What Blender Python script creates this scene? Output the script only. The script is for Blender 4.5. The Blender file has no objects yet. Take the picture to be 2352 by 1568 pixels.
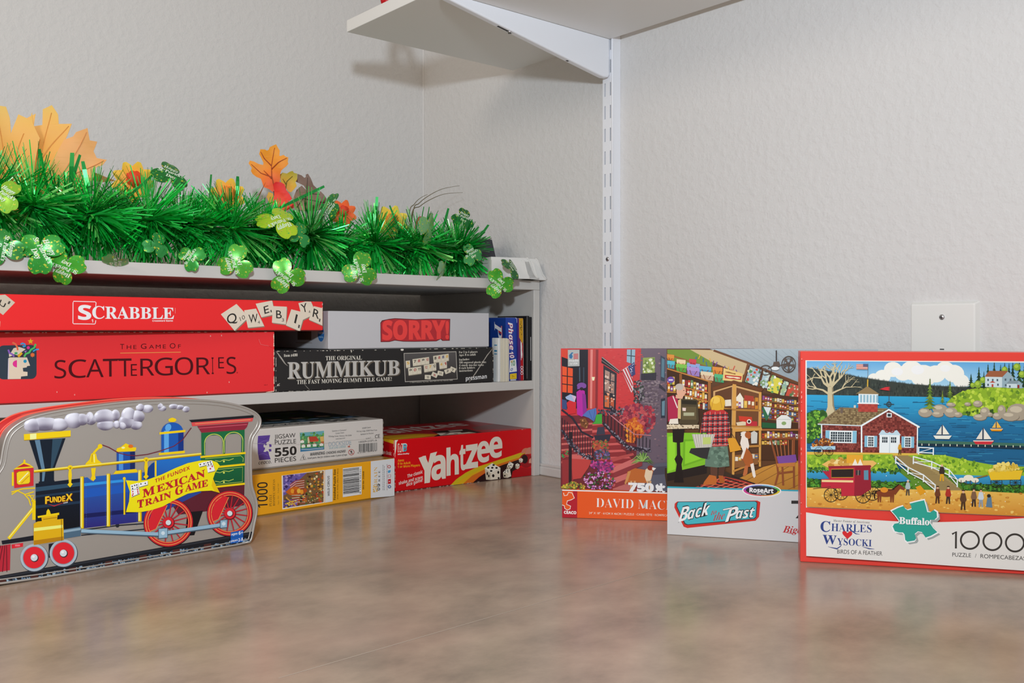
import bpy, bmesh, math, random
import numpy as np
from mathutils import Vector, Matrix
from mathutils.geometry import tessellate_polygon

C = bpy.context.scene.collection
SC = bpy.context.scene

# ------------------------------------------------------------------ camera, world, light, exposure
# world: left wall is Y=0, right wall is X=0, counter top is Z=0, the corner is the origin
CAM = Vector((-0.9737, -1.3897, 0.222))
E1 = (0.76197, 0.64763)
FPX = 2175.0
cam_data = bpy.data.cameras.new('camera')
cam_data.sensor_width = 36.0
cam_data.lens = FPX / 2352 * 36.0
cam_data.shift_y = -27.0 / 2352
cam_data.clip_start = 0.02
cam = bpy.data.objects.new('camera', cam_data)
C.objects.link(cam)
cam.location = CAM
cam.rotation_euler = (math.pi / 2, 0, -math.atan2(E1[1], E1[0]))
SC.camera = cam

world = bpy.data.worlds.new('room_light')
SC.world = world
world.use_nodes = True
wn = world.node_tree
bg = wn.nodes['Background']
bg.inputs['Color'].default_value = (1.0, 0.865, 0.715, 1)
bg.inputs['Strength'].default_value = 0.40

def area(name, loc, target, size, power, color=(1, 1, 1), shape='DISK'):
    l = bpy.data.lights.new(name, 'AREA')
    l.shape = shape; l.size = size; l.energy = power; l.color = color
    o = bpy.data.objects.new(name, l)
    C.objects.link(o)
    o.location = loc
    o.rotation_euler = (Vector(target) - Vector(loc)).to_track_quat('-Z', 'Y').to_euler()
    return o

# flash held above the lens: its hard shadows fall on both walls behind the shelf
area('camera_flash', (-1.005, -1.367, 0.515), (-0.25, -0.25, 0.38), 0.06, 7.9, (0.86, 0.97, 1.08))
# unseen warm fill, added on the left to brighten the upper left wall
area('warm_fill', (-2.0, -0.85, 1.05), (-0.8, 0.0, 0.5), 0.4, 5.5, (1.0, 0.87, 0.75))

SC.view_settings.view_transform = 'Standard'
SC.view_settings.look = 'None'
SC.view_settings.exposure = 0.0
SC.view_settings.gamma = 1.0
SC.view_settings.use_curve_mapping = False

R = random.Random(7)

# ------------------------------------------------------------------ helpers
def cw(x, y):                      # camera-plan metres (right, forward) -> world X, Y
    return (CAM.x + E1[0] * x + E1[1] * y, CAM.y - E1[1] * x + E1[0] * y)

def cdir(x, y):                    # heading of a camera-plan direction in the world
    return math.atan2(-E1[1] * x + E1[0] * y, E1[0] * x + E1[1] * y)

def lin(h, k=1.0):
    h = h.lstrip('#')
    o = []
    for i in (0, 2, 4):
        c = int(h[i:i + 2], 16) / 255
        c = c / 12.92 if c <= 0.04045 else ((c + 0.055) / 1.055) ** 2.4
        o.append(min(0.92, c * k))
    return tuple(o) + (1.0,)

INK = 1.15

def mix(a, b, t):
    a = a.lstrip('#'); b = b.lstrip('#')
    return '#' + ''.join('%02x' % max(0, min(255, round(int(a[i:i+2], 16) * (1 - t) + int(b[i:i+2], 16) * t))) for i in (0, 2, 4))

def new_mat(name):
    m = bpy.data.materials.new(name)
    m.use_nodes = True
    return m, m.node_tree.nodes, m.node_tree.links, m.node_tree.nodes['Principled BSDF']

def plain(name, color, rough=0.5, metal=0.0, spec=0.5, bump=None, var=0.0, coat=0.0):
    m, n, l, b = new_mat(name)
    b.inputs['Base Color'].default_value = color
    b.inputs['Roughness'].default_value = rough
    b.inputs['Metallic'].default_value = metal
    b.inputs['Specular IOR Level'].default_value = spec
    b.inputs['Coat Weight'].default_value = coat
    b.inputs['Coat Roughness'].default_value = 0.15
    tc = n.new('ShaderNodeTexCoord')
    if bump:
        sc, st, dist = bump
        nz = n.new('ShaderNodeTexNoise'); nz.inputs['Scale'].default_value = sc; nz.inputs['Detail'].default_value = 3
        l.new(tc.outputs['Object'], nz.inputs['Vector'])
        bp = n.new('ShaderNodeBump'); bp.inputs['Strength'].default_value = st; bp.inputs['Distance'].default_value = dist
        l.new(nz.outputs['Fac'], bp.inputs['Height']); l.new(bp.outputs['Normal'], b.inputs['Normal'])
    if var:
        nv = n.new('ShaderNodeTexNoise'); nv.inputs['Scale'].default_value = 6
        l.new(tc.outputs['Object'], nv.inputs['Vector'])
        mr = n.new('ShaderNodeMapRange'); mr.inputs['To Min'].default_value = 1 - var; mr.inputs['To Max'].default_value = 1 + var
        l.new(nv.outputs['Fac'], mr.inputs['Value'])
        hs = n.new('ShaderNodeHueSaturation'); hs.inputs['Color'].default_value = color
        l.new(mr.outputs['Result'], hs.inputs['Value']); l.new(hs.outputs['Color'], b.inputs['Base Color'])
    return m

def print_mat(name, rough, coat=0.0, metal=0.0, bump=0.0, spec=0.5):
    m, n, l, b = new_mat(name)
    a = n.new('ShaderNodeAttribute'); a.attribute_name = 'ink'
    l.new(a.outputs['Color'], b.inputs['Base Color'])
    b.inputs['Roughness'].default_value = rough
    b.inputs['Metallic'].default_value = metal
    b.inputs['Specular IOR Level'].default_value = spec
    b.inputs['Coat Weight'].default_value = coat
    b.inputs['Coat Roughness'].default_value = 0.2
    if bump:
        tc = n.new('ShaderNodeTexCoord')
        nz = n.new('ShaderNodeTexNoise'); nz.inputs['Scale'].default_value = 60
        l.new(tc.outputs['Object'], nz.inputs['Vector'])
        bp = n.new('ShaderNodeBump'); bp.inputs['Strength'].default_value = bump; bp.inputs['Distance'].default_value = 0.001
        l.new(nz.outputs['Fac'], bp.inputs['Height']); l.new(bp.outputs['Normal'], b.inputs['Normal'])
    return m

M_PRINT = print_mat('printed_card', 0.42, 0.0, bump=0.05, spec=0.35)
M_GLOSS = print_mat('glossy_printed_card', 0.33, 0.05, bump=0.04, spec=0.25)
M_MATTE = print_mat('worn_printed_card', 0.55, 0.0, bump=0.08, spec=0.3)
M_LEAF = print_mat('fabric_leaf', 0.6, 0.0, bump=0.25)

class MB:
    """collects shapes, then becomes one mesh object"""
    def __init__(self):
        self.v = []; self.f = []; self.c = []; self.m = []; self.s = []
    def face(self, pts, col, mat=0, smooth=False):
        i = len(self.v)
        self.v.extend(tuple(p) for p in pts)
        self.f.append(tuple(range(i, i + len(pts))))
        self.c.append(col if isinstance(col, list) else [col] * len(pts))
        self.m.append(mat); self.s.append(smooth)
    def mesh(self, verts, faces, col, mat=0, smooth=False):
        i = len(self.v)
        self.v.extend(tuple(p) for p in verts)
        for k, f in enumerate(faces):
            self.f.append(tuple(i + j for j in f))
            if callable(col):
                cc = [col(j, verts[j]) for j in f]
            else:
                cc = [col] * len(f)
            self.c.append(cc); self.m.append(mat); self.s.append(smooth)
    def box(self, x0, x1, y0, y1, z0, z1, col=(1, 1, 1, 1), mat=0, bevel=0.0, seg=2, inks=None):
        bm = bmesh.new()
        bmesh.ops.create_cube(bm, size=1)
        for v in bm.verts:
            v.co = ((x0 + x1) / 2 + v.co.x * (x1 - x0), (y0 + y1) / 2 + v.co.y * (y1 - y0), (z0 + z1) / 2 + v.co.z * (z1 - z0))
        if bevel > 0:
            bmesh.ops.bevel(bm, geom=bm.edges[:], offset=bevel, segments=seg, profile=0.5, affect='EDGES')
        bm.normal_update()
        self.bm(bm, col, mat, inks)
    def bm(self, bm, col=(1, 1, 1, 1), mat=0, inks=None, smooth=False):
        i = len(self.v)
        bm.verts.index_update()
        self.v.extend(tuple(v.co) for v in bm.verts)
        for f in bm.faces:
            cc = col
            if inks:
                n = f.normal
                k = max(range(3), key=lambda q: abs(n[q]))
                cc = inks.get('xyz'[k] + ('+' if n[k] > 0 else '-'), col)
            self.f.append(tuple(i + v.index for v in f.verts))
            self.c.append([cc] * len(f.verts)); self.m.append(mat); self.s.append(smooth)
        bm.free()
    def tube(self, pts, r, col=(1, 1, 1, 1), mat=0, seg=8, closed=False, cap=True):
        pts = [Vector(p) for p in pts]
        n = len(pts); rings = []
        rr = r if isinstance(r, (list, tuple)) else [r] * n
        prev = None
        for i, p in enumerate(pts):
            a = pts[(i - 1) % n] if (closed or i > 0) else p
            b = pts[(i + 1) % n] if (closed or i < n - 1) else p
            t = (b - a).normalized()
            if prev is None:
                u = t.orthogonal().normalized()
            else:
                u = (prev - t * prev.dot(t)).normalized()
            prev = u
            w = t.cross(u)
            rings.append([p + (u * math.cos(2 * math.pi * k / seg) + w * math.sin(2 * math.pi * k / seg)) * rr[i] for k in range(seg)])
        verts = [q for g in rings for q in g]
        fs = []
        for i in range(n if closed else n - 1):
            j = (i + 1) % n
            for k in range(seg):
                k2 = (k + 1) % seg
                fs.append((i * seg + k, i * seg + k2, j * seg + k2, j * seg + k))
        if cap and not closed:
            fs.append(tuple(range(seg - 1, -1, -1)))
            fs.append(tuple((n - 1) * seg + k for k in range(seg)))
        self.mesh(verts, fs, col, mat, True)
    def build(self, name, mats, parent=None):
        me = bpy.data.meshes.new(name)
        me.from_pydata(self.v, [], self.f)
        me.polygons.foreach_set('material_index', self.m)
        me.polygons.foreach_set('use_smooth', self.s)
        at = me.color_attributes.new('ink', 'FLOAT_COLOR', 'CORNER')
        flat = [x for cc in self.c for q in cc for x in q]
        at.data.foreach_set('color', flat)
        for m in (mats if isinstance(mats, (list, tuple)) else [mats]):
            me.materials.append(m)
        me.update()
        o = bpy.data.objects.new(name, me)
        C.objects.link(o)
        if parent is not None:
            o.parent = parent
        return o

def thing(name, label, cat, loc=(0, 0, 0), rz=0.0, group=None):
    o = bpy.data.objects.new(name, None)
    o.empty_display_size = 0.02
    C.objects.link(o)
    o.location = loc; o.rotation_euler = (0, 0, rz)
    tag(o, label, cat, group)
    return o

def tag(o, label, cat, group=None):
    o['label'] = label; o['category'] = cat
    if group: o['group'] = group
    return o

def struct(o):
    o['kind'] = 'structure'
    return o

def homography(src, dst):
    A = []
    for (x, y), (u, v) in zip(src, dst):
        A.append([x, y, 1, 0, 0, 0, -u * x, -u * y, -u]); A.append([0, 0, 0, x, y, 1, -v * x, -v * y, -v])
    return np.linalg.svd(np.array(A, float))[2][-1].reshape(3, 3)

# ---- lettering: real outlines from Blender's own built-in font, in several styles
BASES = {'serif': (0x1D400, 0x1D41A, 0x1D7CE), 'serifi': (0x1D468, 0x1D482, None), 'script': (0x1D4D0, 0x1D4EA, None),
         'bold': (0x1D5D4, 0x1D5EE, 0x1D7EC), 'boldi': (0x1D63C, 0x1D656, 0x1D7EC), 'light': (0x1D5A0, 0x1D5BA, 0x1D7E2),
         'ital': (0x1D608, 0x1D622, 0x1D7E2)}
def styled(s, st):
    if st == 'sans': return s
    U, L, D = BASES[st]
    o = ''
    for ch in s:
        if 'A' <= ch <= 'Z': o += chr(U + ord(ch) - 65)
        elif 'a' <= ch <= 'z': o += chr(L + ord(ch) - 97)
        elif '0' <= ch <= '9' and D: o += chr(D + ord(ch) - 48)
        else: o += ch
    return o
_text = {}
def text_mesh(s, st, off, sp):
    k = (s, st, off, sp)
    if k not in _text:
        cu = bpy.data.curves.new('lettering', 'FONT')
        cu.body = styled(s, st); cu.size = 1; cu.offset = off; cu.space_character = sp; cu.resolution_u = 4
        ob = bpy.data.objects.new('lettering', cu)
        me = bpy.data.meshes.new_from_object(ob)
        me.calc_loop_triangles()
        vs = [(v.co.x, v.co.y) for v in me.vertices]
        tr = [tuple(t.vertices) for t in me.loop_triangles]
        bpy.data.objects.remove(ob); bpy.data.curves.remove(cu); bpy.data.meshes.remove(me)
        _text[k] = (vs, tr)
    return _text[k]
CAP = {'sans': .70, 'serif': .675, 'serifi': .675, 'script': .69, 'bold': .714, 'boldi': .714, 'light': .714, 'ital': .714}

def clip_rect(P, u0, v0, u1, v1):
    for ax, lim, sg in ((0, u0, 1), (0, u1, -1), (1, v0, 1), (1, v1, -1)):
        if not P: return P
        out = []
        for i in range(len(P)):
            a = P[i - 1]; b = P[i]
            da = (a[ax] - lim) * sg; db = (b[ax] - lim) * sg
            if (da >= 0) != (db >= 0):
                t = da / (da - db)
                out.append(tuple(a[k] + (b[k] - a[k]) * t for k in range(len(a))))
            if db >= 0: out.append(b)
        P = out
    return P

class Canvas:
    """printed artwork on one face of a box: shapes a few thousandths of a millimetre thick, clipped to the face"""
    EPS = 3e-6
    def __init__(self, mb, O, U, V, quad, rect, clip, mat=0):
        self.mb = mb; self.O = Vector(O); self.U = Vector(U); self.V = Vector(V); self.N = self.U.cross(self.V)
        u0, v0, u1, v1 = rect
        self.H = homography(quad, [(u0, v0), (u1, v0), (u1, v1), (u0, v1)])
        self.full = clip; self.clip = clip; self.k = 6; self.hold = False; self.cyc = 0; self.mat = mat; self.ink = INK
    def uv(self, p):
        q = self.H @ np.array([p[0], p[1], 1.0])
        return (q[0] / q[2], q[1] / q[2])
    def layer(self):
        if not self.hold: self.k += 1; return self.k
        self.cyc = (self.cyc + 1) % 30
        return self.k + self.cyc
    def begin(self): self.hold = True; self.k += 1
    def end(self): self.hold = False; self.k += 31
    def window(self, px=None):
        if px is None: self.clip = self.full; return
        q = [self.uv(p) for p in px]
        us = sorted(a[0] for a in q); vs = sorted(a[1] for a in q)
        if len(q) == 2: self.clip = (us[0], vs[0], us[1], vs[1]); return
        self.clip = ((us[0] + us[1]) / 2, (vs[0] + vs[1]) / 2, (us[-1] + us[-2]) / 2, (vs[-1] + vs[-2]) / 2)
    def emit(self, P, tris, cols):
        z = self.layer() * self.EPS
        u0, v0, u1, v1 = self.clip
        for t in tris:
            q = [(P[i][0], P[i][1]) + tuple(cols[i] if isinstance(cols, list) else ()) for i in t]
            if any(a[0] < u0 or a[0] > u1 or a[1] < v0 or a[1] > v1 for a in q):
                q = clip_rect(q, u0, v0, u1, v1)
                if len(q) < 3: continue
            ar = sum(q[i - 1][0] * q[i][1] - q[i][0] * q[i - 1][1] for i in range(len(q)))
            if ar < 0: q = q[::-1]
            self.mb.face([self.O + self.U * a[0] + self.V * a[1] + self.N * z for a in q],
                         [tuple(a[2:6]) for a in q] if isinstance(cols, list) else cols, self.mat)
    def p(self, col, pts, col2=None):          # polygon; col2 gives the ink at its lower edge
        P = [self.uv(a) for a in pts]
        tris = tessellate_polygon([[Vector((a[0], a[1], 0)) for a in P]])
        if col2:
            ys = [a[1] for a in pts]; y0, y1 = min(ys), max(ys)
            cols = [lin(mix(col, col2, (a[1] - y0) / (y1 - y0)), self.ink) for a in pts]
        else: cols = lin(col, self.ink)
        self.emit(P, tris, cols)
    def e(self, col, cx, cy, rx, ry=None, n=20, a0=0, a1=360, rot=0):
        ry = rx if ry is None else ry
        full = a1 - a0 >= 360
        m = n if full else n + 1
        cr, sr = math.cos(math.radians(rot)), math.sin(math.radians(rot))
        pts = []
        for i in range(m):
            a = math.radians(a0 + (a1 - a0) * i / n)
            x, y = rx * math.cos(a), -ry * math.sin(a)
            pts.append((cx + x * cr - y * sr, cy + x * sr + y * cr))
        self.p(col, pts)
    def r(self, col, x0, y0, x1, y1, col2=None): self.p(col, [(x0, y0), (x1, y0), (x1, y1), (x0, y1)], col2)
    def l(self, col, w, pts, closed=False):    # stroke
        n = len(pts)
        Lp, Rp = [], []
        for i in range(n):
            a = pts[i - 1] if (i > 0 or closed) else pts[i]
            b = pts[(i + 1) % n] if (i < n - 1 or closed) else pts[i]
            dx, dy = b[0] - a[0], b[1] - a[1]
            d = math.hypot(dx, dy) or 1
            ww = w[i] if isinstance(w, (list, tuple)) else w
            nx, ny = -dy / d * ww / 2, dx / d * ww / 2
            Lp.append((pts[i][0] + nx, pts[i][1] + ny)); Rp.append((pts[i][0] - nx, pts[i][1] - ny))
        P = [self.uv(a) for a in Lp + Rp]
        tris = []
        for i in range(n if closed else n - 1):
            j = (i + 1) % n
            tris += [(i, j, n + j), (i, n + j, n + i)]
        self.emit(P, tris, lin(col, self.ink))
    def ring(self, col, w, cx, cy, rx, ry=None, n=28):
        ry = rx if ry is None else ry
        self.l(col, w, [(cx + rx * math.cos(2 * math.pi * i / n), cy + ry * math.sin(2 * math.pi * i / n)) for i in range(n)], True)
    def t(self, col, s, p0, p1, h, st='sans', off=0.0, up=None, sp=1.0, sag=0.0, ul=None):
        """lettering from baseline start p0 to end p1, cap height h (or h0, h1)"""
        vs, tr = text_mesh(s, st, off, sp)
        if not tr: return
        xs = [a[0] for a in vs]; x0, x1 = min(xs), max(xs)
        h0, h1 = h if isinstance(h, (list, tuple)) else (h, h)
        ux, uy = up if up else (0, -1)
        P = []
        for x, y in vs:
            k = (x - x0) / (x1 - x0)
            hh = (h0 + (h1 - h0) * k) / CAP[st] * y
            b = sag * 4 * k * (1 - k)
            P.append(self.uv((p0[0] + (p1[0] - p0[0]) * k + ux * (hh + b), p0[1] + (p1[1] - p0[1]) * k + uy * (hh + b))))
        self.emit(P, tr, lin(col, self.ink))
    def blobs(self, cols, n, region, r0, r1, seed=1, ry=1.0):   # loose dabs of colour inside a polygon
        rr = random.Random(seed)
        xs = [a[0] for a in region]; ys = [a[1] for a in region]
        self.begin()
        done = tries = 0
        while done < n and tries < n * 20:
            tries += 1
            x, y = rr.uniform(min(xs), max(xs)), rr.uniform(min(ys), max(ys))
            ins = False
            for i in range(len(region)):
                (ax, ay), (bx, by) = region[i - 1], region[i]
                if (ay > y) != (by > y) and x < (bx - ax) * (y - ay) / (by - ay) + ax: ins = not ins
            if not ins: continue
            done += 1
            k = rr.uniform(r0, r1); m = 7
            ph = rr.random() * 6
            self.p(rr.choice(cols), [(x + k * rr.uniform(.6, 1.1) * math.cos(ph + 6.283 * i / m), y + ry * k * rr.uniform(.6, 1.1) * math.sin(ph + 6.283 * i / m)) for i in range(m)])
        self.end()
    def scuffs(self, col, a, b, n, s, seed=1):                 # worn paper along an edge
        rr = random.Random(seed)
        self.begin()
        for i in range(n):
            k = rr.random(); L = s * rr.uniform(.6, 5); t = s * rr.uniform(.25, .8)
            dx, dy = b[0] - a[0], b[1] - a[1]; d = math.hypot(dx, dy); dx /= d; dy /= d
            x, y = a[0] + dx * d * k, a[1] + dy * d * k
            pts = []
            for q in range(8):
                an = 6.283 * q / 8; u = math.cos(an) * L / 2; w = math.sin(an) * t * rr.uniform(.5, 1)
                pts.append((x + dx * u - dy * w, y + dy * u + dx * w))
            self.p(col, pts)
        self.end()

def front(mb, W, D, H, quad, u0=0.0, u1=None, mat=0):
    return Canvas(mb, (-W / 2, -D / 2, 0), (1, 0, 0), (0, 0, 1), quad, (u0, 0, W if u1 is None else u1, H), (0.0004, 0.0004, W - 0.0004, H - 0.0004), mat)
def topface(mb, W, D, H, mat=0):     # drawn in millimetres: x from the left, y from the front
    return Canvas(mb, (-W / 2, -D / 2, H), (1, 0, 0), (0, 1, 0), [(0, 0), (W * 1000, 0), (W * 1000, -D * 1000), (0, -D * 1000)], (0, 0, W, D), (0.0004, 0.0004, W - 0.0004, D - 0.0004), mat)
def leftface(mb, W, D, H, mat=0):    # drawn in millimetres: x from the back edge, y negative upwards
    return Canvas(mb, (-W / 2, D / 2, 0), (0, -1, 0), (0, 0, 1), [(0, 0), (D * 1000, 0), (D * 1000, -H * 1000), (0, -H * 1000)], (0, 0, D, H), (0.0004, 0.0004, D - 0.0004, H - 0.0004), mat)

def place(name, label, cat, fl, heading, W, D, z=0.0, group=None):
    """a box whose front-left bottom corner stands at fl (world X, Y), its front running along heading"""
    ch, sh = math.cos(heading), math.sin(heading)
    x = fl[0] + ch * W / 2 - sh * D / 2; y = fl[1] + sh * W / 2 + ch * D / 2
    return thing(name, label, cat, (x, y, z), heading, group)

def carton(mb, W, D, H, inks, bevel=0.0008, z0=0.0):
    mb.box(-W / 2, W / 2, -D / 2, D / 2, z0, H, lin('#cccccc'), 0, bevel, 2, inks)

# ------------------------------------------------------------------ the setting
def wall_material(name, color):
    m, n, l, b = new_mat(name)
    tc = n.new('ShaderNodeTexCoord')
    b.inputs['Roughness'].default_value = 0.62
    b.inputs['Specular IOR Level'].default_value = 0.3
    n1 = n.new('ShaderNodeTexNoise'); n1.inputs['Scale'].default_value = 95; n1.inputs['Detail'].default_value = 3; n1.inputs['Roughness'].default_value = 0.55
    l.new(tc.outputs['Object'], n1.inputs['Vector'])
    r = n.new('ShaderNodeValToRGB'); r.color_ramp.elements[0].position = 0.42; r.color_ramp.elements[1].position = 0.66
    l.new(n1.outputs['Fac'], r.inputs['Fac'])
    n2 = n.new('ShaderNodeTexNoise'); n2.inputs['Scale'].default_value = 320; n2.inputs['Detail'].default_value = 2
    l.new(tc.outputs['Object'], n2.inputs['Vector'])
    ad = n.new('ShaderNodeMath'); ad.operation = 'MULTIPLY_ADD'; ad.inputs[1].default_value = 0.3
    l.new(n2.outputs['Fac'], ad.inputs[0]); l.new(r.outputs['Color'], ad.inputs[2])
    bp = n.new('ShaderNodeBump'); bp.inputs['Strength'].default_value = 0.35; bp.inputs['Distance'].default_value = 0.0012
    l.new(ad.outputs['Value'], bp.inputs['Height']); l.new(bp.outputs['Normal'], b.inputs['Normal'])
    n3 = n.new('ShaderNodeTexNoise'); n3.inputs['Scale'].default_value = 3.0
    l.new(tc.outputs['Object'], n3.inputs['Vector'])
    cr = n.new('ShaderNodeValToRGB')
    cr.color_ramp.elements[0].color = (color[0] * .965, color[1] * .965, color[2] * .965, 1); cr.color_ramp.elements[1].color = color
    l.new(n3.outputs['Fac'], cr.inputs['Fac']); l.new(cr.outputs['Color'], b.inputs['Base Color'])
    return m

M_WALL = wall_material('textured_wall_paint', (0.70, 0.69, 0.68, 1))
mb = MB(); mb.box(-2.0, 0.1, 0.0, 0.1, -0.2, 1.35)
struct(mb.build('wall_left', M_WALL))
mb = MB(); mb.box(0.0, 0.1, -2.2, 0.0, -0.2, 1.35)
struct(mb.build('wall_right', M_WALL))
M_CAULK = plain('corner_caulk', (0.66, 0.65, 0.64, 1), 0.5)
mb = MB()
mb.face([(-0.0022, -0.0002, 0), (-0.0002, -0.0022, 0), (-0.0002, -0.0022, 1.35), (-0.0022, -0.0002, 1.35)][::-1], (1, 1, 1, 1))

struct(mb.build('trim_1', M_CAULK))

# the grey-brown laminate counter
m, n, l, b = new_mat('mottled_laminate')
tc = n.new('ShaderNodeTexCoord')
mp = n.new('ShaderNodeMapping'); mp.inputs['Rotation'].default_value = (0, 0, math.radians(-40)); mp.inputs['Scale'].default_value = (0.75, 1.0, 1)
l.new(tc.outputs['Object'], mp.inputs['Vector'])
na = n.new('ShaderNodeTexNoise'); na.inputs['Scale'].default_value = 13; na.inputs['Detail'].default_value = 6; na.inputs['Roughness'].default_value = 0.62
l.new(mp.outputs['Vector'], na.inputs['Vector'])
ra = n.new('ShaderNodeValToRGB')
ra.color_ramp.elements[0].position = 0.30; ra.color_ramp.elements[0].color = lin('#897768')
ra.color_ramp.elements[1].position = 0.74; ra.color_ramp.elements[1].color = lin('#bca48e')
e = ra.color_ramp.elements.new(0.52); e.color = lin('#a6907d')
l.new(na.outputs['Fac'], ra.inputs['Fac'])
nb = n.new('ShaderNodeTexNoise'); nb.inputs['Scale'].default_value = 7; nb.inputs['Detail'].default_value = 3
l.new(mp.outputs['Vector'], nb.inputs['Vector'])
rb = n.new('ShaderNodeValToRGB'); rb.color_ramp.elements[0].position = .5; rb.color_ramp.elements[0].color = (0, 0, 0, 1); rb.color_ramp.elements[1].position = .72; rb.color_ramp.elements[1].color = (.45, .45, .45, 1)
l.new(nb.outputs['Fac'], rb.inputs['Fac'])
mx = n.new('ShaderNodeMix'); mx.data_type = 'RGBA'
l.new(rb.outputs['Color'], mx.inputs['Factor']); l.new(ra.outputs['Color'], mx.inputs['A']); mx.inputs['B'].default_value = lin('#b08e7e')
l.new(mx.outputs['Result'], b.inputs['Base Color'])
b.inputs['Roughness'].default_value = 0.235
b.inputs['Specular IOR Level'].default_value = 0.5
nr = n.new('ShaderNodeTexNoise'); nr.inputs['Scale'].default_value = 260
l.new(tc.outputs['Object'], nr.inputs['Vector'])
bp = n.new('ShaderNodeBump'); bp.inputs['Strength'].default_value = 0.05; bp.inputs['Distance'].default_value = 0.0006
l.new(nr.outputs['Fac'], bp.inputs['Height']); l.new(bp.outputs['Normal'], b.inputs['Normal'])
M_COUNTER = m
M_SEAM = plain('counter_joint', lin('#b3a191'), 0.4)
counter = thing('countertop', 'grey brown mottled laminate countertop that all the boxes stand on', 'countertop', (-0.7, -0.75, 0))
mb = MB(); mb.box(-1.3, 0.699, -0.62, 0.749, -0.04, 0.0, bevel=0.001, seg=1)
mb.build('slab', M_COUNTER, counter)
def seam_pt(px, py):
    d = 0.222 * FPX / (py - 757); return cw((px - 1176) / FPX * d, d)
a = seam_pt(640, 1557); b2 = seam_pt(1530, 1300)
dx, dy = b2[0] - a[0], b2[1] - a[1]; L = math.hypot(dx, dy); nx, ny = -dy / L * .0005, dx / L * .0005
mb = MB()
mb.face([(a[0] + nx + .7, a[1] + ny + .75, .00008), (a[0] - nx + .7, a[1] - ny + .75, .00008), (b2[0] - nx + .7, b2[1] - ny + .75, .00008), (b2[0] + nx + .7, b2[1] + ny + .75, .00008)], (1, 1, 1, 1))
s = mb.build('joint', M_SEAM, counter); s['label'] = 'thin pale joint line running across the countertop'
M_BASE = plain('painted_baseboard', (0.62, 0.6, 0.58, 1), 0.45, bump=(120, .2, .001))
def board(name, x0, x1, y0, y1):
    mb = MB(); mb.box(x0, x1, y0, y1, 0, 0.014, bevel=0.002); 
    if x1 - x0 > y1 - y0: mb.box(x0, x1, y0 + .001, y1, 0.014, 0.018, bevel=0.001)
    else: mb.box(x0 + .001, x1, y0, y1, 0.014, 0.018, bevel=0.001)
    struct(mb.build(name, M_BASE))
board('baseboard_right', -0.0045, 0.0, -1.5, 0)
board('baseboard_left', -1.6, -0.005, -0.0045, 0.0)

# ------------------------------------------------------------------ the low shelf unit
YF, XR = -0.3154, -0.005             # its front plane and its right face
Z_MID, Z_TOP = 0.145, 0.297
M_MEL = plain('white_melamine', (0.63, 0.61, 0.575, 1), 0.42, bump=(300, .03, .0005))
LU = 1.05
unit = thing('shelf_unit', 'low white open shelf unit filled with game boxes in the corner', 'shelf unit', (XR - LU / 2, YF, 0))
h = LU / 2
for x0, x1 in ((h - 0.0118, h), (-h, -h + 0.0118)):
    mb = MB(); mb.box(x0, x1, 0, 0.302, 0, Z_TOP - 0.0146, bevel=0.0006, seg=1); mb.build('side_panel', M_MEL, unit)
mb = MB(); mb.box(-h, h, 0, 0.302, Z_TOP - 0.0145, Z_TOP, bevel=0.0008); mb.build('top_board', M_MEL, unit)
mb = MB(); mb.box(-h + 0.0119, h - 0.0119, 0.0005, 0.302, Z_MID - 0.0132, Z_MID, bevel=0.0008); mb.build('shelf_board', M_MEL, unit)

# ------------------------------------------------------------------ the wall shelf, its bracket and the slotted upright
M_SHELF = plain('white_shelf_board', (0.80, 0.79, 0.76, 1), 0.4, bump=(200, .04, .0005))
M_STEEL = plain('white_powder_coated_steel', (0.86, 0.88, 0.93, 1), 0.3, spec=0.5)
M_ZINC = plain('zinc_screw', (0.6, 0.6, 0.62, 1), 0.3, 1.0)
M_DARK = plain('dark_slot', (0.05, 0.05, 0.055, 1), 0.6)
mb = MB(); mb.box(-0.312, -0.0165, -1.45, -0.2645, 0.626, 0.642, bevel=0.0007)
tag(mb.build('wall_shelf', M_SHELF), 'white shelf board mounted high on the right wall', 'shelf')

YS0, YS1 = -0.4785, -0.4595
up = thing('shelf_standard', 'white slotted steel upright screwed to the right wall under the shelf', 'shelf upright', (-0.008, (YS0 + YS1) / 2, 0.06))
# a U channel whose front face has two columns of slots, built as strips round the slots
mb = MB()
W2 = (YS1 - YS0) / 2; XD = 0.016
ztop, zbot = 1.2, 0.0
ys = [-W2, -0.0063, -0.0041, 0.0041, 0.0063, W2]
z0 = 0.571 - 0.06 - 0.031 * 16 - 0.0025
bands = []
zz = z0
prev = 0.0
while zz + 0.018 < ztop:
    bands.append((prev, zz, False)); bands.append((zz, zz + 0.0185, True)); prev = zz + 0.0185; zz += 0.0317
bands.append((prev, ztop, False))
for za, zb, slot in bands:
    if not slot: mb.box(0.008 - XD, 0.008 - XD + 0.0016, -W2, W2, za, zb)
    else:
        for k in (0, 2, 4): mb.box(0.008 - XD, 0.008 - XD + 0.0016, ys[k], ys[k + 1], za, zb)
for sgn in (-1, 1):
    y0, y1 = (-W2, -W2 + 0.0016) if sgn < 0 else (W2 - 0.0016, W2)
    mb.box(0.008 - XD + 0.0016, 0.0078, y0, y1, 0, ztop)
mb.tube([(0.0087 - XD, -W2 + .0007, 0), (0.0087 - XD, -W2 + .0007, ztop)], 0.0013, seg=8)
mb.build('channel', M_STEEL, up)
mb = MB(); mb.box(0.0045, 0.0075, -W2 + .0017, W2 - .0017, 0, ztop); q = mb.build('channel_shade', plain('channel_shadow_grey', (.35, .37, .41, 1), .5), up)  # sheet behind the slots; the channel's inner shade is put into its grey
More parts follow.
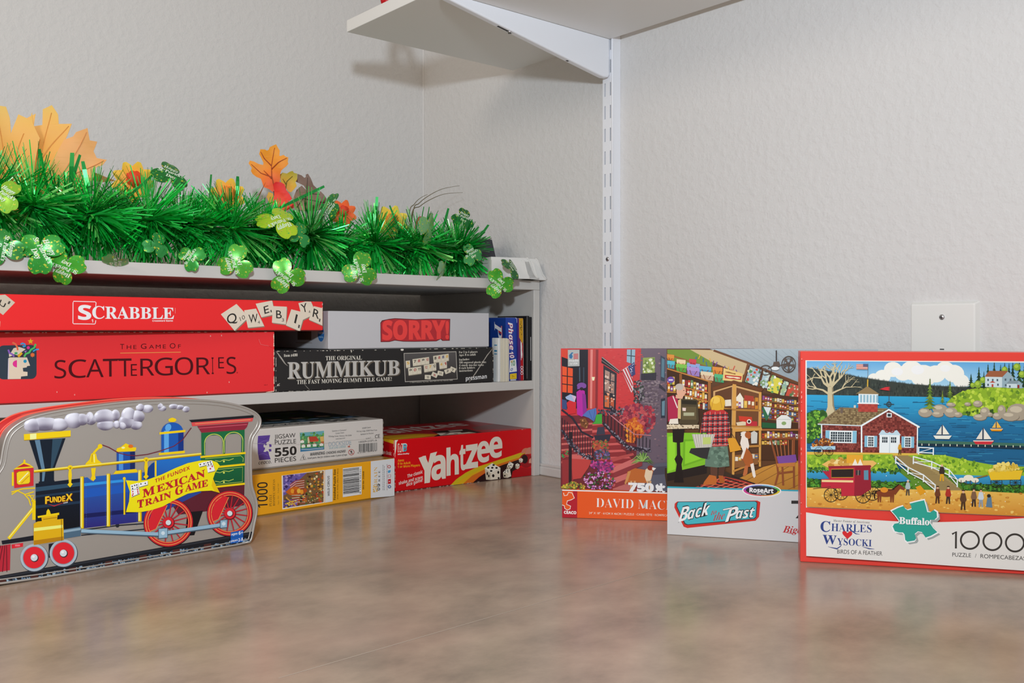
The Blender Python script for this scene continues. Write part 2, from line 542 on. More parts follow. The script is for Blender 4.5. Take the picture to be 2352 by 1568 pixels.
def screw(name, parent, loc, r, axis='x-', mat=M_ZINC):
    mb = MB()
    N = 16
    prof = [(r, 0), (r, .0006), (r * .75, .0014), (0.0001, .0017)]
    vs = []; fs = []
    for i, (a, hgt) in enumerate(prof):
        for k in range(N):
            an = 2 * math.pi * k / N
            p = (a * math.cos(an), a * math.sin(an), hgt)
            vs.append({'x-': (-p[2], p[0], p[1]), 'y-': (p[0], -p[2], p[1]), 'z-': (p[0], p[1], -p[2])}[axis])
    for i in range(len(prof) - 1):
        for k in range(N): fs.append((i * N + k, i * N + (k + 1) % N, (i + 1) * N + (k + 1) % N, (i + 1) * N + k))
    mb.mesh(vs, fs, (1, 1, 1, 1), 0, True)
    for s1, s2 in ((r * .6, r * .14), (r * .14, r * .6)):
        if axis == 'x-': mb.box(-.0019, -.0015, -s1, s1, -s2, s2, mat=1)
        elif axis == 'z-': mb.box(-s1, s1, -s2, s2, -.0019, -.0015, mat=1)
        else: mb.box(-s1, s1, -.0019, -.0015, -s2, s2, mat=1)
    o = mb.build(name, [mat, M_DARK], parent); o.location = loc
    return o
s = screw('screw', up, (0.008 - XD, 0, 0.3205 - 0.06), 0.0032); s['label'] = 'small zinc screw between the slots'

br = thing('shelf_bracket', 'white tapered steel bracket holding the shelf out from the slotted upright', 'bracket', (-0.016, (YS0 + YS1) / 2, 0.626))
mb = MB()
prof = [(-0.001, -0.0004), (-0.286, -0.0004), (-0.2885, -0.0045), (-0.284, -0.0065)]
prof += [(-0.284 + 0.262 * k, -0.0065 - 0.0465 * k) for k in (.25, .5, .75, 1)]
prof += [(-0.012, -0.0545), (-0.004, -0.0535), (-0.001, -0.050)]
t = 0.0052
top = [(x, -t, z) for x, z in prof]; bot = [(x, t, z) for x, z in prof]
N = len(prof)
tri = tessellate_polygon([[Vector((x, z, 0)) for x, z in prof]])
vs = top + bot
fs = [tuple(f) for f in tri] + [tuple(N + i for i in f[::-1]) for f in tri]
bmm = bmesh.new()
bvs = [bmm.verts.new(v) for v in vs]
bmm.faces.new(bvs[:N]); bmm.faces.new(bvs[N:][::-1])
for i in range(N): bmm.faces.new((bvs[i], bvs[(i + 1) % N], bvs[N + (i + 1) % N], bvs[N + i]))
bmesh.ops.recalc_face_normals(bmm, faces=bmm.faces[:])
eds = [e for e in bmm.edges if not (e.verts[0].co.z > -.001 and e.verts[1].co.z > -.001) and abs(e.verts[0].co.y - e.verts[1].co.y) < 1e-6]
bmesh.ops.bevel(bmm, geom=eds, offset=0.0022, segments=3, profile=.5, affect='EDGES')
mb.bm(bmm, smooth=False)
mb.build('blade', M_STEEL, br)
mb = MB(); mb.box(-0.190, -0.171, -.0014, .0014, -.0315, -.0205); o = mb.build('adjusting_slot', M_DARK, br)
o.location = (0, -.0012, 0)
def under(x): return -0.0065 - 0.0465 * (x + 0.284) / 0.262
o.rotation_euler = (0, 0, 0)
bpy.data.objects.remove(o)
for nm, xa, xb, w in (('adjusting_slot', -0.199, -0.179, .0016), ('bolt_hole', -0.0795, -0.076, .0016)):
    mb = MB()
    za, zb = under(xa), under(xb)
    mb.mesh([(xa, -w, za - .0002), (xb, -w, zb - .0002), (xb, w, zb - .0002), (xa, w, za - .0002), (xa, -w, za + .003), (xb, -w, zb + .003), (xb, w, zb + .003), (xa, w, za + .003)],
            [(0, 3, 2, 1), (4, 5, 6, 7), (0, 1, 5, 4), (1, 2, 6, 5), (2, 3, 7, 6), (3, 0, 4, 7)], (1, 1, 1, 1))
    mb.build(nm, M_DARK, br)
s = screw('screw', br, (-0.179, 0, under(-0.179)), 0.0036, 'z-'); s['label'] = 'small silver screw in the bracket underside'

# blank wall plate
M_PLATE = plain('white_plastic_plate', (0.80, 0.80, 0.77, 1), 0.3)
s0, s1 = 0.8985, 0.9695
pl = thing('wall_plate', 'blank white plastic wall plate on the right wall behind the puzzle boxes', 'wall plate', (0, -(s0 + s1) / 2, 0.1935))
hw = (s1 - s0) / 2; hh = 0.0575
mb = MB()
bmm = bmesh.new(); bmesh.ops.create_cube(bmm, size=1)
for v in bmm.verts:
    k = 1.0 if v.co.x > 0 else 0.93
    v.co = (-0.003 + v.co.x * 0.006, v.co.y * 2 * hw * k, v.co.z * 2 * hh * (1 if v.co.x > 0 else .955))
bmesh.ops.bevel(bmm, geom=[e for e in bmm.edges if e.verts[0].co.x < -.003 or e.verts[1].co.x < -.003], offset=0.0012, segments=3, profile=.5, affect='EDGES')
bmm.normal_update(); mb.bm(bmm)
mb.build('plate', M_PLATE, pl)
screw('screw', pl, (-0.006, 0, 0.0415), 0.0029)
mb = MB(); mb.box(-.0062, -.0055, -.0022, .0022, .0078, .0090); mb.build('slot', M_DARK, pl)

# ------------------------------------------------------------------ games on the middle shelf
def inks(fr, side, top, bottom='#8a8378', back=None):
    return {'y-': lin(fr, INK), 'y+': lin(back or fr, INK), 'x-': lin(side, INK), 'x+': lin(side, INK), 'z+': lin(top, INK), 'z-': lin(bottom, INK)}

# big red box with the head emblem
W, D, H = 0.405, 0.262, 0.075
g = place('board_game_box', 'thick red game box with black thin lettering and a head emblem on the middle shelf', 'board game', (XR - 0.4375 - W, YF + .001), 0, W, D, Z_MID, 'boxed games on the middle shelf')
mb = MB(); mb.box(-W/2 + .002, W/2 - .002, -D/2 + .002, D/2 - .002, 0, .03, lin('#8d2a26'))
mb.build('box_base', M_MATTE, g)
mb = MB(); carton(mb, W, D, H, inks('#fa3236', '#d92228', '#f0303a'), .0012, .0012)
c = front(mb, W, D, H, [(0, 1018), (2256, 946), (2266, 442), (0, 398)], W - 0.304, W, 0)
def rrect(x0, y0, x1, y1, r, n=5):
    pts = []
    for cx, cy, a in ((x1 - r, y0 + r, -90), (x1 - r, y1 - r, 0), (x0 + r, y1 - r, 90), (x0 + r, y0 + r, 180)):
        for i in range(n + 1):
            an = math.radians(a + 90 * i / n); pts.append((cx + r * math.cos(an), cy + r * math.sin(an)))
    return pts
c.p('#2f3d4a', rrect(-10, 515, 312, 802, 45))
c.p('#e0d0b8', [(70, 800), (75, 625), (88, 617), (232, 620), (258, 690), (232, 693), (230, 705), (197, 710), (200, 738), (236, 742), (236, 775), (182, 780), (180, 800)])
c.p('#e0d0b8', [(92, 585), (120, 540), (165, 530), (222, 550), (150, 600), (120, 590)])
c.p('#cfc6cf', [(70, 800), (74, 640), (82, 618), (80, 800)])
c.p('#e0d0b8', [(82, 612), (80, 575), (95, 585), (120, 600)])
c.p('#2f3d4a', [(196, 708), (262, 700), (262, 740), (206, 738)])
c.e('#e0338f', 148, 672, 36, 30, 16, 90, 270)
c.e('#1f93b8', 216, 652, 14, 14)
c.p('#3c2a3a', [(84, 616), (160, 604), (235, 575), (236, 592), (215, 616)])
c.l('#e8714a', 15, [(110, 492), (135, 505), (150, 530), (155, 558)])
c.l('#35a0d8', 13, [(178, 508), (195, 500), (214, 508), (217, 525), (205, 530), (198, 518)])
star = [(262 + (26 if i % 2 == 0 else 11) * math.sin(i * math.pi / 5), 485 - (26 if i % 2 == 0 else 11) * math.cos(i * math.pi / 5)) for i in range(10)]
c.p('#f3b81f', star)
c.e('#e0338f', 243, 538, 13)
c.l('#4fbf62', 16, [(305, 508), (292, 540), (265, 555), (250, 580), (222, 590), (208, 614)])
c.l('#35a0d8', 12, [(332, 553), (305, 556), (282, 570)])
c.l('#8a5fb8', 15, [(75, 552), (85, 580), (108, 590), (125, 612)])
c.l('#f0b020', 20, [(158, 612), (190, 580)])
c.r('#3fa868', 128, 574, 152, 592)
c.p('#a56fc0', [(208, 566), (232, 562), (220, 582)])
c.p('#f0703a', [(278 + (22 if i % 2 == 0 else 13) * math.sin(i * math.pi / 8), 600 - (22 if i % 2 == 0 else 13) * math.cos(i * math.pi / 8)) for i in range(16)])
k = '#4a0812'
c.t(k, 'T', (1006, 565), (1040, 566), 44); c.t(k, 'HE', (1060, 565), (1140, 566), 33, sp=1.3)
c.t(k, 'G', (1176, 566), (1222, 566), 44); c.t(k, 'AME', (1243, 566), (1382, 566), 33, sp=1.3)
c.t(k, 'O', (1413, 567), (1460, 567), 44); c.t(k, 'F', (1482, 567), (1503, 567), 33)
c.l('#f0a050', 5, [(1006, 598), (1502, 600)])
for ch, x0, x1, y, hh in (('S', 460, 558, 800, 152), ('C', 578, 726, 798, 152), ('A', 724, 868, 796, 150), ('T', 862, 985, 793, 146), ('T', 990, 1098, 793, 146), ('E', 1092, 1142, 790, 98),
                          ('R', 1170, 1284, 790, 142), ('G', 1288, 1436, 790, 146), ('O', 1452, 1602, 788, 144), ('R', 1628, 1738, 787, 140), ('I', 1752, 1768, 786, 138), ('E', 1806, 1852, 740, 92), ('S', 1872, 1950, 786, 138)):
    c.t(k, ch, (x0, y), (x1, y), hh, 'light')
c.l(k, 12, [(862, 650), (1098, 650)])
c.e('#b01a20', 1958, 778, 6); c.t('#7a1218', '4017', (2172, 888), (2202, 888), 9)
c.scuffs('#f2b9a8', (20, 408), (1200, 426), 40, 9, 3); c.scuffs('#f0a898', (1200, 430), (2240, 444), 26, 7, 4)
c.scuffs('#e8c9b4', (2258, 470), (2252, 930), 30, 8, 5); c.scuffs('#d9c3ae', (2190, 945), (2256, 935), 10, 9, 6)
c.l('#d83038', 3, [(2130, 500), (2145, 545), (2210, 560), (2250, 580)]); c.l('#f07070', 3, [(2135, 505), (2150, 548), (2215, 562)])
for x, y in ((1745, 470), (1835, 468), (626, 940), (480, 915), (1890, 855), (1710, 938)): c.e('#f7a59b', x, y, 4, 7, 8)
mb.build('lid', M_GLOSS, g)

# flatter red box with the letter tiles, on top of it
W, D, H = 0.398, 0.20, 0.0376
fl0 = (-.2405, 1.2053); hd = cdir(.2660, .2560)
p = cw(*fl0); fl = (p[0] - math.cos(hd) * W, p[1] - math.sin(hd) * W)
g = place('board_game_box', 'flat red game box printed with pale letter tiles, lying askew on the thick red box', 'board game', fl, hd, W, D, Z_MID + .0752, 'boxed games on the middle shelf')
mb = MB(); mb.box(-W/2 + .002, W/2 - .002, -D/2 + .002, D/2 - .002, 0, .02, lin('#5a1512'))
mb.build('box_base', M_MATTE, g)
mb = MB(); carton(mb, W, D, H, inks('#ee2b2d', '#cc2024', '#c02020'), .001, .001)
c = front(mb, W, D, H, [(0, 392), (2645, 447), (2652, 204), (0, 84)], W - 0.376, W)
def tile(pts, letter, num, lq, nq, up=(0, -1)):
    cx = sum(a[0] for a in pts) / 4; cy = sum(a[1] for a in pts) / 4
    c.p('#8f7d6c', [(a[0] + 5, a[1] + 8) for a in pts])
    c.p('#ddd0bd', pts)
    c.t('#2b2926', letter, lq[0], lq[1], lq[2], 'sans', .006, up)
    if num: c.t('#4a4642', num, nq[0], nq[1], nq[2], 'sans', 0, up)
c.p('#c9bda9', [(0, 95), (48, 92), (128, 158), (30, 258), (0, 235)])
c.t('#2b2926', 'U', (-6, 165), (38, 202), 40, 'sans', .01, (.45, -.9))
c.t('#4a4642', '1', (66, 165), (80, 172), 26, 'sans', 0, (.5, -.85))
c.p('#ddb79d', [(0, 300), (8, 310), (6, 352), (0, 356)])
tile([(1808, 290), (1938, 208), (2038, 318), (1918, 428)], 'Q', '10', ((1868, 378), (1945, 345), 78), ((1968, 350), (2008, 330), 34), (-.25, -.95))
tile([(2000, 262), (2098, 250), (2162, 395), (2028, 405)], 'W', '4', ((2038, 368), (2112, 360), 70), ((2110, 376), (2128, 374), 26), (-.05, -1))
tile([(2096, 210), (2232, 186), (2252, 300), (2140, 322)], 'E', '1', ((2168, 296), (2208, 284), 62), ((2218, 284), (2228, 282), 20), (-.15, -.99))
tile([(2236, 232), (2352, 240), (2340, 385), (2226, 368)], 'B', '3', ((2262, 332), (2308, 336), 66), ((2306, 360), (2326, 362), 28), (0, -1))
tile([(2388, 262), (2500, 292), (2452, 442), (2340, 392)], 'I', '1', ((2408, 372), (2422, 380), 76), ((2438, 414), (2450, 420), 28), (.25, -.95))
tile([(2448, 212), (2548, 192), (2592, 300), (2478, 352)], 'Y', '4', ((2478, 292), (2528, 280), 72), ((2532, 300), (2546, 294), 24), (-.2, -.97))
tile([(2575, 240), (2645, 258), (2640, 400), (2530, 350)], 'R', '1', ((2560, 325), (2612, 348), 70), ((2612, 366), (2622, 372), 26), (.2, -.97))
w = '#f2efe9'
c.l(w, 6, [(600, 170), (604, 158), (780, 166), (788, 174), (784, 205)]); c.l(w, 6, [(784, 318), (780, 344), (774, 348), (604, 342), (598, 336), (600, 170)])
c.t(w, 'S', (640, 306), (748, 312), 116, 'bold', .015)
c.t(w, '1', (750, 334), (762, 335), 26, 'bold')
c.t(w, 'C', (756, 302), (856, 306), 100, 'serif', .004)
c.t(w, 'RABBLE', (862, 306), (1424, 320), (98, 90), 'serif', .004)
c.t(w, 'Crossword Game', (1246, 338), (1414, 341), 13, 'bold', .01)
c.l('#f0a0a0', 3, [(1434, 230), (1434, 275)])
c.scuffs('#f3a89c', (1400, 146), (2640, 206), 16, 4, 9); c.scuffs('#f6c9bd', (2646, 215), (2642, 300), 7, 5, 10)
mb.build('lid', M_GLOSS, g)

# black tile-game box
W, D, H = 0.3465, 0.20, 0.0514
g = place('board_game_box', 'worn black game box with big silver serif lettering, low on the middle shelf', 'board game', (XR - .0903 - W, YF + .001), 0, W, D, Z_MID, 'boxed games on the middle shelf')
mb = MB(); mb.box(-W/2 + .002, W/2 - .002, -D/2 + .002, D/2 - .002, 0, .03, lin('#1c1b1b'))
mb.build('box_base', M_MATTE, g)
mb = MB(); carton(mb, W, D, H, inks('#262525', '#2b2a2a', '#2b2a2a', '#2b2a2a'), .001, .0008)
c = front(mb, W, D, H, [(68, 802), (1838, 702), (1842, 414), (68, 454)])
w = '#e2ddd0'
c.t(w, 'Item #400', (140, 506), (252, 500), 22, 'serif', -.004)
c.t(w, 'THE ORIGINAL', (482, 532), (778, 525), 34, 'serif', -.006)
c.t('#5f564a', 'RUMMIKUB', (176, 692), (1092, 652), (132, 118), 'serif', .02)
c.t('#b9b6b0', 'RUMMIKUB', (170, 687), (1083, 648), (134, 120), 'serif', .008)
c.t(w, 'THE FAST MOVING RUMMY TILE GAME!', (246, 732), (1020, 696), (34, 30), 'serif', -.006)
c.p('#bdb8ae', [(1118, 468), (1542, 450), (1550, 680), (1126, 706)])
c.p('#575453', [(1122, 472), (1538, 455), (1546, 676), (1130, 701)], '#35312f')
def rack(x0, y0, x1, y1, h2, items):
    c.p('#d8d0bb', [(x0, y0), (x1, y1), (x1 + 2, y1 + h2), (x0 + 4, y0 + h2)]); c.p('#8f8775', [(x0 + 4, y0 + h2), (x1 + 2, y1 + h2), (x1 + 2, y1 + h2 + 6), (x0 + 4, y0 + h2 + 6)])
    n2 = len(items)
    for i, (s2, co) in enumerate(items):
        k0 = (i + .22) / n2; k1 = (i + .78) / n2
        c.t(co, s2, (x0 + (x1 - x0) * k0 + 3, y0 + (y1 - y0) * k0 + h2 * .55), (x0 + (x1 - x0) * k1 + 3, y0 + (y1 - y0) * k1 + h2 * .55), 22, 'bold', .01)
        if i: c.l('#a8a08c', 1.5, [(x0 + (x1 - x0) * i / n2, y0 + (y1 - y0) * i / n2), (x0 + (x1 - x0) * i / n2 + 3, y0 + (y1 - y0) * i / n2 + h2)])
bk, rd, ye, bl = '#2d2a28', '#a8383a', '#d8a83a', '#333f70'
rack(1132, 532, 1168, 528, 56, [('5', ye)])
rack(1188, 518, 1322, 498, 56, [('7', bk), ('8', rd), ('9', bk), ('10', rd)])
rack(1355, 490, 1480, 470, 56, [('8', bk), ('8', rd), ('8', bl), ('8', ye)])
rack(1152, 592, 1258, 576, 58, [('9', bk), ('O', rd), ('11', bk)])
rack(1278, 566, 1378, 548, 58, [('12', rd), ('7', ye), ('12', bk)])
rack(1402, 540, 1464, 530, 56, [('4', ye), ('1', rd)])
for x, y, s2, co, a in ((1310, 664, '10', bk, 2), (1365, 645, '8', rd, 25), (1412, 632, '11', bk, 12), (1470, 614, '2', bk, -20), (1512, 600, '7', bk, 25)):
    ca, sa = math.cos(math.radians(a)), math.sin(math.radians(a))
    c.p('#d8d0bb', [(x + ca * u - sa * v, y + sa * u + ca * v) for u, v in ((-24, -18), (24, -18), (24, 18), (-24, 18))])
    c.t(co, s2, (x - 9 * ca, y + 9), (x + 9 * ca, y + 9 + 9 * sa), 18, 'bold')
for i, (s2, x1) in enumerate((('For 2 to 4 players', 1712), ('Ages 8 to adult', 1698), None or ('', 0), ('Includes:', 1648), ('106 engraved plastic tiles', 1780), ('4 sturdy two-tier racks', 1760), ('8 rack holders', 1690), ('instructions', 1672))):
    if s2: c.t(w, s2, (1563, 466 + i * 23 - (8 if i > 2 else 0)), (x1, 460 + i * 23 - (8 if i > 2 else 0)), 17, 'serif', -.006)
c.t('#f2efe9', 'pressman', (1616, 690), (1784, 670), 34, 'bold', -.004)
c.t('#a8a49a', '© 1980 Pressman Toy Corp., New York, N.Y. U.S. Patents, 8080', (1165, 714), (1510, 692), 9, 'bold')
c.t('#d8d2c6', '4C', (82, 752), (106, 745), 18, 'bold')
c.l('#8f8a82', [2, 9, 6, 2], [(76, 462), (110, 510), (145, 560), (172, 582)]); c.l('#c9c3b8', [1, 4, 1], [(80, 462), (120, 515), (160, 575)])
c.l('#a8a298', [2, 7, 5, 8, 2], [(1838, 420), (1790, 480), (1745, 550), (1700, 620), (1640, 706)])
c.l('#8f8a82', [1, 5, 1], [(305, 730), (330, 758), (352, 780)]); c.l('#8f8a82', [1, 3, 1], [(278, 685), (290, 712), (296, 730)]); c.l('#77726a', [1, 3, 1], [(700, 690), (715, 715), (720, 722)])
c.scuffs('#d5cec0', (75, 460), (1000, 442), 26, 5, 11); c.scuffs('#d5cec0', (1100, 438), (1836, 420), 26, 5, 12); c.scuffs('#cfc8b9', (72, 798), (600, 770), 22, 5, 13)
c.scuffs('#bdb6a8', (600, 770), (1830, 702), 24, 4, 14); c.scuffs('#d5cec0', (72, 470), (72, 790), 14, 6, 15); c.scuffs('#cfc8b9', (1834, 430), (1832, 690), 12, 5, 16)
c.e('#e0dace', 1103, 440, 13, 9, 10); c.e('#d5cec0', 690, 455, 4, 12, 8)
mb.build('lid', M_MATTE, g)

# white box with raised red lettering, on the black one
W, D, H = 0.2645, 0.255, 0.0496
g = place('board_game_box', 'plain white game box with outlined red lettering, standing on the black box', 'board game', (XR - .0985 - W, YF + .0012), 0, W, D, Z_MID + .0516, 'boxed games on the middle shelf')
mb = MB(); mb.box(-W/2 + .002, W/2 - .002, -D/2 + .002, D/2 - .002, 0, .03, lin('#b0b0b0'))
mb.build('box_base', M_MATTE, g)
mb = MB(); carton(mb, W, D, H, inks('#bdbcbf', '#bdbcbf', '#b8b8ba'), .001, .0006)
c = front(mb, W, D, H, [(488, 440), (1803, 405), (1803, 125), (488, 122)])
c.p('#5b1c22', [(912, 215), (925, 195), (985, 182), (1030, 176), (1200, 182), (1330, 176), (1484, 176), (1480, 356), (1420, 358), (1405, 345), (1370, 362), (1190, 368), (1100, 368), (1030, 360), (985, 372), (914, 374)])
c.p('#b02a31', [(917, 220), (930, 202), (985, 188), (1032, 182), (1200, 188), (1330, 182), (1479, 182), (1475, 350), (1424, 353), (1408, 338), (1368, 356), (1190, 362), (1100, 362), (1030, 354), (983, 366), (919, 368)])
c.t('#e8423f', 'SORRY!', (928, 350), (1474, 335), (148, 140), 'bold', .035)
mb_c = leftface(mb, W, D, H)
mb_c.e('#2f6fb4', 236, -19.5, 8.4, 9.5)
mb_c.t('#dfe8f2', 'Hasbro', (229.5, -20), (242.5, -20), 3.4, 'bold'); mb_c.t('#a8d4ee', 'Gaming', (231, -15), (241.5, -15), 2, 'bold')
mb_c.r('#6f5a4c', 172, -26, 210, -12); mb_c.t('#3a2d28', 'SORRY', (175, -22), (206, -22), 6, 'bold'); mb_c.l('#8a7668', .6, [(168, -8), (212, -8)])
mb.build('lid', M_PRINT, g)

# white paper pad in front of the card boxes
W, D, H = 0.0225, 0.016, 0.0645
p = (XR - .082, YF - .0005)
g = place('paper_pad', 'thick white paper pad standing on edge against the blue card box', 'paper pad', p, 0, W, D, Z_MID)
mb = MB()
for i in range(9):
    x = -W/2 + .0042 + i * .0019
    mb.box(x, x + .0017, -D/2 + .0004 * (i % 3), D/2, 0, H - .0006 * ((i * 7) % 3), lin(('#cfc8b4', '#c6bea9', '#d6d0bf')[i % 3], INK), 0, .0005, 1)
mb.build('pages', M_MATTE, g)
mb = MB(); mb.box(-W/2, -W/2 + .004, -D/2, D/2, 0, H + .0005, lin('#d6d8d6', INK), 0, .0012, 2)
c = leftface(mb, W, D, H); c.O = c.O + Vector((0, 0, 0))
for y, hh in ((-55, 1.6), (-47, 2.4), (-42, 1.4)): c.r('#2f7fa8', 6, y, 12.5, y + hh)
mb.build('cover', M_PRINT, g)

# card-game boxes standing upright at the right end
def upright(label, t0, t1, s, H, D, col, side, draw, group='card game boxes at the right end of the middle shelf', name='card_game_box', lean=0.0, topcol='#c9c6c0'):
    W = t1 - t0
    g = place(name, label, 'card game', (XR - t1, YF + s), 0, W, D, Z_MID, group)
    g.rotation_euler = (0, lean, 0)
    mb = MB(); carton(mb, W, D, H, inks(col, side, topcol), .0009)
    draw(mb, W, D, H)
    mb.build('carton', M_GLOSS, g)
    return g
Q = lambda W, H: [(0, 0), (W * 1000, 0), (W * 1000, -H * 1000), (0, -H * 1000)]
def d_blue(mb, W, D, H):
    c = front(mb, W, D, H, Q(W, H))
    c.l('#d8dbe2', .8, [(W * 1000 - 3.5, -H * 1000 + .8), (W * 1000 - 1, -H * 1000 + 2), (W * 1000 - .6, -H * 1000 + 8)])
    for col, off in (('#d8383c', .03), ('#f2f0ee', .0)):
        c.t(col, 'Phase', (4.5, -88), (8, -46), 8.5, 'boldi', off, (1, -.05))
    for col, off in (('#d8383c', .03), ('#f2f0ee', .0)):
        c.t(col, '10', (6, -44), (9, -34), 8, 'boldi', off, (1, -.05))
    c.p('#f4f2ee', [(8, -31), (20, -33), (22, -14), (7, -13)])
    c.t('#2f8a4a', '10', (10, -22), (18, -23), 8, 'boldi'); c.t('#e0a020', '10', (9, -27), (14, -28), 3.5, 'boldi'); c.t('#2f4fa0', 'O', (9, -15), (14, -15.5), 4, 'boldi')
    c.p('#f0c01f', [(8, -10.5), (21.5, -11.5), (21.5, -2.8), (8, -2.5)]); c.t('#6a5a10', '7+', (12, -5), (17, -5), 3.2, 'bold')
    c.r('#d8dbe2', 9, -2, 20, -.6)
    c = leftface(mb, W, D, H); d = D * 1000
    for col, off in (('#b8282f', .045), ('#ece8e8', .0)):
        c.t(col, 'Phase', (d - 27, -89), (d - 22, 10), 17, 'serifi', off, (1, 0))
upright('blue card game box with white lettering on its spine, behind the paper pad', .0345, .0572, .0125, .0955, .07, '#21409a', '#183a86', d_blue)
def d_red(mb, W, D, H):
    c = front(mb, W, D, H, Q(W, H)); w = W * 1000
    c.r('#3b2a6a', 0, -H * 1000, 2.6, 0)
    c.p('#c9971f', [(0, -H * 1000), (w, -H * 1000), (w, -62), (w - 2, -56), (0, -66)])
    c.blobs(['#5a4416'], 14, [(2.6, -90), (6, -90), (6, -68), (2.6, -68)], .5, 1.2, 3)
    c.l('#f0ece8', [1.2, 2.4, 1.6, 2.6, 1.0], [(4.6, -58), (4.8, -52), (5, -46), (5.2, -40), (5.4, -34)])
    c.l('#f0ece8', .8, [(3.4, -60), (3.8, -31)])
    for y in (-20, -15.5, -11): c.ring('#e9dfe2', .8, 5, y, 2.2, 1.8, 14)
    c.l('#e8ded8', .7, [(w - .5, -92), (w - .5, -1)])
upright('narrow red and yellow card box leaning between the blue and black boxes', .0248, .0338, .0085, .0945, .07, '#b3151f', '#4a2f78', d_red, lean=-.012)
def d_black(mb, W, D, H):
    c = front(mb, W, D, H, Q(W, H)); c.l('#c9c9c9', .45, [(.5, -H * 1000 + 1), (.5, -3)])
upright('plain black card box next to the red and yellow one', .0182, .0237, .003, .098, .07, '#191a1d', '#191a1d', d_black, topcol='#2a2a2a')
def d_black2(mb, W, D, H):
    c = front(mb, W, D, H, Q(W, H)); c.l('#d8d8d6', .9, [(2.1, -66), (2.4, -30)])
upright('black card box with a white stripe, last against the side panel of the shelf unit', .0126, .0177, .0035, .0965, .07, '#1b1c20', '#1b1c20', d_black2, topcol='#2a2a2a')

# ------------------------------------------------------------------ games on the counter under the shelf
W, D, H = 0.225, 0.205, 0.0505
hd = cdir(.1444, .1427); p = cw(-.1571, 1.2657)
g = place('puzzle_box', 'yellow puzzle box with a barcode and a circus picture, flat on the counter', 'puzzle', (p[0] - math.cos(hd) * W, p[1] - math.sin(hd) * W), hd, W, D, 0, 'puzzle boxes lying under the middle shelf')
mb = MB(); mb.box(-W/2 + .0015, W/2 - .0015, -D/2 + .0015, D/2 - .0015, 0, .02, lin('#a87a20')); mb.build('box_base', M_MATTE, g)
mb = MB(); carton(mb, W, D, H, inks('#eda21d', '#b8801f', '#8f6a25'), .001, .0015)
# photographed close up: 5.228 px of this drawing per photo pixel
c = front(mb, W, D, H, [(176, 1508), (1808, 1282), (1815, 815), (176, 965)], W - .203, W)
k = '#2a2523'
up = (-1, .04)
c.t(k, '1000', (294, 1388), (294, 1064), 122, 'light', .012, up)
c.t('#5a4a20', 'PUZZLE', (348, 1374), (348, 1226), 30, 'serif', -.012, up); c.t('#5a4a20', 'ROMPECABEZAS', (388, 1370), (388, 1036), 26, 'serif', -.012, up); c.t('#7a6428', 'Ages 14+   Edad 14+', (435, 1360), (435, 1080), 15, 'serif', -.012, up)
c.p('#e9e6df', [(470, 990), (988, 935), (985, 1345), (478, 1418)])
pic = [(485, 990), (978, 943), (975, 1338), (488, 1402)]
c.p('#7a5a3a', pic)
c.window(pic)
c.p('#6a5aa0', [(480, 985), (780, 960), (600, 1130), (520, 1230), (480, 1250)])
c.blobs(['#8a78b8', '#4a3a78', '#3a2a5a', '#a890c8'], 40, [(485, 990), (720, 960), (520, 1180), (485, 1200)], 8, 22, 21)
c.p('#5a4a80', [(480, 1300), (640, 1290), (700, 1400), (480, 1420)])
for i in range(9):
    y = 1050 + i * 14
    c.l('#d8b0a0' if i % 2 else '#a8402f', 9, [(575 - abs(i - 4) * 2, y + 60), (640, y + 8), (745, y - 5)])
    c.l('#e0d0b0' if i % 2 else '#b84a30', 8, [(590, y + 170 + i * 6), (660, y + 180), (755, y + 182)])
c.p('#c8641f', [(515, 1200), (570, 1150), (640, 1130), (700, 1160), (700, 1220), (640, 1240), (570, 1240)])
for i in range(5): c.e(('#e89a2f', '#b8501f', '#f0b848')[i % 3], 600 + i * 38, 1190 + (i % 2) * 12, 22, 30, 12)
c.blobs(['#b8702a', '#d8a03a', '#6a4a28', '#8a8a3a', '#c84a2a', '#e0d0a0', '#3a2a20', '#5a6a38'], 150, [(760, 945), (980, 940), (978, 1340), (650, 1380), (700, 1250), (790, 1200)], 6, 20, 22)
c.blobs(['#c89048', '#e8c040', '#5a4a28', '#8a6ab0'], 40, [(500, 1260), (660, 1290), (640, 1390), (490, 1400)], 6, 16, 23)
c.l('#d8a040', 14, [(520, 1270), (590, 1330), (640, 1380)])
c.window()
c.p('#d7d8d6', [(992, 935), (1084, 925), (1080, 1332), (988, 1346)])
c.t('#2b2b2b', 'WILD CIRCUS', (1046, 1262), (1046, 1010), 24, 'bold', 0, up)
c.t('#3a2e14', 'Finished Puzzle Size', (1118, 1312), (1122, 930), 26, 'bold', 0, up); c.t('#5a4818', '27.0in X 19.75in (70cm X 50cm)', (1148, 1305), (1152, 922), 14, 'sans', 0, up)
c.p('#dcdcda', [(1206, 920), (1430, 902), (1424, 1252), (1202, 1282)])
rr = random.Random(5); y = 935
while y < 1255:
    t2 = rr.choice((3, 5, 8, 10)); c.p('#1d1c1c', [(1208, y), (1398, y - 18), (1398, y - 18 + t2), (1208, y + t2)]); y += t2 + rr.choice((4, 6, 8))
c.t('#2b2a28', '8 15518 02101', (1416, 1240), (1420, 940), 15, 'sans', 0, up); c.t('#4a3a14', 'SKU No: 232848', (1452, 1190), (1456, 965), 15, 'bold', 0, up)
c.p('#d5d7d8', [(1536, 842), (1812, 815), (1806, 1282), (1530, 1300)])
c.t('#d0a860', 'BRAIN', (1608, 1170), (1612, 915), 38, 'serif', -.01, up); c.t('#3a3a3a', 'TREE', (1640, 1150), (1644, 965), 20, 'serif', 0, up, 1.8)
c.blobs(['#d8b468', '#c49a48', '#e0c488'], 26, [(1555, 1150), (1610, 1145), (1615, 1220), (1560, 1232)], 5, 11, 24)
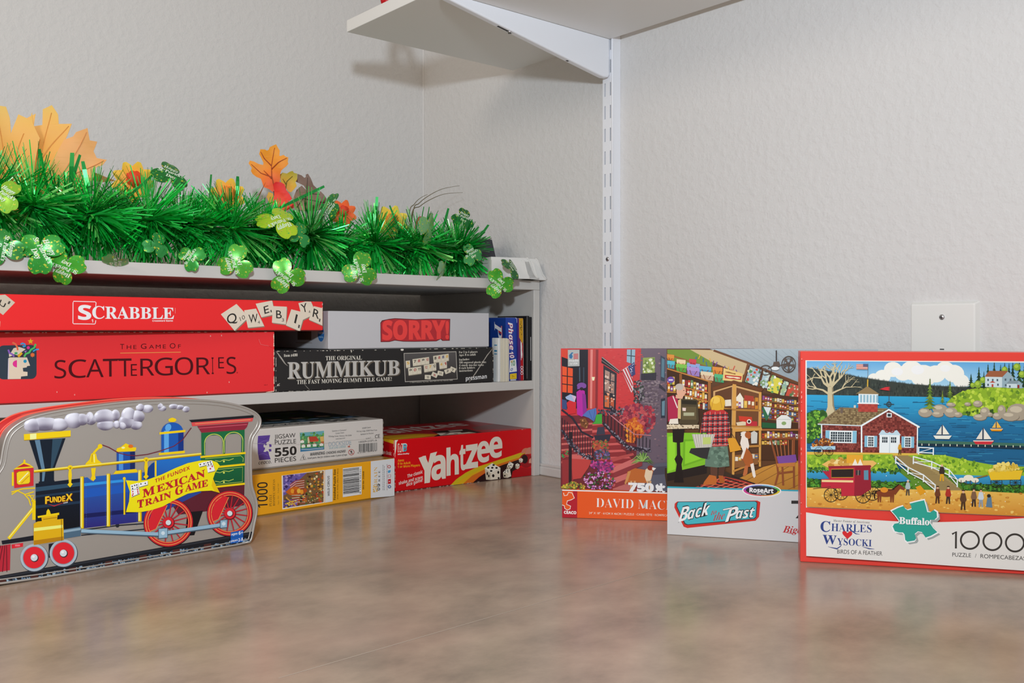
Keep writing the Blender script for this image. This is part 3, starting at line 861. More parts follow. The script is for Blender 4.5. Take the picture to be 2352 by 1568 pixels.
c.ring('#222222', 6, 1622, 1192, 15); c.ring('#222222', 6, 1622, 1145, 15); c.e('#222222', 1625, 1192, 5); c.e('#222222', 1625, 1145, 5)
rr = random.Random(6); c.begin()
for x, col in ((1672, '#7a7a7a'), (1688, '#7a7a7a'), (1720, '#8a4a4a')):
    y = 1208
    while y > 905: L2 = rr.uniform(8, 30); c.l(col, 4.5, [(x + (1208 - y) * .012, y), (x + (1208 - y + L2) * .012, y - L2)]); y -= L2 + 7
c.end()
c.ring('#b8302c', 7, 1748, 918, 16); c.p('#4a9ac8', [(1735, 965), (1765, 960), (1762, 985), (1745, 998), (1732, 990)]); c.l('#b86a78', 6, [(1734, 1020), (1764, 1016), (1763, 1048), (1733, 1052)], True)
c.p('#c0242a', [(1732, 1075), (1766, 1070), (1765, 1128), (1731, 1132)]); c.e('#f0dada', 1748, 1101, 7); c.ring('#2b4a8a', 8, 1748, 1166, 15)
mb.build('lid', M_GLOSS, g)

W, D, H = 0.199, 0.205, 0.050
hd = cdir(.140, .140); p = cw(-.3160, 1.1505)
g = place('puzzle_box', 'white puzzle box with a purple puzzle piece logo, on top of the yellow puzzle box', 'puzzle', p, hd, W, D, .0507, 'puzzle boxes lying under the middle shelf')
mb = MB(); mb.box(-W/2 + .0015, W/2 - .0015, -D/2 + .0015, D/2 - .0015, 0, .02, lin('#a8a298')); mb.build('box_base', M_MATTE, g)
mb = MB(); carton(mb, W, D, H, inks('#cfcac4', '#b5afa8', '#bcb6ae'), .0016, .001)
c = front(mb, W, D, H, [(98, 952), (1676, 790), (1682, 348), (112, 450)])
c.p('#5a3f94', [(184, 528), (330, 520), (316, 580), (308, 600), (290, 602), (280, 620), (288, 640), (268, 645), (262, 632), (246, 640), (248, 668), (264, 670), (262, 690), (243, 722), (270, 724), (285, 712), (304, 722), (310, 760), (328, 815), (190, 824), (176, 740), (174, 620)])
c.p('#5a3f94', [(312, 628), (340, 632), (344, 660), (318, 668)]); c.p('#5a3f94', [(306, 690), (338, 690), (340, 718), (312, 722)])
c.l('#7a60b0', 6, [(190, 620), (250, 590), (320, 585)]); c.l('#7a60b0', 5, [(182, 760), (240, 740), (300, 770)]); c.l('#453078', 5, [(196, 560), (260, 570), (300, 545)])
c.t(k, 'ceaco.', (180, 876), (338, 862), 44, 'ital', .006)
c.t(k, 'JIGSAW', (380, 568), (634, 552), 52, 'sans', .004); c.t(k, 'PUZZLE', (384, 638), (638, 625), 52, 'sans', .004)
c.t(k, '550', (380, 785), (642, 762), 102, 'bold', .01); c.t(k, 'PIECES', (378, 858), (634, 838), 56, 'sans', .004)
pic = [(686, 498), (970, 482), (974, 705), (692, 728)]
c.p('#4f8f62', pic); c.window(pic)
c.p('#6aa8b0', [(680, 490), (975, 475), (975, 530), (680, 540)])
c.blobs(['#2f6a3a', '#4f8a4a', '#6aa858', '#86b870'], 70, [(686, 510), (970, 500), (970, 680), (690, 690)], 9, 22, 31)
c.p('#3f78a0', [(680, 690), (980, 675), (980, 740), (680, 740)]); c.l('#e8e4d0', 4, [(700, 700), (800, 702), (960, 688)])
c.p('#b8442f', [(790, 548), (880, 545), (910, 590), (800, 600)]); c.p('#d8c8a0', [(775, 560), (790, 548), (800, 620), (778, 630)]); c.p('#c84a30', [(800, 600), (910, 590), (900, 606), (810, 612)])
c.p('#d8b060', [(925, 550), (968, 545), (970, 610), (930, 615)]); c.p('#b86a40', [(935, 610), (970, 606), (970, 640), (938, 642)])
for x, y in ((712, 600), (725, 655), (790, 650), (860, 645), (940, 640)):
    c.p('#e8e6da', [(x - 24, y), (x, y - 20), (x + 22, y - 2), (x + 20, y + 22), (x - 22, y + 24)]); c.p('#a84a30', [(x - 26, y), (x, y - 24), (x + 24, y - 2), (x, y - 14)])
c.window()
g4 = '#4a4744'
for s2, x0, x1, y in (('Questions or Comments?', 1070, 1240, 492), ('Contact Ceaco', 1110, 1212, 522), ('70 Bridge Street | Newton, MA 02458', 1026, 1300, 558), ('www.ceaco.com', 1110, 1222, 588)): c.t(g4, s2, (x0, y), (x1, y - 10), 17, 'sans')
for s2, x0, x1, y in (('©2009 Ceaco', 1428, 1530, 466), ('Old Log Lodge, ©2009 Mark Frost', 1360, 1604, 502), ('Applejack Art Partners', 1406, 1562, 538), ('Series 2', 1470, 1528, 592)): c.t(g4, s2, (x0, y), (x1, y - 12), 17, 'sans')
c.t('#6a90a8', 'DOCKSIDE', (1028, 672), (1296, 650), 52, 'light', -.012); c.t('#4a98a8', 'OLD LOG LODGE', (1030, 702), (1228, 684), 22, 'light')
c.r('#b05a4a', 1254, 668, 1280, 684); c.l('#b05a4a', 4, [(1278, 650), (1270, 682)])
c.l(k, 5, [(680, 832), (722, 762), (752, 824)], True); c.l(k, 8, [(722, 785), (718, 812)]); c.e(k, 728, 818, 5)
c.t(k, 'WARNING:', (804, 780), (985, 764), 36, 'boldi'); c.t(k, 'CHOKING HAZARD', (994, 764), (1226, 744), 30, 'boldi', -.004); c.t(k, 'Small parts. Not for children under 3 years of age.', (770, 820), (1245, 782), 20, 'boldi', -.008)
c.ring('#b0403a', 6, 1294, 744, 33); c.l('#b0403a', 6, [(1272, 722), (1316, 768)]); c.e('#4a4744', 1294, 738, 10, 14, 10); c.l('#4a4744', 5, [(1280, 762), (1308, 756)])
c.t(k, 'CE', (1578, 582), (1634, 576), 44, 'sans')
c.t(k, '100509-21071-A', (1386, 634), (1600, 616), 22, 'sans')
rr = random.Random(8); x = 1386
while x < 1600:
    t2 = rr.choice((2, 3, 5, 7)); c.p('#3a3734', [(x, 646 - (x - 1386) * .06), (x + t2, 646 - (x - 1386) * .06), (x + t2 - 2, 742 - (x - 1386) * .06), (x - 2, 742 - (x - 1386) * .06)]); x += t2 + rr.choice((3, 4, 6))
c.t(k, '0 21081 05916 0', (1368, 760), (1590, 738), 14, 'sans')
c.l('#b5afa8', 3, [(110, 615), (240, 625), (500, 640), (900, 640), (1300, 600), (1650, 575)])
c.scuffs('#b0a898', (1678, 380), (1672, 780), 12, 8, 33)
tf = topface(mb, W, D, H)
tf.p('#3f5a78', [(3, -42), (196, -42), (196, -202), (3, -202)], '#2a3a34'); tf.window([(3, -42), (196, -202)])
tf.blobs(['#5a7a9a', '#86a0b0', '#3a5a80'], 40, [(3, -42), (196, -42), (196, -75), (3, -75)], 4, 10, 34, .4)
tf.blobs(['#2a4a2a', '#3a5a30', '#1f3a24', '#4a6a38'], 90, [(3, -75), (196, -70), (196, -200), (3, -200)], 5, 14, 35)
for x in (40, 75, 110, 150): tf.p('#d0cabc', [(x, -80), (x + 18, -80), (x + 18, -92), (x, -92)]); tf.p('#7a3a2c', [(x - 3, -92), (x + 21, -92), (x + 9, -106)])
tf.window()
tf.t('#2a2826', 'DOCKSIDE', (16, -14), (108, -14), 18, 'light', -.012); tf.t('#8a4a40', 'l', (98, -14), (100, -14), 10, 'bold'); tf.t('#2a2826', '550', (122, -14), (170, -14), 20, 'bold', .01)
mb.build('lid', M_MATTE, g)

# red dice-game box
W, D, H = 0.2425, 0.165, 0.0718
p = cw(.0296, 1.4420); hd = cdir(.1904, .1504)
g = place('board_game_box', 'red dice game box with cream slanted lettering, under the middle shelf at the side panel', 'board game', (p[0] - math.cos(hd) * W, p[1] - math.sin(hd) * W), hd, W, D)
mb = MB(); mb.box(-W/2 + .0015, W/2 - .0015, -D/2 + .0015, D/2 - .0015, 0, .03, lin('#7a1a1a')); mb.build('box_base', M_MATTE, g)
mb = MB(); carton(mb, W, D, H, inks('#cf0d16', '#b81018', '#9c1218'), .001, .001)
# drawn at 6.031 px per photo pixel
c = front(mb, W, D, H, [(292, 1172), (2196, 942), (2204, 292), (292, 436)])
c.t('#f0d8c8', 'M', (343, 606), (412, 604), 112, 'bold', .03); c.t('#c81820', 'M', (350, 600), (406, 598), 98, 'bold', -.005)
c.t('#f0e8e0', 'B', (414, 604), (476, 600), 112, 'bold', .03); c.t('#3f9cb4', 'B', (420, 599), (470, 595), 100, 'bold', .01)
c.t('#f0e8e4', 'Milton Bradley', (343, 648), (503, 636), 18, 'bold', .01)
for s2, x1, y in (('Ages', 430, 742), ('8 to Adult', 522, 786), ('1 or More Players', 654, 830)): c.t('#eda31f', s2, (342, y), (x1, y - (x1 - 342) * .075), 32, 'bold', .004)
for s2, x0, x1, y in (('The classic', 476, 692, 968), ('shake and score', 356, 692, 1066), ('dice game!', 462, 694, 1088)): c.t('#eadfd6', s2, (x0, y), (x1, y - (x1 - x0) * (.26 if x0 < 400 else .30)), 46, 'bold', -.004)
# the lower right picture: arcs, table and dice
c.p('#d8a81c', [(1080, 1072), (1160, 990), (1290, 900), (1450, 820), (1700, 740), (1950, 660), (2180, 580), (2180, 640), (2000, 720), (1750, 800), (1560, 860), (1440, 930), (1330, 1045)])
c.p('#c9b01f', [(1080, 1072), (1200, 960), (1350, 870), (1560, 790), (1850, 700), (2100, 620), (2140, 640), (1850, 745), (1560, 835), (1380, 910), (1230, 1000), (1170, 1062)])
c.p('#d06a20', [(1250, 1055), (1380, 940), (1560, 850), (1800, 765), (2050, 690), (2040, 720), (1800, 800), (1580, 890), (1470, 960), (1390, 1038)])
c.p('#2a1414', [(1390, 1038), (1480, 960), (1600, 880), (1800, 795), (2040, 715), (2050, 800), (2000, 850), (1940, 880), (1920, 972)])
c.p('#b01018', [(1920, 972), (1940, 880), (2050, 830), (2196, 840), (2196, 945)])
c.e('#cc7a5c', 2130, 640, 70, 78, 20, 20, 180); c.e('#9c1218', 2125, 735, 92, 98, 24); c.e('#2a0f10', 2106, 715, 44, 60, 20); c.p('#c9806a', [(2150, 560), (2190, 550), (2196, 640), (2110, 650)]); c.p('#d89a84', [(2168, 720), (2192, 700), (2196, 770), (2160, 770)])
def die(pts3, pips):
    a, b, d, e2, f, g2, h2 = pts3      # top: a left, b back, d right, e front ; bottom: f left, g front, h right
    c.p('#e9e2d2', [a, b, d, e2]); c.p('#c9bda6', [a, e2, g2, f]); c.p('#ddd3bf', [e2, d, h2, g2])
    for x, y, rx, ry in pips: c.e('#1d1816', x, y, rx, ry, 12)
die([(1556, 838), (1660, 768), (1772, 834), (1640, 906), (1572, 996), (1636, 1000), (1768, 984)], [(1604, 832, 17, 13), (1678, 794, 17, 13), (1660, 832, 17, 13), (1718, 834, 17, 13), (1644, 876, 17, 13), (1672, 942, 17, 22), (1742, 896, 14, 20), (1746, 974, 14, 14), (1590, 912, 10, 24), (1610, 945, 10, 20)])
die([(1866, 800), (1898, 748), (1954, 780), (1910, 830), (1852, 858), (1896, 862), (1938, 826)], [(1900, 766, 7, 7), (1888, 808, 8, 8), (1914, 800, 8, 8), (1870, 838, 8, 8), (1902, 838, 8, 8)])
die([(1806, 900), (1842, 858), (1902, 852), (1872, 912), (1814, 966), (1866, 972), (1918, 950)], [(1840, 876, 9, 7), (1872, 868, 9, 7), (1834, 898, 9, 7), (1872, 888, 9, 7), (1830, 942, 11, 13)])
die([(2024, 720), (2052, 698), (2082, 716), (2058, 738), (2030, 756), (2058, 766), (2078, 746)], [(2052, 714, 5, 5), (2044, 746, 5, 6)])
die([(1976, 790), (2004, 772), (2034, 788), (2008, 808), (1980, 840), (2006, 852), (2032, 832)], [(2006, 790, 6, 5), (1992, 826, 6, 7), (2020, 820, 6, 7)])
for ch, x0, x1, yb, hh in (('Y', 634, 890, 1040, 392),):
    pass
cream = '#ddd3c4'
c.t(cream, 'Y', (690, 1044), (846, 1020), 372, 'bold', .012)
c.p(cream, [(634, 690), (722, 660), (772, 762), (800, 628), (894, 604), (808, 850), (792, 1030), (716, 1046), (716, 868)])
for ch, x0, x1, yb, yt in (('a', 812, 1014, 1000, 655), ('h', 1024, 1196, 932, 540), ('t', 1206, 1290, 862, 508), ('z', 1290, 1462, 838, 508), ('e', 1452, 1624, 760, 462), ('e', 1620, 1800, 698, 404)):
    vs, tr = text_mesh(ch, 'bold', .014, 1.0)
    ys2 = [a[1] for a in vs]; y0, y1 = min(ys2), max(ys2); xs2 = [a[0] for a in vs]; xa, xb = min(xs2), max(xs2)
    skew = -26 * (x1 - x0) / 180
    c.emit([c.uv((x0 + (x1 - x0) * (x - xa) / (xb - xa) , yb - (yb - yt) * (y - y0) / (y1 - y0) + skew * (x - xa) / (xb - xa) + 12)) for x, y in vs], tr, lin(cream, INK))
c.scuffs('#e0d6c8', (300, 1165), (1500, 1022), 26, 7, 41); c.scuffs('#e6ddd0', (300, 1170), (2196, 942), 60, 6, 42); c.scuffs('#d8cec0', (302, 450), (302, 1150), 24, 9, 43); c.scuffs('#e0c8b0', (330, 432), (2190, 296), 22, 8, 44)
c.p('#e0d8ca', [(292, 436), (345, 434), (322, 470), (318, 560), (302, 640), (292, 640)])
tf = topface(mb, W, D, H)
tf.p('#b02028', [(0, 0), (243, 0), (243, -165), (0, -165)])
tf.p('#d8a81c', [(0, 0), (62, 0), (80, -20), (60, -42), (0, -50)]); tf.p('#cf7a20', [(0, -6), (58, 0), (64, 0), (88, -22), (70, -46), (0, -58), (0, -50), (60, -42), (80, -20), (50, -6)])
tf.p('#2a1716', [(64, 0), (150, 0), (160, -55), (100, -60), (88, -22)]); tf.p('#ddd5c6', [(80, -6), (120, -4), (128, -26), (92, -34)]); tf.p('#cfc5b2', [(108, -2), (140, -2), (138, -18), (112, -16)])
for x, y in ((92, -12), (106, -26), (112, -14), (100, -20)): tf.e('#1d1816', x, y, 3.2)
tf.p('#c4bcb0', [(118, -36), (142, -38), (150, -52), (124, -52)])
tf.p('#8a4a48', [(160, -30), (243, -10), (243, -90), (180, -70)])
tf.t('#d8c8bc', 'Yahtzee', (8, -62), (200, -100), (62, 48), 'bold', .012)
lf = leftface(mb, W, D, H); lf.p('#d8a81c', [(0, -71.8), (165, -71.8), (165, -66), (110, -70), (0, -62)])
for s2, x0, x1, y in (('The classic', 132, 158, -50), ('shake and', 134, 156, -40), ('score dice', 134, 155, -30)): lf.t('#d8c0b4', s2, (x0, y), (x1, y), 5, 'bold', -.004)
lf.scuffs('#d8cec0', (163.6, -70), (163.6, -4), 16, 1.2, 45)
mb.build('lid', M_GLOSS, g)

# ------------------------------------------------------------------ the train tin standing in front of the shelf unit
p = cw(-.4433, .8198); hd = cdir(.1721, .1616)
tin = thing('game_tin', 'silver tin printed with a blue and yellow steam train, standing on the counter', 'tin', (p[0], p[1], 0), hd)
WV, HV = 0.236, 0.15
quad = [(0, 1522), (2003, 1219), (2003, 61), (0, 135)]
Ht = homography(quad, [(0, 0), (WV, 0), (WV, HV), (0, HV)])
def tuv(p):
    q = Ht @ np.array([p[0], p[1], 1.0]); return (q[0] / q[2], q[1] / q[2])
outline = [(-90, 700), (-40, 600), (0, 545), (15, 430), (40, 330), (80, 268), (150, 215), (250, 165), (450, 125), (700, 93), (1000, 62), (1250, 49), (1500, 50), (1700, 63), (1850, 88), (1980, 125), (2060, 170),
           (2095, 220), (2088, 280), (2058, 330), (2028, 370), (2016, 450), (2016, 600), (2018, 700), (2024, 760), (2048, 830), (2066, 900), (2060, 980), (2042, 1060), (2030, 1130), (2016, 1190), (1990, 1220)]
O2 = [tuv(a) for a in outline] + [(-.0135, 0.0), (-.018, .008), (-.017, .03), (-.010, .05), (-.0145, .075)]
O2 = [(u, max(v, 0.0)) for u, v in O2]
# round the corners of the outline
def chaikin(P, it):
    for _ in range(it):
        Q = []
        for i in range(len(P)):
            a, b = P[i], P[(i + 1) % len(P)]
            Q += [(a[0] * .75 + b[0] * .25, a[1] * .75 + b[1] * .25), (a[0] * .25 + b[0] * .75, a[1] * .25 + b[1] * .75)]
        P = Q
    return P
OS = chaikin(O2, 2)
OS = OS[::-1] if sum(OS[i-1][0] * OS[i][1] - OS[i][0] * OS[i-1][1] for i in range(len(OS))) < 0 else OS
cxo = sum(a[0] for a in OS) / len(OS); cyo = sum(a[1] for a in OS) / len(OS)
def inset(P, d):
    out = []; n = len(P)
    for i in range(n):
        a, b = P[i - 1], P[(i + 1) % n]
        dx, dy = b[0] - a[0], b[1] - a[1]; L = math.hypot(dx, dy) or 1
        out.append((P[i][0] - dy / L * d, P[i][1] + dx / L * d))
    return out
def solid(mb, P, y0, y1, col, mat=0, front_face=True):
    n = len(P)
    tri = tessellate_polygon([[Vector((a[0], a[1], 0)) for a in P]])
    fv = [(a[0], y0, a[1]) for a in P]; bv = [(a[0], y1, a[1]) for a in P]
    def orient(t):
        (ax, ay), (bx, by), (cx, cy) = (P[t[0]], P[t[1]], P[t[2]])
        return t if (bx - ax) * (cy - ay) - (by - ay) * (cx - ax) > 0 else t[::-1]
    tri = [orient(tuple(t)) for t in tri]
    if front_face: mb.mesh(fv, tri, col, mat)
    mb.mesh(bv, [t[::-1] for t in tri], col, mat)
    mb.mesh(fv + bv, [(i, n + i, n + (i + 1) % n, (i + 1) % n) for i in range(n)], col, mat, True)
M_TIN = plain('brushed_silver_tin', (0.52, 0.49, 0.455, 1), 0.40, 0.65, bump=(40, .05, .001))
mb = MB()
solid(mb, inset(OS, .0016), 0.0125, 0.052, lin('#d22a2c', INK))
q = inset(OS, .0010)
for yy in (.018, .024, .047): mb.tube([(a[0], yy, max(a[1], .0008)) for a in q], .0008, lin('#e8604f', INK), 0, 5, True)
o = mb.build('tin_base', M_GLOSS, tin); o['label'] = 'red printed back of the tin'
mb = MB()
solid(mb, OS, 0.0, 0.0135, (1, 1, 1, 1), 1)
mb.tube([(a[0], .0004, max(a[1], .0013)) for a in inset(OS, .0008)], .0012, (1, 1, 1, 1), 1, 8, True)
mb.tube([(a[0], .0001, max(a[1], .003)) for a in inset(OS, .0042)], .0007, (1, 1, 1, 1), 1, 6, True)
c = Canvas(mb, (0, 0, 0), (1, 0, 0), (0, 0, 1), quad, (0, 0, WV, HV), (-.0142, .0012, .245, .16))
blk, yel, red, sil = '#141d2a', '#efc512', '#cf2531', '#a7b4be'
# track
c.p('#17191f', [(-120, 1478), (0, 1437), (2026, 1118), (2034, 1135), (2016, 1190), (1992, 1217), (0, 1516), (-120, 1535)])
c.blobs(['#7d93a6', '#5a7088', '#93a8b8', '#3a4a5c'], 420, [(-100, 1500), (0, 1478), (2010, 1168), (2004, 1200), (1990, 1212), (0, 1512), (-100, 1528)], 5, 13, 51, .8)
for x in (20, 275, 580, 870, 1145, 1410, 1660): 
    y = 1437 - x * .1575; c.p('#4c2a26', [(x - 28, y + 40), (x + 28, y + 31), (x + 32, y + 74), (x - 30, y + 84)])
c.l('#2a2d34', 14, [(-100, 1466), (0, 1450), (2026, 1131)])
# frame and under-gear
c.p('#5a1f2c', [(1460, 800), (1560, 775), (1957, 742), (1952, 908), (1640, 952), (1430, 975), (1380, 900)])
c.p('#141318', [(1500, 955), (1625, 945), (1555, 1140), (1480, 1145)])
c.l('#20242c', 10, [(650, 1085), (940, 1052), (1160, 1040)]); c.l('#20242c', 9, [(650, 1125), (1160, 1085)]); c.e('#20242c', 940, 1052, 16)
c.p('#191b24', [(12, 1158), (270, 1120), (276, 1158), (18, 1188)])
c.p('#191b24', [(390, 1190), (480, 1175), (440, 1300), (390, 1300)])
# pilot
c.p('#b32636', [(-110, 1215), (85, 1186), (80, 1394), (-150, 1428)])
for x in (-60, -20, 20, 55): c.l('#5a1420', 6, [(30 + x * .4, 1195), (x, 1408)])
c.p(red, [(92, 1190), (185, 1178), (184, 1208), (95, 1222)]); c.r('#e86a78', 120, 1190, 160, 1205)
c.l(yel, 26, [(68, 1142), (285, 880)]); c.l('#f8e890', 6, [(72, 1132), (285, 872)]); c.r(yel, 258, 840, 285, 995)
# small wheels
for x, y in ((273, 1297), (507, 1265)):
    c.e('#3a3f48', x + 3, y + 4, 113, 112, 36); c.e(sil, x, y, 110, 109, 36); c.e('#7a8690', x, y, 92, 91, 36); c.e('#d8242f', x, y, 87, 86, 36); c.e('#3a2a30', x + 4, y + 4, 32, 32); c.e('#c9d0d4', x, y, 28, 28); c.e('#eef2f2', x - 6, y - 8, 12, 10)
# boiler
c.p('#0e1a2b', [(285, 705), (640, 670), (640, 1065), (520, 1085), (285, 1010)], '#0a0f18')
c.p('#2c4a60', [(285, 735), (640, 700), (640, 730), (285, 770)]); c.p('#1b3148', [(285, 800), (640, 765), (640, 780), (285, 818)]); c.p('#1b3148', [(285, 880), (640, 850), (640, 870), (285, 905)])
c.p('#1f6fc0', [(640, 668), (700, 662), (735, 692), (770, 655), (900, 645), (1150, 630), (1180, 600), (1215, 560), (1260, 535), (1610, 503), (1610, 800), (1160, 1020), (640, 1072)], '#2b2370')
c.p('#1d55b0', [(640, 760), (1250, 700), (1250, 760), (640, 830)]); c.p('#141a52', [(645, 955), (1160, 915), (1160, 945), (645, 990)]); c.p('#2f8fd8', [(645, 712), (1010, 682), (1010, 702), (645, 735)])
c.p('#123a80', [(1150, 632), (1180, 600), (1215, 562), (1235, 552), (1235, 690), (1150, 700)])
for x, a, b in ((655, 655, 1070), (866, 636, 1058), (1118, 610, 1022)): c.l('#8a6a10', 30, [(x + 3, a), (x + 3, b)]); c.l(yel, 25, [(x, a), (x, b)]); c.l('#f8ec90', 7, [(x - 4, a + 8), (x - 4, b - 8)])
c.l(yel, 14, [(1245, 540), (1245, 665)])
c.begin()
for x in (690, 845, 890, 1095):
    for i in range(26): c.e('#4a6ab8', x, 690 + i * 14.5, 2.5, 2.5, 6)
c.end()
# funnel and smoke
c.p('#101c2a', [(234, 358), (524, 346), (432, 598), (432, 688), (318, 704), (318, 622)])
c.p('#5a7a92', [(278, 358), (318, 356), (362, 610), (352, 690), (335, 690), (338, 620)]); c.p('#2c4658', [(420, 352), (500, 348), (418, 590), (405, 590)])
c.p('#101c2a', [(310, 690), (436, 682), (436, 705), (310, 715)])
c.p(yel, [(190, 308), (565, 284), (565, 334), (192, 358)]); c.p('#f8ee9a', [(240, 308), (290, 304), (290, 350), (240, 354)]); c.l('#a88410', 5, [(192, 357), (565, 333)])
# lantern
c.p('#c8272f', [(110, 592), (268, 578), (268, 722), (114, 738)]); c.p('#e8c41f', [(132, 618), (150, 606), (230, 600), (240, 612), (240, 690), (228, 704), (150, 712), (134, 700)]); c.l('#8a6a10', 4, [(132, 618), (150, 606), (230, 600), (240, 612), (240, 690), (228, 704), (150, 712), (134, 700)], True)
c.l('#f8f0b0', 8, [(150, 690), (225, 615)]); c.l('#c89a10', 8, [(170, 700), (232, 640)])
c.p(yel, [(105, 590), (150, 560), (190, 530), (235, 548), (270, 576)]); c.p('#b3202a', [(130, 575), (190, 545), (250, 566)]); c.e(yel, 195, 525, 9, 14); c.r(yel, 94, 610, 110, 720)
for a in ([(90, 770), (180, 745), (280, 740)], [(92, 788), (140, 760), (200, 790), (270, 770)], [(195, 790), (230, 830), (245, 880)], [(215, 800), (270, 800), (250, 850), (280, 830)], [(230, 790), (280, 860)]): c.l(yel, 9, a)
# bell
c.p(yel, [(684, 552), (715, 520), (728, 475), (748, 465), (768, 475), (778, 520), (812, 548), (812, 575), (684, 582)]); c.l('#a88410', 5, [(738, 480), (735, 540)]); c.l('#f8ec90', 8, [(752, 480), (755, 545)])
c.l(yel, 18, [(748, 470), (770, 445), (800, 418)]); c.e(yel, 800, 416, 19)
c.p(yel, [(728, 590), (766, 586), (758, 650), (766, 672), (745, 694), (724, 676), (734, 650)])
# domes
c.p('#1b4a9c', [(933, 468), (1080, 462), (1080, 606), (933, 612)]); c.p('#4a8ad0', [(950, 470), (985, 470), (985, 608), (950, 608)]); c.p('#12245a', [(1040, 465), (1080, 462), (1080, 606), (1040, 608)])
c.p(yel, [(928, 462), (935, 435), (965, 425), (1005, 395), (1048, 415), (1060, 428), (1090, 430), (1088, 450), (1078, 460)]); c.e('#d86a20', 1045, 420, 20, 14); c.e('#f8f0a0', 985, 430, 14, 8)
c.p(yel, [(905, 640), (925, 615), (1085, 602), (1100, 615), (1098, 628)])
c.e('#1a55a8', 1378, 312, 88, 78); c.p('#1a55a8', [(1290, 312), (1468, 305), (1468, 468), (1290, 480)]); c.p('#58a0dc', [(1312, 300), (1350, 298), (1350, 470), (1312, 476)]); c.p('#12307a', [(1425, 300), (1468, 296), (1468, 466), (1425, 470)]); c.e('#58a0dc', 1345, 275, 24, 30, 20, rot=20)
c.p(yel, [(1275, 312), (1482, 296), (1482, 314), (1275, 330)]); c.p(yel, [(1270, 478), (1478, 462), (1478, 482), (1270, 496)]); c.e(yel, 1378, 216, 32, 17); c.e(yel, 1378, 205, 14, 8)
# cab
c.p('#1a1a20', [(1512, 218), (2030, 188), (2026, 212), (1535, 240)]); c.p('#d24a4a', [(1530, 238), (2026, 210), (2018, 238), (1538, 268)]); c.l('#f0a060', 4, [(1560, 250), (2005, 224)])
c.p('#8a2436', [(1578, 268), (1988, 244), (1975, 282), (1955, 303), (1612, 322)]); c.l('#c85868', 5, [(1590, 285), (1975, 262)])
grn, gl = '#17653a', '#cfd85a'
for P in ([(1610, 325), (1642, 323), (1642, 502), (1612, 505)], [(1780, 318), (1802, 317), (1800, 496), (1780, 497)], [(1932, 308), (1956, 306), (1955, 485), (1930, 487)], [(1610, 322), (1956, 304), (1956, 330), (1610, 348)]): c.p(grn, P)
for cx, y in ((1711, 400), (1868, 388)):
    for s2 in (-1, 1):
        c.p(grn, [(cx + s2 * 72, y - 62)] + [(cx + s2 * 70 * math.cos(a), y - 62 * math.sin(a)) for a in [k * math.pi / 16 for k in range(9)]] + [(cx, y - 64)])
    c.l(gl, 5, [(cx + 74 * math.cos(a), y - 66 * math.sin(a)) for a in [k * math.pi / 14 for k in range(15)]]); c.l(gl, 4, [(cx - 76, y), (cx - 74, y + 98)]); c.l(gl, 4, [(cx + 74, y), (cx + 72, y + 92)])
c.p('#17653a', [(1605, 518), (1957, 494), (1955, 738), (1605, 765)], '#0f5030')
for a, b, w2 in (((1602, 516), (1964, 489), 16), ((1680, 603), (1960, 580), 16), ((1680, 760), (1958, 735), 16)): c.l(yel, w2, [a, b])
for y in (540, 630, 705): c.l(gl, 4, [(1720, y + 6), (1760, y + 14), (1790, y), (1830, y + 6), (1868, y - 8)]); c.e(gl, 1790, y + 14, 8, 8, 8)
c.l(gl, 3, [(1640, 530), (1925, 510), (1945, 530), (1942, 560)]); c.l(gl, 3, [(1700, 620), (1940, 602), (1938, 720), (1700, 738)])
# bell rope and hand rail
c.l('#6a1f30', 7, [(818, 405), (870, 425), (950, 472), (1020, 490), (1090, 496), (1180, 487), (1280, 462), (1390, 425), (1460, 375), (1530, 280)])
c.l('#a88410', 20, [(270, 609), (1610, 494)]); c.l(yel, 15, [(270, 604), (1610, 489)]); c.l('#f8ec90', 4, [(272, 601), (1608, 487)])
for x, y in ((560, 582), (1168, 530)): 
    c.e(yel, x, y, 21, 20); c.p(yel, [(x - 8, y), (x + 8, y), (x + 14, y + 60), (x + 8, y + 120), (x + 20, y + 132), (x, y + 158), (x - 22, y + 136), (x - 10, y + 122), (x - 15, y + 60)]); c.e('#a88410', x + 2, y + 4, 8)
# cylinder
c.p('#4a6478', [(508, 1075), (645, 1055), (645, 1130), (508, 1150)]); c.p('#8aa4b4', [(508, 1082), (645, 1064), (645, 1082), (508, 1102)])
c.p('#d8a814', [(268, 1025), (300, 1008), (505, 990), (510, 1160), (268, 1196)]); c.p('#f6e878', [(270, 1060), (500, 1038), (500, 1062), (270, 1086)]); c.p('#b07a10', [(270, 1160), (508, 1130), (508, 1160), (270, 1194)])
c.p(yel, [(300, 965), (472, 940), (472, 958), (302, 980)]); c.p('#d8a814', [(330, 975), (460, 960), (455, 1000), (345, 1025), (335, 1020)]); c.l('#7a5a08', 4, [(345, 992), (455, 978)]); c.p(yel, [(368, 955), (372, 925), (384, 908), (396, 922), (405, 950)]); c.l('#7a5a08', 5, [(490, 995), (492, 1165)])
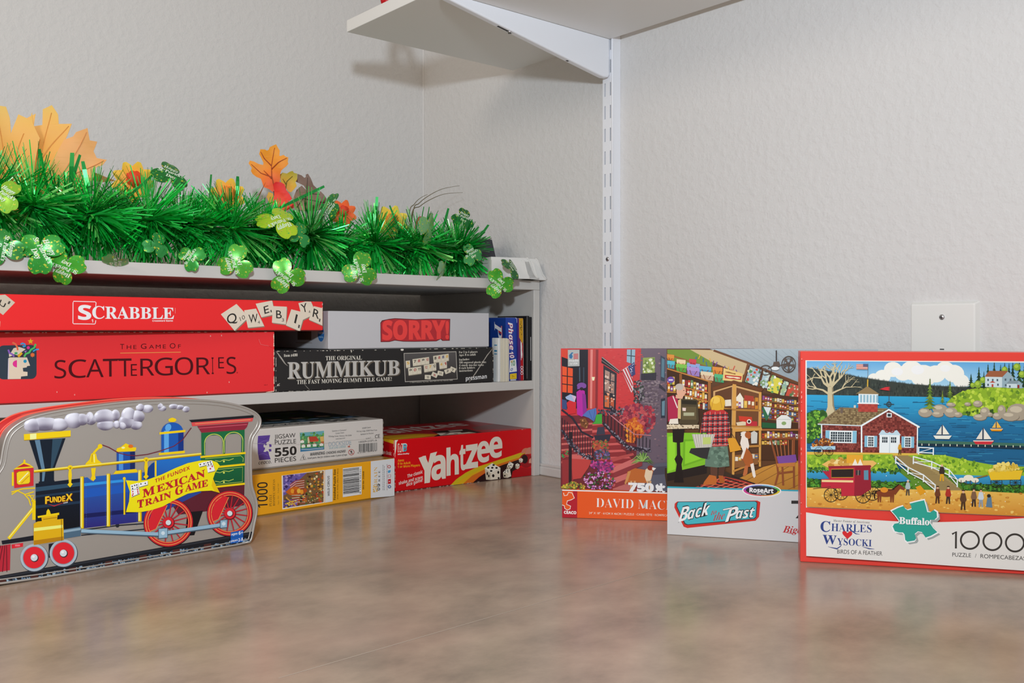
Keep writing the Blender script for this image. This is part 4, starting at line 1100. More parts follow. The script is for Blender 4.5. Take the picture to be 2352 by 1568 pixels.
# driving wheels
def wheel(x, y, rx, ry):
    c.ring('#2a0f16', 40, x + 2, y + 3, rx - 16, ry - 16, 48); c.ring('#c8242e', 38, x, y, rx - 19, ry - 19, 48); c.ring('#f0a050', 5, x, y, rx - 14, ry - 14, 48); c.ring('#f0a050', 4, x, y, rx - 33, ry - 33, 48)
    c.begin()
    for i in range(16):
        a = 2 * math.pi * i / 16 + .15; c.l('#b3202e', [11, 8], [(x + 36 * math.cos(a), y + 36 * math.sin(a)), (x + (rx - 34) * math.cos(a), y + (ry - 34) * math.sin(a))])
    c.end()
    c.p('#d0242f', [(x - 8, y - ry * .72), (x - rx * .3, y - ry * .78), (x - rx * .66, y - ry * .5), (x - rx * .82, y), (x - rx * .74, y + ry * .35), (x - rx * .5, y + ry * .25)]); c.l('#f0a050', 4, [(x - 8, y - ry * .72), (x - rx * .5, y + ry * .25), (x - rx * .74, y + ry * .35)])
    c.e('#5a141c', x + 3, y + 3, 48, 48); c.e('#d0242f', x, y, 44, 44); c.e('#3a2a30', x + 3, y + 3, 24, 24); c.e('#d0d6d8', x, y, 21, 21)
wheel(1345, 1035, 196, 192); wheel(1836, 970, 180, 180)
c.l('#4a5a68', 36, [(648, 1092), (1290, 1132)]); c.l('#8fb0c4', 26, [(648, 1088), (1290, 1126)]); c.l('#4a5a68', 36, [(1300, 1122), (1790, 1062)]); c.l('#8fb0c4', 26, [(1300, 1118), (1790, 1057)])
for x, y, s2 in ((1302, 1118, 38), (1787, 1052, 30)): c.p('#4a5a68', [(x - s2, y - s2), (x + s2, y - s2 - 5), (x + s2, y + s2 + 2), (x - s2, y + s2 + 8)]); c.p('#8fb0c4', [(x - s2 + 5, y - s2 + 4), (x + s2 - 4, y - s2), (x + s2 - 4, y + s2 - 3), (x - s2 + 5, y + s2 + 2)]); c.e('#c8d8e0', x, y, 15, 15)
# banner
c.l('#a88410', 14, [(994, 672), (994, 965)]); c.l(yel, 11, [(992, 672), (992, 965)]); c.e(yel, 992, 676, 12)
c.p('#f3d814', [(1005, 690), (1090, 698), (1180, 688), (1290, 650), (1400, 600), (1500, 562), (1600, 543), (1690, 543), (1735, 560), (1757, 588), (1720, 640), (1702, 690), (1728, 750), (1757, 805), (1690, 785), (1600, 788), (1500, 806), (1400, 852), (1300, 905), (1200, 935), (1120, 947), (1005, 945), (1030, 860), (1036, 780)])
c.p('#e0b80f', [(1702, 690), (1728, 750), (1757, 805), (1716, 792), (1690, 745)])
rt = '#b5202a'
c.t(rt, 'THE FUNDEX', (1238, 716), (1518, 612), 29, 'bold', .0, (-.06, -1))
c.t(rt, 'M', (1140, 832), (1238, 800), 62, 'serif', .02, (-.05, -1)); c.t(rt, 'EXICAN', (1252, 794), (1640, 672), (54, 56), 'serif', .015, (-.05, -1))
c.t(rt, 'T', (1098, 914), (1150, 905), 60, 'serif', .02, (-.03, -1)); c.t(rt, 'RAIN', (1158, 900), (1368, 835), 50, 'serif', .015, (-.03, -1)); c.t(rt, 'G', (1400, 822), (1466, 795), 64, 'serif', .02, (-.03, -1)); c.t(rt, 'AME', (1478, 790), (1662, 748), 52, 'serif', .015)
def domino(P, dots, col):
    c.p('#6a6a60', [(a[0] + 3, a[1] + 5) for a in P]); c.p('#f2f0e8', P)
    for x, y in dots: c.e(col, x, y, 6, 6, 8)
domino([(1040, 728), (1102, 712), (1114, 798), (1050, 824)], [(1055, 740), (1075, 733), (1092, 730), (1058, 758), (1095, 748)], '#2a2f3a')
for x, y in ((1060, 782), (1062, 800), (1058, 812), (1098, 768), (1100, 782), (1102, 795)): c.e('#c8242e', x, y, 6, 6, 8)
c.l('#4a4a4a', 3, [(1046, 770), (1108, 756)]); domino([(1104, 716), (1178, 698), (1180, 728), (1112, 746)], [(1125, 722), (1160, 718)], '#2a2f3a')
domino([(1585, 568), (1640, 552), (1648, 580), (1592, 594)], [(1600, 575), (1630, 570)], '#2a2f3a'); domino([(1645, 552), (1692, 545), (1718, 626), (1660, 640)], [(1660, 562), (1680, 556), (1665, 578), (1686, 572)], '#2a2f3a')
c.e('#c8242e', 1680, 610, 7); c.e('#c8242e', 1695, 592, 6); c.l('#4a4a4a', 3, [(1652, 592), (1704, 580)])
# lettering on the boiler, the blue label
for ch, x0, x1, yb, hh in (('F', 358, 392, 868, 58), ('U', 395, 424, 858, 42), ('N', 427, 456, 856, 42), ('D', 459, 490, 856, 44), ('E', 494, 520, 852, 44), ('X', 522, 578, 848, 56)): 
    c.t('#7a3a10', ch, (x0 + 4, yb + 4), (x1 + 4, yb), hh, 'bold', .02); c.t('#f0b820', ch, (x0, yb), (x1, yb - 4), hh, 'bold', .01)
c.l('#c8303a', [2, 7, 2], [(385, 872), (430, 886), (505, 862)]); c.t('#e8e8e8', 'GAMES', (505, 868), (540, 862), 9, 'bold')
c.p('#1f5cb0', [(1843, 1120), (1943, 1104), (1941, 1196), (1842, 1212)]); c.l('#123a78', 3, [(1843, 1166), (1942, 1150)])
c.t('#e8eef4', 'ages', (1848, 1146), (1896, 1139), 17, 'bold'); c.t('#e8eef4', '6+', (1906, 1142), (1940, 1136), 26, 'bold'); c.t('#e8eef4', 'players', (1847, 1198), (1898, 1190), 15, 'bold'); c.t('#e8eef4', '2-8', (1904, 1196), (1940, 1188), 24, 'bold')
# embossed smoke puffs: shallow domes of printed white
c2 = c
def puff(x, y, rx, ry, hgt, rot=0):
    u0, v0 = tuv((x, y)); ux, vx = tuv((x + rx, y)); uy, vy = tuv((x, y - ry))
    a = math.hypot(ux - u0, vx - v0); b = math.hypot(uy - u0, vy - v0)
    vs = [(u0, -hgt, v0)]; rings = 5; n = 20; fs = []
    for r_ in range(1, rings + 1):
        k = r_ / rings
        for i in range(n):
            an = 2 * math.pi * i / n
            vs.append((u0 + a * k * math.cos(an), -hgt * math.sqrt(max(0, 1 - k * k)) + .0003 * (r_ == rings), v0 + b * k * math.sin(an) + (vx - v0) * k * math.cos(an)))
    for i in range(n): fs.append((0, 1 + i, 1 + (i + 1) % n))
    for r_ in range(rings - 1):
        for i in range(n): fs.append((1 + r_ * n + i, 1 + (r_ + 1) * n + i, 1 + (r_ + 1) * n + (i + 1) % n, 1 + r_ * n + (i + 1) % n))
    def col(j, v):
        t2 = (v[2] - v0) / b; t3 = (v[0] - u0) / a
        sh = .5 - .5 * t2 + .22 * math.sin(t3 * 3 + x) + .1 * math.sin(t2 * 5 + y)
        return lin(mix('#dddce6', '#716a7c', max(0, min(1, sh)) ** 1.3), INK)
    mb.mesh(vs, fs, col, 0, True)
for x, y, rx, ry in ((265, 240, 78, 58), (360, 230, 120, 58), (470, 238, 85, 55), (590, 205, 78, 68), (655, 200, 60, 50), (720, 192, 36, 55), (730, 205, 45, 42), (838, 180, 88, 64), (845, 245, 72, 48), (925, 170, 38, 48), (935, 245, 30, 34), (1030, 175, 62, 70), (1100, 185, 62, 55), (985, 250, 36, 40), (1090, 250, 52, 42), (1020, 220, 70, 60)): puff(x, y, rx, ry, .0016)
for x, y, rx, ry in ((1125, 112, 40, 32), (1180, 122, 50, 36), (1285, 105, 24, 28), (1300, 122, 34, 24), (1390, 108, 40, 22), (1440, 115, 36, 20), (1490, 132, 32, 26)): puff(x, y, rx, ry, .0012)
mb.build('tin_lid', [M_GLOSS, M_TIN], tin)

# ------------------------------------------------------------------ three puzzle boxes standing by the right wall
def pine(c, x, top, bot, w, cols, n=6):
    c.l('#4a3a28', w * .08, [(x, top + 10), (x, bot + 8)])
    for i in range(n):
        y0 = top + (bot - top) * i / (n + .6); y1 = top + (bot - top) * (i + 1.6) / (n + .6); ww = w * (i + 1) / n / 2
        c.p(cols[i % len(cols)], [(x, y0), (x + ww * .5, y1 - (y1 - y0) * .35), (x + ww, y1), (x + ww * .4, y1 - 3), (x, y1 + 2), (x - ww * .5, y1 - 3), (x - ww, y1 - 2), (x - ww * .45, y1 - (y1 - y0) * .4)])
def person(c, x, y, h, coat, legs, skin='#d8a888', hat=None):
    c.p(legs, [(x - h * .09, y - h * .45), (x + h * .1, y - h * .45), (x + h * .12, y), (x + h * .04, y), (x, y - h * .35), (x - h * .05, y), (x - h * .13, y)])
    c.p(coat, [(x - h * .1, y - h * .82), (x + h * .1, y - h * .82), (x + h * .17, y - h * .5), (x + h * .12, y - h * .4), (x - h * .12, y - h * .4), (x - h * .17, y - h * .52)])
    c.e(skin, x, y - h * .89, h * .06, h * .075, 10)
    if hat: c.p(hat, [(x - h * .09, y - h * .93), (x + h * .09, y - h * .93), (x + h * .05, y - h), (x - h * .05, y - h)])
def horse(c, x, y, s, col, mane):
    c.e(col, x, y - 62 * s, 62 * s, 27 * s, 18); c.p(col, [(x + 40 * s, y - 80 * s), (x + 92 * s, y - 118 * s), (x + 128 * s, y - 92 * s), (x + 122 * s, y - 80 * s), (x + 95 * s, y - 90 * s), (x + 64 * s, y - 48 * s)])
    for dx in (-48, -34, 36, 50): c.p(col, [(x + (dx - 8) * s, y - 60 * s), (x + (dx + 8) * s, y - 60 * s), (x + (dx + 4) * s, y), (x + (dx - 4) * s, y)])
    c.l(mane, 8 * s, [(x + 88 * s, y - 120 * s), (x + 62 * s, y - 98 * s), (x + 42 * s, y - 82 * s)]); c.l(mane, 9 * s, [(x - 60 * s, y - 72 * s), (x - 74 * s, y - 50 * s), (x - 72 * s, y - 22 * s)])
def spoked(c, x, y, r, col='#2a2018'):
    c.ring(col, r * .1, x, y, r); 
    for i in range(6): a = i * math.pi / 6; c.l(col, r * .05, [(x - r * math.cos(a), y - r * math.sin(a)), (x + r * math.cos(a), y + r * math.sin(a))])

def jig(cx, cy, s, rot=0.0):
    P = []
    side = [(-1, 0), (-.35, .08), (-.22, -.02), (-.3, -.28), (0, -.48), (.3, -.28), (.22, -.02), (.35, .08), (1, 0)]
    for k, out in ((0, 1), (1, -1), (2, 1), (3, -1)):
        a = k * math.pi / 2 + rot
        for u, v in side[:-1]:
            vv = v * out
            x, y = u, -1 + vv
            P.append((cx + s * (x * math.cos(a) - y * math.sin(a)), cy + s * (x * math.sin(a) + y * math.cos(a))))
    return P

# the red-framed one, nearest
W, D, H = 0.203, 0.05, 0.2015
hd = cdir(.1888, -.0469); p = cw(.2757, .9059)
g = place('puzzle_box', 'red framed puzzle box with a harbour village picture, nearest the front on the right', 'puzzle', p, hd, W, D, 0, 'puzzle boxes standing along the right wall')
mb = MB(); mb.box(-W/2 + .0015, W/2 - .0015, -D/2 + .02, D/2, .0015, H - .0015, lin('#c9b8ae', INK), 0, .0008)
mb.build('box_base', M_PRINT, g)
mb = MB(); mb.box(-W/2, W/2, -D/2, D/2 - .012, 0, H, lin('#cccccc'), 0, .0011, 2, inks('#dd4238', '#d23a34', '#d8706a'))
c = front(mb, W, D, H, [(88, 1480), (1604, 1542), (1604, 38), (50, 62)], 0, .1955)
c.p('#e9e3da', [(88, 124), (1640, 100), (1640, 1158), (117, 1120)])
pic = [(96, 130), (1598, 108), (1598, 1150), (123, 1112)]
c.window(pic)
c.p('#5f8a2c', [(90, 740), (1640, 740), (1640, 1170), (90, 1140)])
c.p('#4f9bd0', [(90, 100), (1640, 90), (1640, 360), (90, 370)], '#b8dbe8')
for x, y, r in ((560, 240, 42), (620, 225, 55), (690, 175, 62), (760, 200, 60), (820, 180, 78), (900, 215, 90), (985, 200, 70), (1050, 165, 62), (1110, 195, 72), (1160, 245, 55), (1195, 258, 30)): c.e('#ece5dc', x, y, r, r * .85, 18)
for x, y, r in ((720, 190, 40), (860, 175, 45), (1050, 160, 36)): c.e('#f7f2ea', x, y, r, r * .7, 14)
c.p('#353c37', [(90, 178), (180, 186), (300, 205), (450, 232), (600, 252), (800, 274), (1000, 284), (1280, 290), (1280, 366), (90, 366)])
rr = random.Random(4); c.begin()
for i in range(150):
    x = 95 + i * 7.8; y = np.interp(x, [90, 180, 300, 450, 600, 800, 1000, 1280], [178, 186, 205, 232, 252, 274, 284, 290]); k2 = rr.uniform(6, 16)
    c.p('#353c37', [(x - 5, y + 4), (x, y - k2), (x + 5, y + 4)])
for i in range(260):
    x = rr.uniform(95, 1250); y = rr.uniform(np.interp(x, [90, 450, 800, 1280], [185, 240, 280, 295]), 360); c.p(rr.choice(('#262c29', '#444c42', '#2d332f')), [(x - 6, y + 12), (x, y - 10), (x + 6, y + 12)])
c.end()
c.p('#2f9ecb', [(90, 360), (1640, 358), (1640, 560), (90, 560)], '#1f6a96'); c.p('#1f6a96', [(90, 556), (1640, 556), (1640, 850), (90, 850)], '#1c5880')
c.begin()
for i in range(330):
    x = rr.uniform(90, 1600); y = 365 + 470 * rr.random() ** .8; L2 = rr.uniform(20, 110); col = rr.choice(('#123f60', '#164a6c', '#3f9cc0', '#174f78')); 
    c.l(col, rr.uniform(1.5, 4), [(x, y), (x + L2, y + rr.uniform(-3, 3))])
c.end()
# headland with a farm house
c.p('#86a82a', [(1060, 400), (1095, 360), (1150, 325), (1230, 298), (1330, 284), (1640, 284), (1640, 490), (1240, 486), (1130, 470)])
c.blobs(['#a4c234', '#78982a', '#b8cf48', '#5f8526', '#93b52e'], 200, [(1065, 400), (1150, 328), (1330, 286), (1600, 286), (1600, 480), (1240, 480), (1130, 460)], 7, 20, 61)
c.blobs(['#3f5f22', '#2f4c1e'], 40, [(1120, 450), (1240, 440), (1600, 430), (1600, 486), (1240, 486)], 6, 16, 62)
for x, y, rx, ry in ((915, 465, 48, 32), (1015, 440, 52, 32), (1090, 460, 46, 34), (1090, 408, 32, 14), (1140, 475, 30, 18), (1000, 475, 40, 20), (1275, 398, 32, 22), (1205, 402, 22, 12), (1325, 455, 34, 34), (1290, 490, 46, 22), (1440, 440, 28, 36), (1410, 480, 34, 24), (1555, 450, 80, 58), (1500, 480, 62, 32), (1360, 470, 18, 14)):
    c.e('#6f6458', x + 3, y + 4, rx, ry, 14); c.e('#a29684', x, y, rx, ry, 14); c.e('#c0b49e', x - rx * .2, y - ry * .3, rx * .55, ry * .4, 10)
for x, tp, bt, w2 in ((1228, 190, 290, 60), (1282, 140, 290, 66), (1345, 120, 280, 70), (1388, 105, 270, 66), (1432, 120, 250, 50), (1460, 108, 240, 56), (1490, 110, 240, 50), (1516, 104, 260, 60), (1562, 102, 270, 66), (1596, 104, 280, 60), (1316, 170, 290, 44)): pine(c, x, tp, bt, w2, ['#1d3a22', '#27492a', '#173020'])
for x, y, r in ((1275, 265, 26), (1240, 272, 18), (1460, 160, 22), (1545, 140, 26), (1580, 190, 24), (1310, 235, 22)): c.e('#7fa030', x, y, r, r, 12); c.e('#a4bf44', x - 4, y - 5, r * .55, r * .5, 10)
c.p('#c3d2d6', [(1325, 212), (1442, 212), (1442, 284), (1325, 282)]); c.p('#90a8b2', [(1442, 213), (1482, 172), (1522, 214), (1522, 284), (1442, 284)]); c.p('#96583a', [(1322, 212), (1352, 171), (1484, 169), (1444, 212)])
c.p('#c3d2d6', [(1474, 258), (1545, 255), (1545, 286), (1474, 286)]); c.p('#90a8b2', [(1545, 256), (1560, 236), (1582, 258), (1580, 288), (1545, 286)]); c.p('#7f9098', [(1470, 258), (1492, 236), (1560, 234), (1546, 257)])
for x, y in ((1340, 226), (1372, 226), (1404, 226), (1340, 260), (1408, 258), (1460, 222), (1495, 222), (1462, 260), (1490, 268)): c.r('#4a5a66', x, y, x + 11, y + 15)
c.p('#b0402f', [(1354, 252), (1376, 240), (1398, 252)]); c.r('#b0402f', 1370, 262, 1382, 282); c.r('#8a2f2a', 1548, 264, 1562, 286)
pine(c, 945, 225, 440, 92, ['#5f7a2c', '#4a6628', '#7a9234'], 9); pine(c, 1032, 310, 395, 40, ['#7f9230', '#5f7a2c'], 6); pine(c, 1083, 240, 362, 58, ['#5f7a2c', '#4a6628', '#7a9234'], 8)
# bare tree
def limb(x, y, a, L, w, d):
    x2, y2 = x + L * math.cos(a), y - L * math.sin(a); xm, ym = (x + x2) / 2 + rr.uniform(-.1, .1) * L, (y + y2) / 2 + rr.uniform(-.1, .1) * L
    c.l('#c4b692', [w, w * .8, w * .55], [(x, y), (xm, ym), (x2, y2)])
    if d:
        for k in range(2 if d < 3 else 3): limb(x2, y2, a + rr.uniform(-.85, .85), L * rr.uniform(.55, .8), w * .58, d - 1)
c.p('#8a7c60', [(228, 510), (250, 440), (252, 300), (282, 300), (290, 430), (318, 508)])
c.p('#c4b692', [(225, 508), (246, 440), (244, 300), (272, 300), (280, 430), (308, 506)])
for a, L2, w2 in ((1.6, 60, 22), (2.3, 80, 18), (.8, 80, 18), (2.75, 90, 15), (.45, 80, 14), (1.2, 70, 18), (2.0, 60, 16)): limb(260 + 10 * math.cos(a), 318 - 20 * math.sin(a) + (40 if abs(a - 1.57) > 1 else 0), a, L2, w2, 3)
# shrubs
for x, y, r in ((130, 520, 40), (170, 520, 55), (150, 590, 60), (120, 640, 44), (190, 560, 44), (210, 500, 36)): c.e('#2f5a22', x, y, r, r * 1.1, 14)
c.blobs(['#4f8a2c', '#6aa034', '#28501e', '#86b43a'], 90, [(100, 480), (220, 470), (225, 640), (110, 680)], 6, 16, 63)
# shed with a shingled gable and lookout
c.p('#86704e', [(176, 558), (330, 442), (660, 442), (478, 560)])
c.begin()
for i in range(9):
    y = 452 + i * 12; xl = 330 - (y - 442) * 1.3; xr = 655 - (y - 442) * 1.5
    c.l('#5f4e38', 2.5, [(xl, y), (xr, y)])
    for k in range(22): x = xl + (xr - xl) * (k + rr.random() * .8) / 22; c.r(rr.choice(('#a08a62', '#6f5a3e', '#94805a')), x, y + 1, x + 12, y + 10)
c.end()
c.p('#6f2f2a', [(205, 562), (480, 562), (480, 746), (212, 746)]); c.p('#7a332d', [(478, 746), (478, 560), (664, 445), (866, 562), (862, 746)])
c.begin()
for i in range(22):
    y = 460 + i * 13.4
    xl = max(486, 478 + (560 - y) * 1.62) if y < 560 else 212
    xr = min(860, 866 - (562 - y) * 1.72) if y < 560 else 860
    nk = int((xr - xl) / 15)
    for k in range(nk): x = xl + (xr - xl) * (k + .5 * (i % 2)) / nk; c.r(rr.choice(('#8a4038', '#5c2622', '#944a40', '#6a2c28')), x, y, x + 12, y + 11)
c.end()
wh = '#dfe6ea'
c.l(wh, 12, [(474, 566), (664, 450), (876, 566)]); c.l(wh, 10, [(480, 562), (484, 748)]); c.l(wh, 8, [(862, 562), (862, 748)]); c.l('#c8d4da', 7, [(182, 558), (478, 563)]); c.l(wh, 8, [(208, 562), (214, 746)])
c.r(wh, 236, 598, 448, 682); c.r('#7fb4cc', 236, 600, 264, 680); c.r('#7fb4cc', 420, 600, 448, 680); c.r('#2f3a42', 270, 608, 414, 674)
c.begin()
for x in range(270, 420, 16): c.l(wh, 5 if (x - 270) % 48 == 0 else 2.5, [(x, 606), (x, 676)])
for y in (624, 641, 658): c.l(wh, 2.5, [(268, y), (416, y)])
c.end()
for x in (502, 754):
    c.r('#7fb4cc', x, 630, x + 86, 706); c.r(wh, x + 20, 630, x + 66, 706); c.r('#2f3a42', x + 26, 638, x + 60, 700)
    for k in (37, 48): c.l(wh, 2.5, [(x + k, 636), (x + k, 702)])
    for y in (652, 668, 684): c.l(wh, 2.5, [(x + 24, y), (x + 62, y)])
c.r(wh, 604, 618, 742, 748); c.p('#b8d0dc', [(596, 622), (620, 588), (672, 602), (722, 588), (750, 622)]); c.ring('#8a3a34', 8, 655, 590, 14); c.ring('#8a3a34', 8, 688, 590, 14); c.l('#9fb0ba', 3, [(673, 630), (673, 748)])
for x in (622, 682): c.r('#2f3a42', x, 636, x + 36, 674); c.l(wh, 3, [(x + 12, 634), (x + 12, 676)]); c.l(wh, 3, [(x + 24, 634), (x + 24, 676)]); c.l(wh, 3, [(x, 655), (x + 36, 655)])
c.r(wh, 650, 472, 684, 502); c.r('#2f3a42', 656, 478, 678, 497)
c.p('#dfe6ea', [(455, 345), (590, 345), (588, 412), (457, 412)])
for x in range(466, 590, 22): c.r('#8fb4c4', x, 352, x + 14, 404)
c.l(wh, 8, [(448, 412), (596, 412)])
for i in range(6):
    for j in range(3): c.r('#a03c34' if (i + j) % 2 else '#b0443a', 455 + i * 22, 414 + j * 18, 477 + i * 22, 432 + j * 18)
c.p('#8a7450', [(436, 346), (515, 292), (600, 346)]); c.l('#d0a83a', 8, [(516, 295), (516, 245)]); c.l('#5a5248', 2.5, [(516, 250), (516, 136)])
c.r('#d8b0a4', 436, 142, 514, 178)
for y in (148, 160, 172): c.l('#c06a60', 5, [(436, y), (514, y)])
c.r('#5a5a78', 482, 140, 514, 160)
c.p('#cc2f38', [(598, 312), (640, 296), (668, 294), (668, 320), (640, 318)]); c.l('#4a4038', 4, [(664, 296), (664, 440)]); c.ring('#3a3430', 5, 664, 412, 15); c.l('#3a3430', 4, [(628, 412), (700, 412)])
c.r('#6a5a50', 334, 440, 350, 480); c.r('#cfc8bc', 424, 424, 438, 442)
# sailing boats and a pier
def boat(x, y, s, hull, sail):
    c.p(hull, [(x - 60 * s, y + 14 * s), (x + 66 * s, y + 12 * s), (x + 48 * s, y + 36 * s), (x - 44 * s, y + 36 * s)]); c.l('#e8e4d8', 5 * s, [(x - 58 * s, y + 17 * s), (x + 62 * s, y + 15 * s)]); c.l('#5a4a3a', 4 * s, [(x, y + 14 * s), (x, y - 62 * s)])
    c.p(sail, [(x + 5 * s, y - 58 * s), (x + 50 * s, y + 4 * s), (x + 5 * s, y + 6 * s)]); c.p(mix(sail, '#b8b4a8', .25), [(x - 5 * s, y - 52 * s), (x - 42 * s, y + 6 * s), (x - 5 * s, y + 6 * s)])
c.l('#3f6a5a', 20, [(866, 664), (1640, 672)]); c.l('#1c3040', 14, [(866, 682), (1640, 694)])
c.begin()
for x in range(890, 1600, 48): c.r('#d8d8c0', x, 676, x + 6, 690)
c.end()
boat(1030, 606, 1.0, '#dfe0d4', '#e6e2d2'); boat(1310, 632, 1.15, '#c8303a', '#e8e0d4'); boat(1400, 556, .72, '#e09420', '#e8b040')
# meadow, stream, sand
c.p('#d6b04a', [(110, 745), (866, 742), (1000, 760), (110, 770)])
c.p('#86ac2c', [(110, 764), (690, 752), (760, 900), (110, 900)]); c.p('#8fb52e', [(720, 765), (900, 748), (1040, 750), (1200, 782), (1400, 815), (1640, 820), (1640, 900), (1150, 900), (900, 850)])
c.blobs(['#a8c83a', '#6f982a', '#9abf34', '#5a8426'], 170, [(110, 775), (690, 760), (740, 860), (110, 860)], 5, 16, 64); c.blobs(['#a8c83a', '#6f982a', '#b0cc44', '#5a8426'], 150, [(760, 775), (1040, 755), (1400, 818), (1600, 825), (1600, 880), (950, 860)], 5, 16, 65)
c.p('#3a9ac4', [(110, 868), (740, 868), (820, 930), (700, 938), (110, 925)], '#2a7aa4'); c.p('#3a9ac4', [(1080, 880), (1300, 885), (1640, 880), (1640, 945), (1200, 940)], '#2a7aa4')
c.blobs(['#2f5a24', '#3f7028', '#24481e'], 120, [(110, 850), (740, 850), (760, 880), (110, 880)], 5, 13, 66); c.blobs(['#2f6a28', '#4a8a2c', '#24481e', '#5a9a30'], 200, [(110, 925), (760, 935), (930, 980), (120, 985)], 5, 14, 67); c.blobs(['#2f6a28', '#4a8a2c', '#24481e'], 150, [(1160, 935), (1640, 945), (1640, 1000), (1180, 985)], 5, 14, 68)
c.p('#dfb456', [(110, 985), (400, 975), (930, 985), (1180, 985), (1640, 1000), (1640, 1170), (110, 1140)], '#c87f2a')
c.blobs(['#e6c06a', '#c98f34', '#d8a444', '#b8762a'], 200, [(115, 990), (1600, 1000), (1600, 1140), (118, 1110)], 5, 18, 69, .5); c.blobs(['#f0ead8'], 40, [(500, 800), (1500, 860), (1500, 1100), (140, 1080)], 2, 5, 70)
# foot bridge
c.p('#9c8656', [(690, 762), (800, 758), (1010, 860), (1170, 985), (985, 988), (830, 872)])
c.begin()
for i in range(24): t2 = i / 24; c.l('#6f5c3a', 2.5, [(690 + 295 * t2, 762 + 226 * t2 ** 1.05), (800 + 370 * t2, 758 + 227 * t2)])
c.end()
def rail(pts, h2):
    c.l(wh, 7, pts); c.l(wh, 7, [(x, y - h2) for x, y in pts])
    for i, (x, y) in enumerate(pts):
        c.l(wh, 8, [(x, y + 14), (x, y - h2 - 4)])
        if i: c.l(wh, 4, [(pts[i-1][0], pts[i-1][1]), (x, y - h2)])
rail([(715, 800), (800, 870), (905, 920), (985, 985)], 34); rail([(835, 800), (960, 832), (1080, 885), (1135, 950)], 36); rail([(870, 735), (970, 738)], 34)
person(c, 742, 752, 82, '#c89020', '#5a4020'); person(c, 1030, 925, 118, '#3a2c24', '#d8a020'); person(c, 800, 1025, 105, '#a8b4b4', '#4a4038', hat='#c8c8c0'); c.p('#d8941c', [(852, 968), (884, 955), (924, 1000), (884, 1022)])
for x, y, hh, a2, b2 in ((1002, 1075, 118, '#6a3a22', '#4a2a1c'), (1074, 1076, 120, '#a83226', '#3a2a24'), (1176, 1115, 136, '#5a3c28', '#4a3220'), (1248, 1092, 122, '#7a5a42', '#3a2c28'), (1296, 1094, 122, '#c4ccd4', '#8a98a8')): person(c, x, y, hh, a2, b2, hat='#3a2c20')
c.p('#5a7890', [(1340, 1030), (1366, 1022), (1374, 1096), (1330, 1092)]); c.e('#2a2420', 1350, 1018, 13, 12)
# red delivery wagon
for x, y, r in ((282, 1030, 46), (350, 1015, 46), (498, 1030, 50), (562, 1015, 46)): spoked(c, x, y, r)
c.p('#e0b060', [(215, 828), (260, 800), (560, 795), (588, 812), (545, 850), (262, 850)]); c.blobs(['#e8cf90', '#c89a4a', '#b8842f'], 30, [(270, 790), (380, 780), (390, 830), (260, 835)], 8, 18, 71); c.r('#dca030', 382, 758, 492, 815); c.p('#e8e0d0', [(420, 830), (440, 785), (460, 830)]); c.p('#e8e0d0', [(455, 830), (474, 785), (494, 830)])
c.p('#b8283a', [(262, 845), (545, 832), (552, 985), (485, 1030), (352, 1036), (350, 985), (214, 985), (214, 925), (268, 922)]); c.p('#8f1f30', [(440, 842), (545, 834), (552, 985), (485, 1030), (438, 1034)]); c.p('#a8243a', [(218, 870), (268, 872), (268, 920)]); c.p('#8f1f30', [(258, 838), (545, 826), (552, 838), (262, 852)])
c.p('#2a1f1c', [(278, 856), (432, 850), (432, 912), (280, 916)]); c.l('#c8922a', 4, [(280, 858), (430, 852), (430, 910), (282, 914)], True); c.r('#e8c890', 218, 930, 430, 944)
c.r('#3a3038', 446, 862, 478, 894); c.l('#b8a890', 3, [(462, 860), (462, 896)]); c.p('#5a8aa0', [(500, 862), (530, 860), (532, 925), (502, 925)])
horse(c, 650, 1072, 1.02, '#7a3a20', '#2a1812'); c.l('#3a2418', 6, [(560, 1000), (710, 985)]); c.e('#d88a2a', 640, 990, 26, 18); c.l('#5a3a20', 4, [(160, 990), (280, 975)])
c.p('#9fc4d8', [(135, 706), (304, 702), (304, 726), (140, 728)]); spoked(c, 192, 742, 30); spoked(c, 264, 740, 26); c.blobs(['#c8742a', '#8a4a22', '#d89444', '#6a3a1c'], 60, [(140, 704), (180, 660), (260, 650), (300, 700)], 6, 11, 72)
# a yellow hay cart at the edge of the meadow
for x, y, r in ((1400, 925, 38), (1530, 925, 38)): spoked(c, x, y, r)
c.p('#e0b82a', [(1340, 850), (1580, 842), (1560, 905), (1362, 912)]); c.blobs(['#e8d070', '#c8a83a', '#d8bc50'], 60, [(1350, 850), (1400, 800), (1520, 795), (1575, 842)], 8, 18, 74); c.l('#8a6a2a', 8, [(1340, 880), (1240, 905)])
for x, y, r in ((1210, 900, 34), (1165, 915, 26), (1255, 915, 26)): c.e('#e2dccb', x, y, r, r * .62, 14)
for x in (1195, 1222, 1160, 1258): c.l('#4a4038', 5, [(x, 915), (x, 945)])
c.window()
